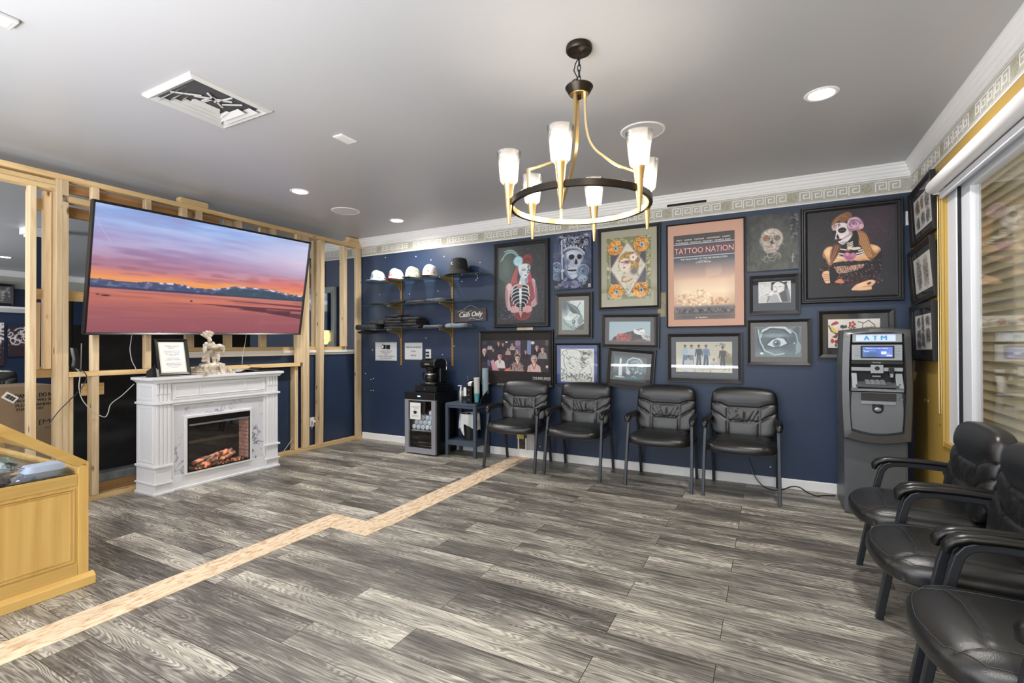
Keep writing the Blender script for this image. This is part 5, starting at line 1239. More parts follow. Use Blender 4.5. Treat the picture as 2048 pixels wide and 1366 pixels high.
def shade_mat():
    m = bpy.data.materials.new('seeded_glass'); m.use_nodes = True; nt = m.node_tree; nt.nodes.clear()
    N = nt.nodes.new; L_ = nt.links.new
    o = N('ShaderNodeOutputMaterial'); tr = N('ShaderNodeBsdfTransparent'); tl = N('ShaderNodeBsdfTranslucent'); gl = N('ShaderNodeBsdfGlossy'); gl.inputs['Roughness'].default_value = .08
    tc = N('ShaderNodeTexCoord'); v = N('ShaderNodeTexVoronoi'); v.inputs['Scale'].default_value = 190; L_(tc.outputs['Object'], v.inputs['Vector'])
    mr = N('ShaderNodeMapRange'); mr.inputs[1].default_value = .1; mr.inputs[2].default_value = .5; mr.inputs[3].default_value = .16; mr.inputs[4].default_value = .06; L_(v.outputs['Distance'], mr.inputs[0])
    a = N('ShaderNodeMixShader'); L_(mr.outputs[0], a.inputs[0]); L_(tr.outputs[0], a.inputs[1]); L_(tl.outputs[0], a.inputs[2])
    fr = N('ShaderNodeFresnel'); fr.inputs[0].default_value = 1.45; bp = N('ShaderNodeBump'); bp.inputs['Strength'].default_value = .5; bp.inputs['Distance'].default_value = .003; L_(v.outputs['Distance'], bp.inputs['Height']); L_(bp.outputs[0], gl.inputs['Normal'])
    b_ = N('ShaderNodeMixShader'); L_(fr.outputs[0], b_.inputs[0]); L_(a.outputs[0], b_.inputs[1]); L_(gl.outputs[0], b_.inputs[2]); L_(b_.outputs[0], o.inputs[0])
    return m


M_seed = shade_mat()
M_bulb = mat('bulb_glow', (255, 240, 214), .4, emit=(255, 240, 218), estr=BULB_L)
for k in range(6):
    d_ = cdir(-13 + 60 * k); x, y = d_[0] * (RR + .014), d_[1] * (RR + .014)
    part('torch', B().lathe([(0, .052), (.006, .052), (.007, .06), (.015, .15), (.023, .236), (.026, .241), (.026, .247), (.0, .247)], (x, y, 0), 20), M_brass, ch)
    part('glass_shade', B().lathe([(.016, .248), (.034, .249), (.041, .258), (.049, .33), (.058, .394), (.0565, .395), (.0475, .33), (.039, .260), (.032, .252), (.016, .2505)], (x, y, 0), 32), M_seed, ch)
    part('bulb', B().lathe([(0, .25), (.012, .253), (.013, .266), (.022, .292), (.026, .310), (.022, .328), (.012, .340), (0, .343)], (x, y, 0), 18), M_bulb, ch)

# ------------------------------------------------------------------ guest chairs


def seg_d(X, Y, pts):
    D = np.full(X.shape, 1e9)
    for (x1, y1), (x2, y2) in zip(pts[:-1], pts[1:]):
        dx, dy = x2 - x1, y2 - y1; t_ = np.clip(((X - x1) * dx + (Y - y1) * dy) / (dx * dx + dy * dy), 0, 1)
        D = np.minimum(D, np.hypot(X - x1 - t_ * dx, Y - y1 - t_ * dy))
    return D


def cushion(W_, D_, front, back, outline, n=56):
    """closed pillow on an n x n grid; outline(a,b)->(x,z); front/back(a,b)->height"""
    a = np.linspace(-1, 1, n + 1); a = np.sign(a) * (1 - (1 - np.abs(a)) ** 1.5)
    A, Bb = np.meshgrid(a, a); ox, oz = outline(A, Bb)
    F = front(A, Bb); K = back(A, Bb)
    b = B()
    vs = [(ox[i, j], -F[i, j], oz[i, j]) for i in range(n + 1) for j in range(n + 1)] + [(ox[i, j], K[i, j], oz[i, j]) for i in range(n + 1) for j in range(n + 1)]
    N_ = (n + 1) ** 2; fs = []
    for i in range(n):
        for j in range(n):
            q = i * (n + 1) + j
            fs.append((q, q + 1, q + n + 2, q + n + 1)); fs.append((q + N_, q + N_ + n + 1, q + N_ + n + 2, q + N_ + 1))
    ed = [j for j in range(n + 1)] + [(i + 1) * (n + 1) - 1 for i in range(1, n + 1)] + [n * (n + 1) + j for j in range(n - 1, -1, -1)] + [i * (n + 1) for i in range(n - 1, 0, -1)]
    for q in range(len(ed)): u_, w_ = ed[q], ed[(q + 1) % len(ed)]; fs.append((u_, u_ + N_, w_ + N_, w_))
    return b.add(vs, fs, True)


def make_chair(name, label, group):
    t = thing(name, label, 'chair', group=group)
    # seat: local (x, z) outline used as (x, y)
    def so(A, Bb):
        k = 1 - .10 * np.abs(A) ** 5 * np.abs(Bb) ** 5
        x = .268 * A * k * (1 - .05 * np.clip(Bb, 0, 1)); y = -.045 + .255 * Bb * k
        y = y - np.where(Bb < 0, (.05 * (1 - A ** 2)) * (-Bb), 0); return x, y
    rim = lambda A, Bb, p: np.clip(1 - np.abs(A) ** p, 0, 1) ** .5 * np.clip(1 - np.abs(Bb) ** p, 0, 1) ** .5
    def st(A, Bb):
        h = .014 + .056 * rim(A, Bb, 6) + .012 * (1 - A ** 2) * (1 - Bb ** 2)
        h -= .022 * np.clip(-Bb - .55, 0, 1)
        dd = np.minimum(seg_d(A, Bb, [(-.72, -.98), (-.62, -.6), (-.7, .9)]), seg_d(A, Bb, [(.72, -.98), (.62, -.6), (.7, .9)]))
        dd = np.minimum(dd, seg_d(A, Bb, [(-.62, -.62), (-.3, -.54), (.3, -.54), (.62, -.62)]))
        return h - .004 * np.exp(-(dd / .022) ** 2)
    sb_ = lambda A, Bb: .012 + .040 * rim(A, Bb, 3)
    g = cushion(1, 1, st, sb_, so)
    g.v = [(p[0], p[2], .405 - p[1]) for p in g.v]       # front(-F) becomes up
    g.v = [(p[0], p[1], p[2] + .10 * (-p[1] + .05) * 0.25) for p in g.v]
    st_o = part('seat', g, M_leather, t)
    M_st = mat('stitching', (72, 74, 76), .5)
    def on_seat(pts, k=10):
        out = []
        for (a0, b0), (a1, b1) in zip(pts[:-1], pts[1:]):
            for q in range(k): out.append((a0 + (a1 - a0) * q / k, b0 + (b1 - b0) * q / k))
        out.append(pts[-1]); A = np.array([p[0] for p in out]); Bq = np.array([p[1] for p in out])
        x, y = so(A, Bq); z_ = .405 + st(A, Bq); return [(x[i], y[i], z_[i] + .10 * (-y[i] + .05) * .25 + .0012) for i in range(len(out))]
    sg = B()
    for pts in ([(-.72, -.90), (-.62, -.62), (-.3, -.54), (.3, -.54), (.62, -.62), (.72, -.90)], [(-.64, -.6), (-.7, .85)], [(.64, -.6), (.7, .85)], [(-.93, -.3), (-.88, -.75), (-.6, -.93), (0, -.955), (.6, -.93), (.88, -.75), (.93, -.3)]): sg.tube(on_seat(pts), .0009, 5)
    part('stitching', sg, M_st, t, label='light grey stitching lines')
    def bo(A, Bb):
        k = 1 - .09 * np.abs(A) ** 6 * np.abs(Bb) ** 6
        x = .272 * A * k * (1 - .03 * Bb ** 2); z_ = .665 + .205 * Bb * k + .016 * (1 - A ** 2) * np.sign(Bb) * np.abs(Bb) ** 2; return x, z_
    def bf(A, Bb):
        h = .026 + .038 * rim(A, Bb, 10)
        h += .010 * np.exp(-((Bb - .68) / .26) ** 2) * (1 - A ** 4)
        top = [(-1, .40), (-.72, .36), (-.47, .22), (.47, .22), (.72, .36), (1, .40)]
        low = [(-1, .06), (-.75, -.10), (-.47, -.34), (.47, -.34), (.75, -.10), (1, .06)]
        v1 = [(-.47, .22), (-.47, -.98)]; v2 = [(.47, .22), (.47, -.98)]
        dd = np.minimum(np.minimum(seg_d(A, Bb, top), seg_d(A, Bb, low)), np.minimum(seg_d(A, Bb, v1), seg_d(A, Bb, v2)))
        h -= .008 * np.exp(-(dd / .030) ** 2)
        h += .005 * np.clip(dd / .2, 0, 1)
        # pleats in the middle panel
        inp = (np.abs(A) < .45) & (Bb < .2) & (Bb > -.32)
        for (x1, y1, x2, y2) in ((-.36, .10, -.2, -.3), (-.22, .14, -.12, -.28), (.03, .08, .06, -.3), (.34, .10, .18, -.3), (.42, .02, .3, -.3), (-.42, -.05, -.3, -.3)):
            h -= inp * .007 * np.exp(-(seg_d(A, Bb, [(x1, y1), (x2, y2)]) / .026) ** 2)
        return h
    g = cushion(1, 1, bf, lambda A, Bb: .028 * rim(A, Bb, 8), bo, 72)
    g.v = [(p[0], p[1] + .145 + .19 * (p[2] - .46) - .0, p[2]) for p in g.v]
    part('backrest', g, M_leather, t)
    sg = B()
    for pts in ([(-.97, .40), (-.72, .36), (-.47, .22), (.47, .22), (.72, .36), (.97, .40)], [(-.97, .06), (-.75, -.10), (-.47, -.34), (.47, -.34), (.75, -.10), (.97, .06)]):
        out = []
        for (a0, b0), (a1, b1) in zip(pts[:-1], pts[1:]): out += [(a0 + (a1 - a0) * q / 8, b0 + (b1 - b0) * q / 8) for q in range(8)]
        A = np.array([p[0] for p in out]); Bq = np.array([p[1] for p in out]); x, z_ = bo(A, Bq); hh = bf(A, Bq)
        sg.tube([(x[i], -hh[i] + .145 + .19 * (z_[i] - .46) - .001, z_[i]) for i in range(len(out))], .0010, 5)
    part('stitching', sg, M_st, t, label='light grey stitching lines')
    for s in (-1, 1):
        part('leg', B().tube([(s * .285, -.268, 0), (s * .284, -.242, .15), (s * .281, -.204, .36), (s * .278, -.178, .50), (s * .277, -.162, .56), (s * .276, -.142, .588), (s * .276, -.11, .602), (s * .275, -.05, .606), (s * .272, .10, .602), (s * .269, .17, .596)], sec=(.026, .030), up=(0, 1, 0)), M_steel, t, bevel=.004)
        part('leg', B().tube([(s * .262, .262, 0), (s * .262, .235, .15), (s * .264, .185, .36), (s * .266, .14, .52), (s * .268, .115, .595)], sec=(.024, .032), up=(0, 1, 0)), M_steel, t, bevel=.004)
        pth = [(s * .282, -.196, .565), (s * .282, -.193, .588), (s * .282, -.176, .608), (s * .281, -.140, .622), (s * .279, -.06, .626), (s * .275, .05, .626), (s * .272, .14, .620), (s * .270, .19, .612)]
        part('armrest', B().etube(pth, [.036, .052, .060, .058, .052, .048, .044, .03], [.022, .036, .040, .034, .030, .030, .028, .02]), M_dark, t)
        part('side_rail', B().tube([(s * .275, -.17, .385), (s * .266, .19, .40)], sec=(.018, .034)), M_steel, t, bevel=.002)
    part('under_frame', B().box(-.262, .262, -.16, -.13, .362, .386).box(-.262, .262, .12, .15, .365, .388).box(-.20, .20, .19, .205, .40, .52), M_steel, t)
    index(t)
    return t


GB = 'black leather guest chairs along the blue wall'
c0 = make_chair('guest_chair', 'black leather guest chair nearest the small table, turned a little', GB)
c0.location = (-3.385, -.33, 0); c0.rotation_euler = (0, 0, math.radians(3))
for x, y, rz, lb in [(-2.706, -.305, 0, 'black leather guest chair below the blue matted ink drawing'), (-1.899, -.30, 0, 'black leather guest chair third from the small table, below the group photograph'), (-1.232, -.30, -1.5, 'black leather guest chair nearest the cash machine on the blue wall side')]:
    dup(c0, (x, y, 0), math.radians(rz), lb)
GW = 'black leather guest chairs under the window'
for x, y, lb in [(-.302, -1.805, 'black leather guest chair under the window, furthest from the viewer'), (-.312, -2.43, 'black leather guest chair under the window, middle of the three'), (-.30, -3.062, 'black leather guest chair under the window, closest to the viewer in the corner')]:
    dup(c0, (x, y, 0), -PI / 2, lb, GW)
dup(c0, (-12.2, -1.9, 0), math.radians(75), 'black leather chair back showing behind the cardboard box in the further room', 'far room chair')

# ------------------------------------------------------------------ television
bl, br_ = np.array([-5.90, -3.125, 1.372]), np.array([-5.90, -1.094, 1.398])
tl, tr = np.array([-5.70, -3.125, 2.433]), np.array([-5.68, -1.094, 2.474])
ctr = (bl + br_ + tl + tr) / 4
ex = (br_ + tr - bl - tl); ex /= np.linalg.norm(ex); ez = (tl + tr - bl - br_); ez -= ex * (ez @ ex); ez /= np.linalg.norm(ez); ey = np.cross(ez, ex)
TVM = Matrix(((ex[0], ey[0], ez[0], ctr[0]), (ex[1], ey[1], ez[1], ctr[1]), (ex[2], ey[2], ez[2], ctr[2]), (0, 0, 0, 1)))
TW, TH = 2.03, 1.080
tv = thing('television', 'huge wall mounted television tilted forward, showing a sunset over a lake', 'television'); tv.matrix_world = TVM
part('bezel', frame_bars(TW, TH, .020, .03).move((0, .0, 0)), M_dark, tv, bevel=.002)
part('housing', B().box(-TW / 2 + .003, TW / 2 - .003, -.012, .035, -TH / 2 + .003, TH / 2 - .003), M_dark, tv, bevel=.006)
sw, shh = TW - .04, TH - .04


def tv_paint(P):
    X, Y = P.X, P.Y
    P.grad([(0, (92, 146, 226)), (.10, (126, 160, 224)), (.2, (150, 152, 206)), (.32, (160, 128, 170)), (.42, (176, 118, 142)), (.50, (206, 120, 116)), (.55, (236, 138, 86)), (.60, (240, 158, 96)), (.62, (176, 116, 122)), (.70, (206, 120, 100)), (.76, (178, 104, 100)), (.84, (158, 92, 98)), (1, (148, 84, 94))])
    sky = (Y < .6).astype(float)
    n = P.noise(3.2, 5, 16); n2 = P.noise(7, 9, 34); n3 = P.noise(16, 19, 60)
    w_ = (n * .5 + n2 * .32 + n3 * .18)
    P.mix(sky * np.clip((w_ - .46) * 3.2, 0, 1) * .6 * np.clip(1 - Y * 1.5, 0, 1), (112, 104, 156))
    P.mix(sky * np.clip((.5 - w_) * 4, 0, 1) * .55 * np.clip(1.1 - Y * 1.6, 0, 1), (190, 196, 232))
    P.mix(sky * np.clip((X - .45) * 2.0, 0, 1) * np.clip(1 - abs(Y - .22) * 4, 0, 1) * .62 * np.clip(w_ * 1.7, 0, 1), (244, 214, 218))
    P.mix(sky * np.clip((X - .62) * 2.4, 0, 1) * np.clip(1.2 - Y * 2.4, 0, 1) * .5, (222, 210, 232))
    P.mix(sky * np.clip(1 - abs(Y - .34) * 6, 0, 1) * np.clip((.62 - X) * 2, 0, 1) * np.clip((n2 - .35) * 2, 0, 1) * .6, (118, 86, 128))
    P.mix(sky * np.clip(1 - abs(Y - .47) * 9, 0, 1) * np.clip((n3 - .4) * 3, 0, 1) * .5, (140, 84, 100))
    P.mix(sky * np.clip(1 - abs(Y - .55) * 14, 0, 1) * np.clip((n2 - .3) * 2, 0, 1) * .7, (248, 164, 84))
    P.mix(sky * np.clip(1 - abs(Y - .48) * 10, 0, 1) * np.clip((X - .55) * 3, 0, 1) * .6, (232, 104, 84))
    P.mix(sky * np.clip(.34 - Y * .5, .05, .4), (226, 222, 238))
    # mountains
    rid = .585 + .014 * np.sin(X * 14 + 1) - .028 * np.exp(-((X - .6) / .09) ** 2) - .02 * np.exp(-((X - .8) / .1) ** 2) - .022 * np.exp(-((X - .04) / .07) ** 2) + .012 * (P.noise(40, 2, 1) - .5) - .018 * X
    P.mix(((Y > rid) & (Y < .642)).astype(float), (74, 84, 118)); P.mix(((Y > rid) & (Y < rid + .014) & (X > .2)).astype(float) * np.clip((P.noise(70, 4, 30) - .35) * 3, 0, 1), (226, 214, 226)); P.mix(((Y > rid + .008) & (Y < .64)).astype(float) * np.clip((P.noise(60, 14, 40) - .5) * 3, 0, 1) * .5, (150, 140, 168)); P.mix(((Y > .628) & (Y < .644)).astype(float) * .7, (56, 58, 84))
    P.mix(((Y > rid + .022) & (Y < .64) & (X > .5)).astype(float) * .6, (50, 74, 82))
    wat = (Y > .642).astype(float)
    P.mix(wat * np.clip((P.noise(6, 21, 90) - .5) * 3, 0, 1) * .35 * np.clip(1.2 - (Y - .64) * 5, 0, 1), (120, 70, 84))
    P.mix(wat * np.clip((P.noise(5, 23, 70) - .55) * 3, 0, 1) * .3 * np.clip(1.2 - (Y - .64) * 4, 0, 1), (246, 160, 110))
    for (x0_, x1_, y_, th) in ((.42, 1.0, .735, .006), (.50, .78, .745, .012), (.62, .93, .77, .018), (.78, 1.0, .80, .022), (.55, 1.0, .69, .005)):
        P.p([(x0_, y_ - th * .3), (x0_ + .05, y_ - th), (x1_, y_ - th + .01), (x1_, y_ + th + .02), (x0_ + .1, y_ + th * .6)], (88, 50, 66), .85)
    P.e(.055, .703, .016, .006, (60, 40, 52)); P.e(.028, .698, .006, .005, (70, 40, 50)); P.e(.39, .71, .006, .006, (60, 36, 48)); P.l([(0, .10), (.03, .2), (.06, .28)], .004, (220, 200, 220), .5)


Pt = Paint(sw, shh, 420, (200, 120, 110))
tv_paint(Pt)
Pt.build('screen', attr_mat('lit_screen', .12, emit=.80), tv, -.0145)
part('wall_bracket', B().box(-.3, .3, .036, .06, -.2, .12), M_matte, tv)

# ------------------------------------------------------------------ electric fireplace
M_mantel = mat('mantel_white', (230, 232, 238), .38)


def marble_mat():
    m = bpy.data.materials.new('veined_marble'); m.use_nodes = True; nt = m.node_tree; b = nt.nodes['Principled BSDF']
    tc = nt.nodes.new('ShaderNodeTexCoord'); n = nt.nodes.new('ShaderNodeTexNoise'); n.inputs['Scale'].default_value = 5; n.inputs['Detail'].default_value = 8; n.inputs['Distortion'].default_value = 1.3
    nt.links.new(tc.outputs['Object'], n.inputs['Vector'])
    s = nt.nodes.new('ShaderNodeMath'); s.operation = 'SUBTRACT'; s.inputs[1].default_value = .5; nt.links.new(n.outputs[0], s.inputs[0])
    a = nt.nodes.new('ShaderNodeMath'); a.operation = 'ABSOLUTE'; nt.links.new(s.outputs[0], a.inputs[0])
    n2 = nt.nodes.new('ShaderNodeTexNoise'); n2.inputs['Scale'].default_value = 4; nt.links.new(tc.outputs['Object'], n2.inputs['Vector'])
    m2 = nt.nodes.new('ShaderNodeMapRange'); m2.inputs[1].default_value = .45; m2.inputs[2].default_value = .62; m2.inputs[3].default_value = .05; m2.inputs[4].default_value = 0; nt.links.new(n2.outputs[0], m2.inputs[0])
    ad = nt.nodes.new('ShaderNodeMath'); ad.operation = 'ADD'; nt.links.new(a.outputs[0], ad.inputs[0]); nt.links.new(m2.outputs[0], ad.inputs[1])
    r = nt.nodes.new('ShaderNodeValToRGB'); e = r.color_ramp.elements; e[0].position = .002; e[0].color = lin((66, 68, 84)); e[1].position = .05; e[1].color = lin((216, 218, 226)); q = e.new(.014); q.color = lin((160, 164, 178))
    nt.links.new(ad.outputs[0], r.inputs[0]); nt.links.new(r.outputs[0], b.inputs['Base Color']); b.inputs['Roughness'].default_value = .25
    return m


FX, FY0, FY1, FB = -5.64, -2.72, -1.542, -5.945
fp = thing('electric_fireplace', 'white electric fireplace mantel with marble surround and glowing logs', 'fireplace', ((FX + FB) / 2, (FY0 + FY1) / 2, 0))
part('plinth', B().box(FB, FX + .012, FY0 - .012, FY0 + .15, 0, .02).box(FB, FX + .012, FY1 - .15, FY1 + .012, 0, .02).box(FB, FX - .02, FY0 + .1, FY1 - .1, 0, .13).box(FB, FX, FY0, FY0 + .14, .02, .09).box(FB, FX, FY1 - .14, FY1, .02, .09).box(FB, FX - .008, FY0 + .1, FY1 - .1, 0, .02), M_mantel, fp, True, .003)
for y0, y1 in ((FY0, FY0 + .14), (FY1 - .14, FY1)):
    bd = B()
    bd.box(FB, FX - .006, y0 + .003, y1 - .003, .09, .96)
    for z0, z1, o_ in ((.088, .102, .012), (.232, .25, .012), (.772, .79, .012)): bd.box(FB, FX + o_, y0 - o_, y1 + (o_ if y0 > -2 else .0), z0, z1)
    part('pilaster_body', bd, M_mantel, fp, True, .002)
for s, (y0, y1) in enumerate(((FY0, FY0 + .14), (FY1 - .14, FY1))):
    fl = B()
    for k in range(4): fl.box(FX - .007, FX, y0 + .012 + k * .031, y0 + .033 + k * .031, .255, .768)
    for k in range(4): fl.box(FX - .007, FX + .004, y0 + .012 + k * .031, y0 + .033 + k * .031, .86, .955)
    for k in range(4): fl.box(FX - .007, FX, y0 + .012 + k * .031, y0 + .033 + k * .031, .795, .86)
    fl.box(FX - .007, FX - .001, y0 + .006, y1 - .006, .105, .23)
    part('pilaster_fluting', fl, M_mantel, fp, True, .003)
sdp = B()
for z0, z1 in ((.27, .755), (.805, .945)):
    sdp.box(FB + .03, FX - .035, FY0 - .002, FY0 + .004, z0, z0 + .018).box(FB + .03, FX - .035, FY0 - .002, FY0 + .004, z1 - .018, z1).box(FB + .03, FB + .05, FY0 - .002, FY0 + .004, z0, z1).box(FX - .055, FX - .035, FY0 - .002, FY0 + .004, z0, z1)
part('side_moulding', sdp, M_mantel, fp, True, .002)
part('header', B().box(FB, FX - .012, FY0 + .14, FY1 - .14, .755, .96), M_mantel, fp, True)
dr = B().box(FX - .02, FX - .004, FY0 + .145, FY1 - .145, .806, .944)
part('front_panel', dr, M_mantel, fp, True, .002)
pm_ = B(); yy = [(FY0 + .165, FY0 + .335), (FY0 + .355, FY1 - .305), (FY1 - .285, FY1 - .165)]
for y0, y1 in ((FY0 + .165, FY0 + .36), (FY0 + .375, FY1 - .375), (FY1 - .36, FY1 - .165)):
    pm_.box(FX - .006, FX - .0005, y0, y1, .826, .832).box(FX - .006, FX - .0005, y0, y1, .918, .924).box(FX - .006, FX - .0005, y0, y0 + .006, .826, .924).box(FX - .006, FX - .0005, y1 - .006, y1, .826, .924)
part('panel_moulding', pm_, M_mantel, fp, True, .001)
part('moulding_strip', B().box(FB, FX + .004, FY0 + .14, FY1 - .14, .775, .79).box(FX - .03, FX - .002, FY0 + .14, FY1 - .14, .755, .775), M_mantel, fp, True, .002)
part('shelf', B().prism([(FY0 - .0, .955), (FY0 - .01, .965), (FY0 - .028, .98), (FY0 - .04, .983), (FY0 - .04, 1.006), (FY1 + .04, 1.006), (FY1 + .04, .983), (FY1 + .028, .98), (FY1 + .01, .965), (FY1, .955)], 0, FB, FX + .02).box(FB - .001, FX + .034, FY0 - .041, FY1 + .041, .984, 1.0068), M_mantel, fp, True, .002)
mb = B().box(FX - .05, FX - .022, FY0 + .145, -2.47, .13, .755).box(FX - .05, FX - .022, -1.84, FY1 - .15, .13, .755).box(FX - .05, FX - .022, -2.5, -1.81, .645, .755).box(FX - .05, FX - .022, -2.5, -1.81, .13, .135)
part('marble_surround', mb, marble_mat(), fp, True)
part('inner_trim', B().box(FX - .04, FX - .006, -2.475, -2.452, .118, .648).box(FX - .04, FX - .006, -1.86, -1.836, .118, .648).box(FX - .04, FX - .006, -2.475, -1.836, .625, .648).box(FX - .04, FX - .006, -2.475, -1.836, .118, .138).box(FX - .03, FX - .01, FY0 + .14, FY0 + .158, .13, .76).box(FX - .03, FX - .01, FY1 - .158, FY1 - .14, .13, .76), M_mantel, fp, True, .002)
part('firebox', B().box(FX - .16, FX - .15, -2.452, -1.86, .138, .625).box(FX - .16, FX - .012, -2.452, -2.447, .138, .625).box(FX - .16, FX - .012, -2.452, -1.86, .138, .143).box(FX - .16, FX - .012, -2.452, -1.86, .620, .625), mat('firebox_black', (20, 20, 22), .5), fp, True)
part('firebox_frame', B().box(FX - .014, FX - .004, -2.452, -2.443, .138, .625).box(FX - .014, FX - .004, -1.869, -1.86, .138, .625).box(FX - .014, FX - .004, -2.452, -1.86, .138, .147).box(FX - .016, FX - .002, -2.452, -1.86, .572, .625), M_dark, fp, True, .001)
part('chrome_bar', B().box(FX - .004, FX + .002, -2.44, -1.875, .554, .569), M_silver, fp, True, .001, label='thin bright metal bar above the glass')
bk = B()
for k in range(11):
    z_ = .16 + k * .037
    for q, (a_, b_) in enumerate(((-.148, -.105), (-.10, -.05), (-.045, -.02)) if k % 2 else ((-.148, -.13), (-.125, -.075), (-.07, -.02))):
        bk.box(FX + a_, FX + b_, -1.884, -1.866, z_, z_ + .031)
part('brick_side', bk, mat('glowing_firebrick', (168, 140, 132), .8, vary=(206, 176, 166), vscale=30, emit=(255, 160, 130), estr=.05), fp, True, .001, label='pale brick patterned inner side')  # faint glow added to brighten the bricks, which are no light source


def ember_mat():
    m = bpy.data.materials.new('ember_log'); m.use_nodes = True; nt = m.node_tree; b = nt.nodes['Principled BSDF']
    tc = nt.nodes.new('ShaderNodeTexCoord'); n = nt.nodes.new('ShaderNodeTexNoise'); n.inputs['Scale'].default_value = 26; n.inputs['Detail'].default_value = 5
    nt.links.new(tc.outputs['Object'], n.inputs['Vector'])
    r = nt.nodes.new('ShaderNodeValToRGB'); e = r.color_ramp.elements; e[0].position = .4; e[0].color = lin((112, 84, 70)); e[1].position = .65; e[1].color = lin((214, 176, 152))
    nt.links.new(n.outputs[0], r.inputs[0]); nt.links.new(r.outputs[0], b.inputs['Base Color'])
    r2 = nt.nodes.new('ShaderNodeValToRGB'); f = r2.color_ramp.elements; f[0].position = .52; f[0].color = (0, 0, 0, 1); f[1].position = .64; f[1].color = (1, .16, .04, 1)
    nt.links.new(n.outputs[0], r2.inputs[0]); nt.links.new(r2.outputs[0], b.inputs['Emission Color']); b.inputs['Emission Strength'].default_value = .7
    return m


M_emb = ember_mat()
for p0, p1, r_ in (((-.09, -2.36, .19), (-.10, -2.12, .235), .024), ((-.07, -2.33, .165), (-.05, -2.16, .20), .02), ((-.10, -2.16, .215), (-.09, -1.99, .255), .024), ((-.05, -2.14, .185), (-.07, -1.98, .225), .02), ((-.05, -2.28, .16), (-.05, -2.2, .235), .016), ((-.12, -2.30, .20), (-.12, -1.99, .225), .02)):
    P0, P1 = np.array(p0) + (FX, 0, 0), np.array(p1) + (FX, 0, 0)
    rr_ = random.Random(int(p0[1] * 1000)); pts = [P0 + (P1 - P0) * k / 7 + np.array([rr_.uniform(-.006, .006), 0, rr_.uniform(-.006, .006)]) for k in range(8)]
    part('log', B().tube(pts, [r_ * rr_.uniform(.75, 1.15) for _ in range(8)], 10), M_emb, fp, True)
eb = B(); rr_ = random.Random(3)
for k in range(160):
    eb.ell((FX - rr_.uniform(.02, .14), rr_.uniform(-2.43, -1.89), .148 + rr_.uniform(0, .012)), (rr_.uniform(.006, .014),) * 3, 6)
o = part('ember_bed', eb, M_emb, fp, True); o['kind'] = 'stuff'
part('glass_front', B().box(FX - .0045, FX - .0035, -2.443, -1.869, .147, .556), M_pane, fp, True)

# things on the mantel
nf = thing('framed_notice', 'black framed white notice leaning on an easel on the mantel', 'framed notice')
p_bl, p_br = PX(315, 752, -5.70), PX(381, 749, -5.665)
ex_ = p_br - p_bl; wN = np.linalg.norm(ex_[:2]); ang = math.atan2(ex_[1], ex_[0])
cN = (p_bl + p_br) / 2
hN = .335
nf.matrix_world = Matrix.Translation((cN[0], cN[1], 1.014)) @ Matrix.Rotation(ang, 4, 'Z') @ Matrix.Rotation(math.radians(-17), 4, 'X')
part('frame', frame_bars(wN, hN, .026, .022).move((0, 0, hN / 2)), M_dark, nf, bevel=.001)
part('mat_board', B().box(-wN / 2 + .02, wN / 2 - .02, -.009, -.004, .02, hN - .02), mat('cream_mat', (226, 222, 200), .7), nf)
part('paper', B().box(-wN / 2 + .035, wN / 2 - .035, -.011, -.0095, .036, hN - .036), M_paper, nf)
letters('lettering', [('**Getting Tattooed', 0, .27, .115, .010), ('Policy**', 0, .252, .05, .010), ('When getting tattooed you may', 0, .222, .13, .007), ('bring 1 guest in the lobby', 0, .209, .12, .007), ('and no one is allowed', 0, .196, .10, .007), ('Thank you', 0, .183, .05, .007), ('**Minor Piercing', 0, .158, .09, .009), ('Identification Policy**', 0, .143, .115, .009), ('Both parents & minor', .004, .112, .115, .007), ('must have state issued I.D', .004, .099, .125, .007), ('present at the time', .004, .086, .10, .007), ('Thank you', .004, .073, .05, .007)], M_ink, nf, Matrix.Translation((0, -.0115, 0)))
part('easel_foot', B().box(-wN / 2 - .012, -wN / 2 + .004, -.03, -.018, -.006, .055), M_silver, nf, bevel=.001)
part('back_board', B().prism([(-wN / 2 - .075, .0), (-wN / 2 - .07, .055), (-wN / 2 - .02, .09), (-wN / 2, .12), (-wN / 2, 0)], 1, .012, .02), M_matte, nf)

stt = thing('statue', 'cream carved statue of a feathered warrior carrying a figure up pyramid steps', 'statue', (-5.75, -2.19, 1.006))
M_stone = mat('carved_ivory', (168, 152, 132), .6, vary=(222, 214, 202), vscale=26, bump=(60, .6))
stt.rotation_euler = (0, 0, math.radians(12))
stp = B()
for k, (w_, d_, z0, z1) in enumerate(((.175, .12, 0, .022), (.15, .105, .023, .043), (.125, .09, .044, .062), (.10, .078, .063, .078))):
    n_ = 5
    for q in range(n_):
        y0 = -w_ + 2 * w_ * q / n_; stp.box(-d_, d_, y0 + .0015, y0 + 2 * w_ / n_ - .0015, z0, z1 - .001)
part('stepped_base', stp, M_stone, stt, bevel=.002)
part('ramp', B().obox((.112, .035, .045), (.012, 0, .0), (0, .05, 0), (-.03, 0, .095)).obox((.115, .01, .047), (.016, 0, .0), (0, .007, 0), (-.03, 0, .098)).obox((.115, .06, .047), (.016, 0, .0), (0, .007, 0), (-.03, 0, .098)).obox((.09, -.13, .05), (.01, 0, 0), (0, .03, 0), (-.02, .03, .09)), M_stone, stt, bevel=.001)
fg = B()
S_ = lambda c_, r_: fg.ell(c_, r_, 12)
rr_ = random.Random(12)
for k in range(26): S_((rr_.uniform(-.05, .06), rr_.uniform(-.11, .11), .085 + rr_.uniform(-.008, .014)), (rr_.uniform(.015, .03), rr_.uniform(.02, .035), rr_.uniform(.012, .02)))
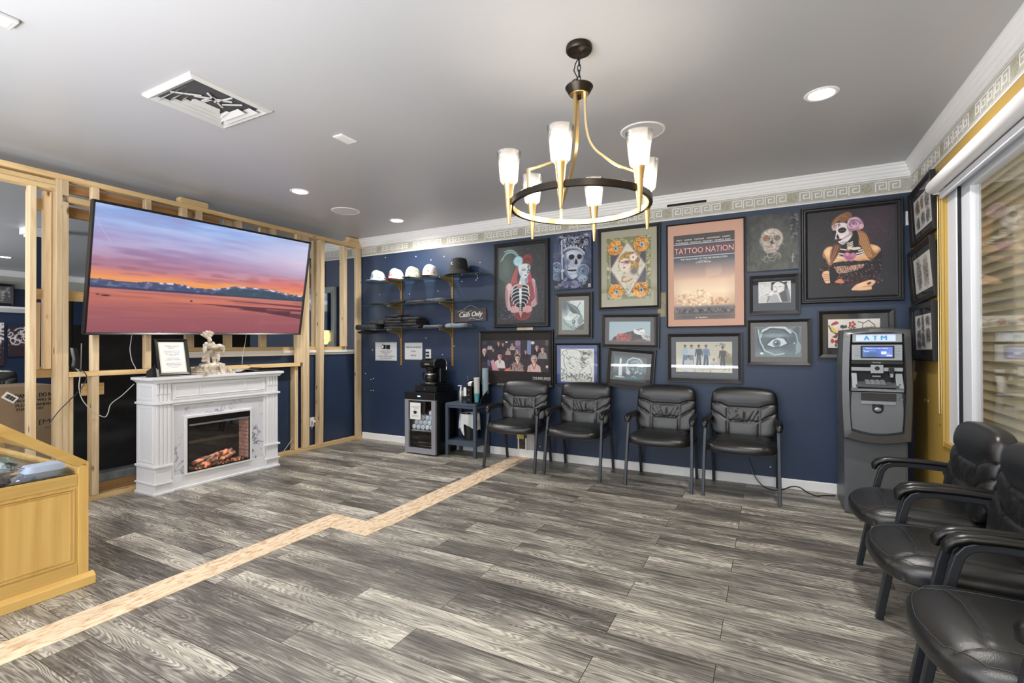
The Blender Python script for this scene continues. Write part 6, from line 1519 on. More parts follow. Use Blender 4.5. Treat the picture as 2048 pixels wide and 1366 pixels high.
for pth, rad in (([(0, -.02, .09), (.005, -.03, .14), (0, -.02, .19), (0, -.012, .22)], [.018, .016, .021, .026]), ([(.01, .03, .09), (.02, .02, .14), (.005, .008, .19), (0, 0, .22)], [.018, .015, .02, .026]),
                 ([(0, -.005, .20), (0, -.008, .25), (0, -.01, .295)], [.032, .036, .034]), ([(0, -.04, .29), (.03, -.055, .26), (.055, -.03, .25)], [.016, .014, .011]), ([(0, .02, .29), (.035, .04, .265), (.055, .03, .25)], [.016, .014, .011]),
                 ([(.045, -.085, .275), (.05, -.04, .262), (.05, .01, .258), (.05, .06, .27), (.045, .10, .26)], [.02, .022, .026, .022, .016]), ([(.045, .10, .265), (.04, .112, .22), (.035, .10, .18)], [.016, .012, .010]), ([(.04, -.09, .28), (.04, -.098, .23), (.035, -.09, .19)], [.02, .018, .010]), ([(-.01, .02, .2), (-.02, .05, .16), (-.02, .08, .11), (-.01, .085, .085)], [.03, .026, .022, .02]), ([(-.01, -.03, .2), (-.015, -.05, .16), (-.01, -.07, .12)], [.028, .02, .018]), ([(.02, .055, .2), (.03, .062, .16), (.03, .06, .12)], [.018, .016, .012])):
    fg.tube(pth, rad, 10)
S_((.004, -.012, .325), (.020, .020, .025)); S_((.05, -.09, .29), (.018, .02, .02))
for k in range(9):
    a_ = -1.1 + k * .24
    fg.tube([(-.01, -.012, .335), (-.012, -.012 + .045 * math.sin(a_), .345 + .045 * math.cos(a_)), (-.006 + .01 * (k % 2), -.02 + .09 * math.sin(a_), .345 + .072 * math.cos(a_))], [.008, .014, .006], 8)
for k in range(70):                                       # carved ornaments over the figures
    a_ = rr_.uniform(0, 6.28); z_ = rr_.uniform(.10, .32); rd = .022 + .02 * abs(math.sin(z_ * 30))
    S_((rd * math.cos(a_) * .8, -.01 + rd * math.sin(a_) * 1.5, z_), (rr_.uniform(.005, .011),) * 3)
for k in range(12): S_((.045 + rr_.uniform(-.012, .012), -.09 + k * .017, .262 + rr_.uniform(-.018, .018)), (.010, .010, .014))
fgo = part('figures', fg, M_stone, stt)
rm = fgo.modifiers.new('remesh', 'REMESH'); rm.mode = 'VOXEL'; rm.voxel_size = .0045; rm.use_smooth_shade = True
for k, (y, w_, lb, cc) in enumerate([(-1.86, .28, 'open magazine with a lifted black cover lying on the mantel', (170, 176, 180)), (-1.63, .25, 'flat black folder at the right end of the mantel', (34, 36, 40))]):
    t = thing('magazine' if k == 0 else 'folder', lb, 'magazine' if k == 0 else 'folder', (-5.78, y, 1.007))
    part('cover', B().box(-.10, .10, -w_ / 2, w_ / 2, 0, .006), M_dark, t, bevel=.001)
    if k == 0:
        g = B(); rs = []
        for j in range(9): yy_ = -w_ / 2 + .01 + j * (w_ - .02) / 8; zz = .0075 + .022 * math.sin(j / 8 * PI) ** 2 * (1 if j > 2 else .6); rs.append([(-.09, yy_, zz), (.09, yy_, zz), (.09, yy_, zz + .002), (-.09, yy_, zz + .002)])
        g.ring(rs); part('pages', g, mat('grey_pages', (150, 154, 156), .5, vary=(196, 200, 200), vscale=9), t)
        part('lifted_cover', B().obox((0, w_ / 2 - .01, .024), (.18, 0, 0), (0, .06, .035), (0, -.001, .002)), M_dark, t)
    else: part('cord', B().tube([(.05, -.1, .01), (.08, 0, .012), (.06, .1, .012), (.02, .14, .006)], .003, 6), M_matte, t)

# ------------------------------------------------------------------ cash machine
M_agr = mat('atm_grey', (92, 96, 100), .42, metal=.25)
M_asil = mat('atm_silver', (150, 155, 160), .34, metal=.5)
M_abr = mat('atm_bezel', (104, 106, 108), .36, metal=.55)
at = thing('cash_machine', 'grey freestanding cash machine in the corner with lit blue lettering', 'cash machine', (-.335, -.33, 0))
AX0, AX1 = -.525, -.145
part('pedestal', B().box(AX0, AX1, -.53, -.06, .012, .60).box(AX0 + .01, AX1 - .01, -.52, -.07, 0, .012), M_agr, at, True, .004)
part('pedestal_door', B().box(AX0 + .012, AX1 - .012, -.534, -.529, .03, .58), M_agr, at, True, .002)
part('side_cabinet', B().box(AX0 + .012, AX1 - .004, -.46, -.05, .60, 1.33), mat('atm_blue_grey', (64, 72, 84), .5), at, True, .006)
YS = -.62


def A2(x, y, yy=YS): p = PY(x, y, yy); return (p[0], p[2])


def outl(k, x0, x1, z0, z1, bow=.012, top=.018, bot=.03, n=14):
    pts = []
    for i in range(n + 1): u_ = i / n; pts.append((x0 - bow * math.sin(PI * u_) + k, z1 - (z1 - z0) * u_))
    for i in range(1, n): u_ = i / n; pts.append((x0 + k + (x1 - x0 - 2 * k) * u_, z0 - bot * math.sin(PI * u_)))
    for i in range(n + 1): u_ = i / n; pts.append((x1 + bow * math.sin(PI * u_) - k, z0 + (z1 - z0) * u_))
    for i in range(1, n): u_ = i / n; pts.append((x1 - k - (x1 - x0 - 2 * k) * u_, z1 + top * math.sin(PI * u_)))
    return pts


SX0, SX1, SZ0, SZ1 = -.545, -.133, .575, 1.378
so_ = outl(0, SX0, SX1, SZ0, SZ1); si_ = outl(.0, SX0 + .052, SX1 - .048, SZ0 + .062, SZ1 - .03, .012, .012, .028)
sm_ = outl(.0, SX0 + .012, SX1 - .012, SZ0 + .012, SZ1 - .01)
rg = B(); rings = []
for pts, y in ((so_, -.40), (so_, -.575), (sm_, -.612), (si_, -.628), (si_, -.585)): rings.append([(p[0], y, p[1]) for p in pts])
rg.ring(rings, True, False, True)
part('fascia_surround', rg, M_abr, at, True)
part('fascia_body', B().prism([(p[0], p[1]) for p in outl(.004, SX0, SX1, SZ0, SZ1)], 1, -.56, -.40), M_abr, at, True)
lp = outl(0, SX0 + .060, SX1 - .056, SZ0 + .075, .925, .008, .0, .026)
lp_ = B(); lp_.prism(lp, 1, -.604, -.56); part('lower_panel', lp_, mat('atm_mid_grey', (120, 123, 127), .36, metal=.45), at, True, .003)


def arect(nm, x0, y0, x1, y1, ya, yb, m, bevel=.001, label=None):
    (a, b_), (c_, d_) = A2(x0, y0, ya), A2(x1, y1, ya)
    return part(nm, B().box(a, c_, ya, yb, b_, d_), m, at, True, bevel, label)


def abox(nm, x0, x1, z0, z1, ya, yb, m, bevel=.001, label=None): return part(nm, B().box(x0, x1, ya, yb, z0, z1), m, at, True, bevel, label)


UX0, UX1 = SX0 + .055, SX1 - .05
abox('upper_backing', UX0 - .01, UX1 + .01, .93, 1.355, -.575, -.55, M_matte)
abox('sign_housing', UX0 + .01, UX1 - .004, 1.285, 1.352, -.612, -.56, M_asil, .004)
M_signlit = mat('lit_sign_white', (150, 160, 176), .4, emit=(216, 230, 255), estr=.42)
abox('sign_panel', -.458, -.226, 1.295, 1.342, -.6145, -.612, M_signlit, 0, label='backlit white panel')
letters('sign_lettering', [('A', -.395 + .335, 1.3185 - 0, .032, .032), ('T', -.345 + .335, 1.3185, .025, .032), ('M', -.294 + .335, 1.3185, .032, .032)], mat('sign_blue', (66, 150, 196), .5, emit=(40, 130, 190), estr=.12), at, Matrix.Translation((0, -.2855, 0)), .05)
abox('screen_panel', UX0 + .006, UX1 - .002, 1.155, 1.270, -.606, -.56, M_asil, .004)
abox('screen_bezel', -.430, -.232, 1.172, 1.262, -.6085, -.6055, M_dark, .002)
sc_p = Paint(.176, .074, 90, (60, 90, 170)); sc_p.grad([(0, (96, 130, 190)), (.5, (80, 110, 200)), (1, (110, 130, 214))], False)
sc_p.p([(.62, .45), (.8, .45), (.8, .72), (.62, .72)], (220, 230, 244)); sc_p.p([(.8, .78), (.98, .78), (.98, .9), (.8, .9)], (214, 224, 240)); sc_p.p([(.8, .6), (.8, .66), (.9, .66), (.9, .6)], (150, 170, 220)); sc_p.e(.3, .8, .25, .3, (70, 100, 150), 0, 1)
sc_p.build('screen', MATS.get('atm_screen') or attr_mat('atm_screen', .2, emit=.9), at, -.2795, 1.217, -.331 + .335)
letters('screen_lettering', [('Welcome to a cash machine', 0, 1.245, .13, .005), ('Please insert your card', -.045, 1.226, .07, .004), ('to begin', -.06, 1.219, .03, .004)], mat('screen_white', (235, 240, 250), .5, emit=(235, 240, 250), estr=.8), at, Matrix.Translation((0, -.2802, 0)))
for k in range(4):
    abox('side_button', -.463, -.436, 1.240 - k * .017, 1.246 - k * .017, -.609, -.605, M_silver, .001)
    abox('side_button', -.226, -.199, 1.240 - k * .017, 1.246 - k * .017, -.609, -.605, M_silver, .001)
abox('dark_strip', UX0 + .002, UX1, 1.128, 1.152, -.605, -.56, M_dark, .001)
letters('maker_lettering', [('Genmega', .0, 1.140, .05, .010)], mat('print_silver', (200, 204, 206), .4), at, Matrix.Translation((-.0, -.2755, 0)))
abox('card_bar', UX0 + .004, UX1 - .0, 1.078, 1.105, -.603, -.56, M_asil, .002)
abox('camera_housing', -.371, -.296, 1.062, 1.124, -.612, -.56, M_asil, .003)
part('camera_lens', B().lathe([(.0, -.002), (.013, -.002), (.015, 0)], (-.333, -.612, 1.098), 20, False, 'y'), M_dark, at, True)
abox('dark_recess', UX0 + .002, UX1 - .002, 1.0, 1.078, -.59, -.56, M_matte)
abox('card_reader', -.268, -.238, 1.050, 1.104, -.632, -.6, M_dark, .003)
abox('reader_slot', -.262, -.244, 1.035, 1.062, -.638, -.60, M_asil, .003)
abox('receipt_slot', -.36, -.31, 1.035, 1.045, -.592, -.588, M_asil)
part('keypad_shelf', B().obox((-.34, -.612, .985), (.25, 0, 0), (0, .09, .035), (0, -.004, .014)), M_agr, at, True, .002)
kp = B()
part('keypad', B().obox((-.347, -.618, .997), (.118, 0, 0), (0, .062, .024), (0, -.002, .006)), M_silver, at, True, .001)
for r_ in range(4):
    for q in range(4):
        part('key', B().obox((-.392 + q * .030, -.641 + r_ * .0150, .9935 + r_ * .0058), (.022, 0, 0), (0, .010, .0039), (0, -.001, .006)), M_asil, at, True, .0008)
for x0, x1, z0 in ((UX0 + .002, UX0 + .036, .945), (UX1 - .046, UX1 - .004, .95)):
    part('side_pod', B().prism([(-.56, z0), (-.648, z0), (-.652, z0 + .012), (-.605, 1.062), (-.56, 1.062)], 0, x0, x1), M_asil, at, True, .003)
part('headset_jack', B().lathe([(0, -.003), (.005, -.003), (.005, 0)], (UX1 - .026, -.640, .985), 10, False, 'y'), M_dark, at, True)
abox('seam', SX0 + .006, SX1 - .006, .925, .930, -.6085, -.57, M_matte)
abox('front_lip', UX0, UX1, .932, .952, -.625, -.56, M_asil, .002)
abox('cash_tray', -.430, -.223, .862, .918, -.607, -.6, mat('tray_brown', (52, 46, 44), .4), .001)
abox('label_strip', -.430, -.226, .838, .860, -.612, -.6, M_asil, .001)
part('cash_pocket', B().lathe([(0, -.006), (.030, -.004), (.033, .0)], (-.330, -.6055, .805), 24, False, 'y').box(-.363, -.297, -.6085, -.604, .805, .845), M_dark, at, True)
part('pocket_scoop', B().ell((-.330, -.607, .80), (.024, .008, .018), 16), M_silver, at, True)
part('lock', B().lathe([(0, -.008), (.010, -.008), (.013, 0)], (-.196, -.6055, .880), 20, False, 'y'), M_chrome, at, True)

# ------------------------------------------------------------------ glass shelves and merchandise
sy_ = B()
M_brk = mat('brass_paint', (178, 142, 78), .4, metal=.4)
sx1, sx2 = -5.28, -4.468
SHZ = (2.092, 1.782, 1.472)
M_gl = pane_mat('shelf_glass', (205, 222, 220), 1.5, .02, .10, (150, 170, 170))
for x, lb in ((sx1, 'brass slotted shelf standard on the blue wall, left one'), (sx2, 'brass slotted shelf standard on the blue wall, right one')):
    t = thing('shelf_standard', lb, 'shelf standard', (x, 0, 1.016), group='shelf standards')
    part('upright', B().box(-.012, .012, -.012, 0, 0, 1.15), M_brk, t, bevel=.001)
    g = B()
    for k in range(28): g.box(-.004, .004, -.0128, -.0118, .02 + k * .04, .036 + k * .04)
    part('slots', g, mat('slot_dark', (96, 76, 44), .6), t)
    for z_ in SHZ:
        part('bracket', B().prism([(-.012, z_ - 1.016 - .105), (-.03, z_ - 1.016 - .1), (-.06, z_ - 1.016 - .05), (-.27, z_ - 1.016 - .014), (-.27, z_ - 1.016 - .002), (-.012, z_ - 1.016 - .002)], 0, -.006, .006), M_brk, t, bevel=.001)
for k, (z_, x0, x1, lb) in enumerate(((SHZ[0], -5.735, -3.88, 'top clear glass shelf carrying the row of hats'), (SHZ[1], -5.70, -3.86, 'middle clear glass shelf with flat folded black shirts'), (SHZ[2], -5.79, -3.99, 'lowest clear glass shelf with the tall stack of folded shirts'))):
    solo('glass_shelf', B().box(x0, x1, -.285, -.018, z_, z_ + .008), M_gl, lb, 'shelf', 'glass shelves', .0015)


def cap(nm, x, z_, crown, brim, label, turn, txt=None, tcol=(30, 60, 110), s=1., vary=None):
    t = thing(nm, label, 'cap', (x, -.15, z_), turn, 'caps on the top shelf')
    mc = mat('cap_' + label[:14], crown, .8, vary=vary, vscale=34)
    mb_ = mat('brim_' + label[:14], brim, .7)
    g = B(); rs = []
    n = 28
    for i in range(9):
        ph = i / 8 * PI / 2; q = []
        for j in range(n):
            a = 2 * PI * j / n
            fr = max(0, -math.sin(a)) ** 1.5
            r_ = math.cos(ph) ** .62 if i < 8 else .02
            hh = math.sin(ph) ** (1.0 - .25 * fr) * (.135 + .012 * fr)
            q.append((.092 * s * r_ * math.cos(a), .106 * s * r_ * math.sin(a), .012 + hh * s))
        rs.append(q)
    g.ring(rs, True, False); part('crown', g, mc, t)
    part('button', B().ell((0, 0, .150 * s), (.007, .007, .005), 8), mb_, t)
    bm_ = B(); rs = []
    for i in range(13):
        a = PI + PI * (i / 12) * 1.0; ca, sa = math.cos(a), math.sin(a)
        rs.append([(.088 * s * ca, .09 * s * sa, .016), (.086 * s * ca * .98, -.03 + (.165 * s) * sa * 1.0 if True else 0, .010 + .006 * abs(ca)), (.086 * s * ca * .98, -.03 + .165 * s * sa, .006 + .006 * abs(ca)), (.088 * s * ca, .09 * s * sa, .010)])
    bm_.ring(rs); part('brim', bm_, mb_, t)
    if txt:
        letters('logo', [(txt, 0, .075, .075 if len(txt) > 1 else .045, .045 if len(txt) == 1 else .022)], mat('logo_%d' % tcol[0], tcol, .7), t, Matrix.Translation((0, -.106, 0)), .02)
        letters('side_logo', [('GGG', 0, .055, .06, .018)] if len(txt) == 1 else [('K', 0, .05, .02, .02)], mat('logo_%d' % tcol[0], tcol, .7), t, Matrix.Rotation(math.radians(55), 4, 'Z') @ Matrix.Translation((0, -.104, 0)), .01)
    return t


TZ = SHZ[0] + .009
cap('snapback_cap', -5.545, TZ, (204, 204, 206), (120, 150, 190), 'white flat brimmed cap with a blue letter, leftmost on the top shelf', math.radians(-4), 'G', (30, 76, 130))
cap('snapback_cap', -5.235, TZ, (206, 204, 204), (160, 44, 40), 'white cap with a red brim and red letter on the top shelf', math.radians(-4), 'G', (176, 44, 44))
cap('snapback_cap', -4.965, TZ, (206, 204, 190), (60, 66, 76), 'patterned green and white cap in the middle of the top shelf', math.radians(5), None, s=1.02, vary=(92, 104, 70))
cap('snapback_cap', -4.69, TZ, (206, 207, 210), (60, 76, 110), 'white cap with dark script lettering beside the black bucket hat', math.radians(8), 'Cookies', (26, 30, 44), 1.05)
t = thing('bucket_hat', 'black bucket hat with white lettering at the right of the top shelf', 'hat', (-4.27, -.15, TZ), math.radians(10))
part('crown', B().lathe([(0, .205), (.05, .207), (.082, .196), (.092, .18), (.108, .09), (.118, .062)], n=32), mat('black_cloth', (24, 24, 25), .85, bump=(300, .2)), t)
part('brim', B().lathe([(.118, .062), (.150, .028), (.176, .004), (.178, .0), (.172, .0), (.146, .02), (.115, .055)], n=32), MATS['black_cloth'], t)
letters('logo', [('Cookies', -.01, .135, .10, .034)], M_paper, t, Matrix.Translation((0, -.106, 0)) @ Matrix.Rotation(math.radians(-6), 4, 'X'), .025)


def folded(nm, label, x, y, z_, w, d_, h, col, group, spk=None, seed=0, tilt=0, cat='folded shirt'):
    g = B(); rr = random.Random(seed); n = 26; rs = []
    ph = [rr.uniform(0, 6.28) for _ in range(6)]
    for i, (sc_, zz) in enumerate(((.90, 0), (.985, .18), (1.0, .5), (.985, .82), (.90, .98), (.45, 1.04), (.02, 1.05))):
        q = []
        for j in range(n):
            a = 2 * PI * j / n; ca, sa = math.cos(a), math.sin(a)
            k = (abs(ca) ** 5 + abs(sa) ** 5) ** (-1 / 5)
            wv = 1 + .03 * math.sin(3 * a + ph[0]) + .02 * math.sin(7 * a + ph[1])
            q.append((w / 2 * k * ca * sc_ * wv, d_ / 2 * k * sa * sc_ * wv, h * (zz + .10 * math.sin(4 * a + ph[2] + i) * (zz > .1)) + tilt * ca * k * w / 2 * zz))
        rs.append(q)
    g.ring(rs)
    t = thing(nm, label, cat, (x, y, z_), rr.uniform(-.12, .12), group)
    part('fabric', g, mat('fabric_%d_%s' % (col[0], 's' if spk else 'p'), col, .85, vary=spk, vscale=90, bump=(40, .5)) if spk else mat('fabric_%d_p' % col[0], col, .85, bump=(40, .5)), t)
    return t


SP = (52, 53, 58); GM = 'folded shirts on the glass shelves'
z2 = SHZ[1] + .009; z3 = SHZ[2] + .009
for (x, w_, h, c_, sp, lb) in [(-5.46, .30, .030, (24, 24, 26), None, 'thin black folded shirt at the left of the middle shelf'), (-5.16, .20, .05, (18, 18, 20), None, 'crumpled black shirt on the middle shelf above the left bracket'), (-4.86, .34, .035, (30, 30, 33), SP, 'black shirt with grey print in the centre of the middle shelf'), (-4.55, .30, .045, (44, 45, 50), (84, 86, 92), 'grey folded shirt on the middle shelf near the right bracket')]:
    folded('folded_shirt', lb, x, -.16, z2, w_, .22, h, c_, GM, sp, int(-x * 100))
for i in range(5): folded('folded_shirt', ['black shirt at the bottom of the left pile on the lowest shelf', 'second black shirt up in the left pile on the lowest shelf', 'third black shirt up in the left pile on the lowest shelf', 'fourth black shirt up in the left pile on the lowest shelf', 'black shirt on top of the left pile on the lowest shelf'][i], -5.22 + .01 * (i % 2), -.155, z3 + i * .036, .30 - .012 * i, .24, .034, (26, 27, 30), GM, SP if i in (0, 2, 3) else None, 20 + i)
for i in range(4): folded('folded_shirt', ['black shirt at the bottom of the right pile on the lowest shelf', 'second black shirt up in the right pile on the lowest shelf', 'third black shirt up in the right pile on the lowest shelf', 'black shirt on top of the right pile on the lowest shelf'][i], -4.93 - .008 * (i % 2), -.155, z3 + i * .036, .27 - .01 * i, .24, .034, (24, 25, 28), GM, SP if i in (1, 3) else None, 30 + i)
folded('folded_shirt', 'bulky black printed shirt sagging over the left end of the lowest shelf', -5.66, -.17, z3, .36, .24, .06, (28, 28, 31), GM, SP, 41)
folded('folded_shirt', 'black printed shirt next to the left pile on the lowest shelf', -5.50, -.16, z3 + .062, .24, .2, .05, (30, 30, 33), GM, SP, 42)
t = thing('rolled_cap', 'dark sock like cloth hanging below the left end of the lowest shelf', 'cloth', (-5.70, -.17, z3 - .055))
part('fabric', B().ell((0, 0, .022), (.17, .10, .024), 20), MATS['black_cloth'], t)
folded('folded_shirt', 'flat shirt with grey print right of the piles on the lowest shelf', -4.60, -.16, z3, .30, .22, .035, (40, 41, 45), GM, (104, 106, 112), 43)
folded('folded_shirt', 'light grey shirt at the right end of the lowest shelf', -4.27, -.16, z3, .30, .22, .045, (84, 90, 102), GM, (140, 146, 158), 44)

# wall signs
t = thing('cash_only_sign', 'grey wooden plank sign with white script, hung from a nail', 'sign', (-4.198, -.006, 1.558))
t.rotation_euler = (0, math.radians(-1.5), 0)
part('board', B().box(-.225, .225, -.012, 0, 0, .155), mat('weathered_plank', (96, 84, 78), .8, vary=(70, 66, 74), vscale=14), t, bevel=.002)
letters('lettering', [('Cash Only', .01, .080, .33, .078)], M_paper, t, Matrix.Translation((0, -.0125, 0)), .02, shear=.3)
g = B()
for y_, x0, x1, am_ in ((.125, -.18, .02, .012), (.028, -.02, .18, .012)): g.tube([(x0 + (x1 - x0) * k / 12, -.013, y_ + am_ * math.sin(k / 12 * 7)) for k in range(13)], .0022, 6)
part('flourish', g, M_paper, t)
part('string', B().tube([(-.10, -.004, .155), (0, -.004, .20), (.10, -.004, .155)], .0012, 5), M_paper, t)
t = thing('surveillance_sign', 'white sign with a black camera drawing and closed circuit warning text', 'sign', (-5.545, -.003, 1.07))
part('plate', B().box(-.19, .19, -.003, 0, 0, .245), mat('sign_white', (214, 216, 220), .5), t, bevel=.001)
part('border_line', frame_bars(.366, .231, .003, .0006).move((0, -.003, .1225)), M_ink, t)
g = B(); c0_ = -.0036
g.lathe([(.0, -.001), (.030, -.001), (.030, 0)], (-.055, -.003, .186), 20, False, 'y').prism([(-.05, .158), (.07, .150), (.075, .210), (-.05, .214)], 1, -.004, -.003)
part('camera_drawing', g, M_ink, t)
part('lens_drawing', B().lathe([(0, -.0018), (.020, -.0018), (.020, -.0008)], (-.058, -.0035, .186), 20, False, 'y').box(.0, .004, -.0046, -.004, .155, .212), M_paper, t)
letters('lettering', [('CLOSED CIRCUIT', 0, .128, .22, .016), ('TELEVISION', 0, .104, .16, .016), ('AND', 0, .082, .06, .013), ('AUDIO MONITORING', 0, .058, .28, .017), ('ON PREMISES', 0, .032, .20, .016)], M_ink, t, Matrix.Translation((0, -.0032, 0)), .012)
t = thing('merchandise_sign', 'white paper notice with three lines of black capitals', 'sign', (-5.08, -.002, 1.09))
part('sheet', B().box(-.143, .143, -.002, 0, 0, .218), MATS['sign_white'], t)
letters('lettering', [('MERCHANDISE', 0, .158, .25, .022), ('FOR', 0, .108, .075, .021), ('SALE', 0, .055, .09, .023)], M_ink, t, Matrix.Translation((0, -.0024, 0)), .012)
t = thing('wall_outlet', 'white wall outlet with two black plugs above the coffee maker', 'outlet', (-4.84, 0, 1.10))
part('cover_plate', B().box(-.042, .042, -.006, 0, 0, .122), M_shell, t, bevel=.002)
part('plug', B().box(-.02, .016, -.03, -.006, .072, .094), M_dark, t, bevel=.003); part('plug', B().box(-.02, .016, -.03, -.006, .030, .052), M_dark, t, bevel=.003)
part('cord', B().tube([(-.005, -.03, .083), (-.04, -.035, .08), (-.055, -.03, .05), (-.035, -.03, .0), (.0, -.03, -.05)], .0035, 6), M_dark, t)
t = thing('motion_sensor', 'small white box sensor on the blue wall near the corner', 'sensor', (-.027, 0, 2.226))
part('case', B().box(-.019, .019, -.03, 0, 0, .115), M_shell, t, bevel=.004); part('lens', B().box(-.012, .012, -.032, -.03, .02, .07), M_grille, t)

# ------------------------------------------------------------------ drinks cooler, coffee maker, side table
fz = thing('drinks_cooler', 'small black glass door drinks cooler with a paper notice, under the coffee maker', 'fridge', (-4.615, -.24, 0))
fx0, fx1, fy0, fy1, fh = -4.84, -4.39, -.45, -.04, .725
part('cabinet', B().box(fx0, fx0 + .02, fy0 + .02, fy1, .01, fh).box(fx1 - .02, fx1, fy0 + .02, fy1, .01, fh).box(fx0, fx1, fy1 - .02, fy1, .01, fh).box(fx0, fx1, fy0 + .02, fy1, fh - .04, fh).box(fx0, fx1, fy0 + .02, fy1, .01, .05), M_dark, fz, True, .003)
part('control_panel', B().box(fx0, fx1, fy0 - .018, fy0 + .022, .645, fh), M_dark, fz, True, .006)
part('display', B().box(-4.64, -4.60, fy0 - .0195, fy0 - .018, .675, .69), mat('display_blue', (120, 190, 230), .4, emit=(130, 200, 255), estr=2.5), fz, True)
dd_ = thing('door', None, None, (0, 0, 0)); del dd_
dframe = B(); a_ = (fx0 + .003, fx1 - .003, .018, .642)
dframe.box(a_[0], a_[0] + .055, fy0 - .012, fy0 + .018, a_[2], a_[3]).box(a_[1] - .055, a_[1], fy0 - .012, fy0 + .018, a_[2], a_[3]).box(a_[0], a_[1], fy0 - .012, fy0 + .018, a_[2], a_[2] + .06).box(a_[0] + .05, a_[1] - .05, fy0 - .012, fy0 + .018, a_[3] - .014, a_[3])
for o in list(bpy.data.objects):
    if o.name.startswith('door'): bpy.data.objects.remove(o)
dr = part('door', dframe, mat('door_frame_silver', (150, 150, 160), .4, metal=.25), fz, True, .002, label='silver framed glass door')
g = B().box(a_[0] + .05, a_[1] - .05, fy0 - .002, fy0 + .002, a_[2] + .055, a_[3] - .01); gp = part('door_glass', g, M_pane, dr, True, parentloc=fz.location)
nt_ = B().box(-4.755, -4.60, fy0 - .0135, fy0 - .0125, .41, .605); part('paper_notice', nt_, M_paper, dr, True, parentloc=fz.location)
letters('notice_lettering', [('Help yourself to coffee', 0, .56, .125, .010), ('or a bottle of water', 0, .545, .11, .010), ('FREE', 0, .528, .03, .008), ('Please limit to', 0, .455, .09, .009), ('one per customer', 0, .442, .12, .009)], M_ink, dr, Matrix.Translation((-.0625, fy0 + .24 - .014, 0)), .0)
part('cup_drawing', B().prism([(-.085, .475), (-.047, .475), (-.042, .51), (-.09, .51)], 1, fy0 + .24 - .0145, fy0 + .24 - .014).tube([(-.044, fy0 + .24 - .0145, .505), (-.032, fy0 + .24 - .0145, .50), (-.034, fy0 + .24 - .0145, .485), (-.046, fy0 + .24 - .0145, .482)], .002, 6), M_ink, dr)
part('wire_shelf', B().box(fx0 + .03, fx1 - .03, fy0 + .04, fy1 - .03, .272, .278).box(fx0 + .03, fx1 - .03, fy0 + .03, fy0 + .036, .268, .285), M_chrome, fz, True)
part('wire_rack', B().tube([(-4.76, fy0 + .05, .075), (-4.76, fy0 + .05, .185), (-4.68, fy0 + .05, .185), (-4.68, fy0 + .05, .095), (-4.45, fy0 + .05, .095)], .003, 6).tube([(-4.68, fy0 + .05, .135), (-4.45, fy0 + .05, .135)], .003, 6).tube([(-4.76, fy0 + .05, .075), (-4.79, fy0 + .05, .075)], .003, 6), M_chrome, fz, True)
M_bot = mat('water_bottle_plastic', (176, 196, 216), .12, vary=(226, 236, 244), vscale=30)
M_lbl = mat('bottle_label', (70, 110, 180), .5)
b0 = thing('water_bottle', 'clear water bottle lying in the cooler behind the glass door', 'bottle', (0, 0, 0), group='water bottles in the cooler')
part('bottle', B().lathe([(0, 0), (.028, 0), (.03, .01), (.027, .03), (.03, .05), (.03, .11), (.026, .135), (.011, .15), (.011, .16), (0, .16)], (0, 0, 0), 14), M_bot, b0); part('label', B().lathe([(.0305, .055), (.0305, .095)], (0, 0, 0), 14), M_lbl, b0); part('cap', B().lathe([(0, .174), (.013, .174), (.013, .159), (0, .159)], (0, 0, 0), 10), mat('cap_white', (226, 230, 236), .5), b0)
index(b0); first = True; rr_ = random.Random(5)
spots = []
for r_ in range(3):
    for q in range(5 - r_ % 2): spots.append((-4.755 + q * .064 + (r_ % 2) * .032, fy0 + .06, .312 + r_ * .056, 'l'))
for q in range(2): spots.append((-4.52 + q * .064, fy0 + .075, .48, 'u'))
for i, (x, y, z_, k) in enumerate(spots):
    if k == 'l': rot = (math.radians(-90), rr_.uniform(-.1, .1), rr_.uniform(-.12, .12)); lb = 'clear water bottle lying with its base to the cooler door'
    else: rot = (math.radians(-90), 0, 0); lb = 'clear water bottle seen at the upper right of the cooler'
    o = b0 if i == 0 else dup(b0, (0, 0, 0))
    o.location = (x, y, z_); o.rotation_euler = rot
    o['label'] = ['clear water bottle in the bottom row behind the cooler door', 'clear water bottle in the middle row behind the cooler door', 'clear water bottle in the top row of the heap behind the cooler door'][0 if z_ < .33 else (1 if z_ < .38 else 2)] if k == 'l' else 'clear water bottle high on the right inside the cooler'

db = thing('pod_drawer', 'flat black coffee drawer box on top of the drinks cooler', 'drawer box', (-4.575, -.24, fh + .001))
part('case', B().box(-.155, .155, -.165, .16, 0, .072), M_dark, db, bevel=.004)
part('drawer', B().box(-.148, .148, -.175, -.165, .008, .064), M_dark, db, bevel=.003); part('knob', B().lathe([(0, -.012), (.006, -.012), (.005, 0)], (.0, -.175, .036), 12, False, 'y'), M_chrome, db)
cm = thing('coffee_maker', 'black drip coffee maker with glass carafe on the drawer box', 'coffee maker', (-4.575, -.25, fh + .074))
part('base', B().box(-.105, .105, -.125, .11, 0, .028), M_dark, cm, bevel=.006)
part('tower', B().box(-.105, .105, .0, .115, .028, .27), M_dark, cm, bevel=.012)
part('brew_head', B().prism([(.11, .215), (.11, .30), (.04, .318), (-.09, .312), (-.125, .285), (-.125, .235), (-.10, .205), (.0, .20)], 0, -.108, .108), M_dark, cm, bevel=.012)
part('chrome_lid', B().ell((-.0, -.03, .312), (.095, .085, .010), 20), M_chrome, cm)
part('front_plate', B().box(-.035, .035, -.1275, -.125, .245, .262), M_silver, cm)
part('filter_basket', B().lathe([(.055, .175), (.07, .205), (.07, .215)], (0, -.045, 0), 24), M_dark, cm)
part('warming_plate', B().lathe([(0, .034), (.065, .034), (.068, .028)], (0, -.055, 0), 24), M_silver, cm)
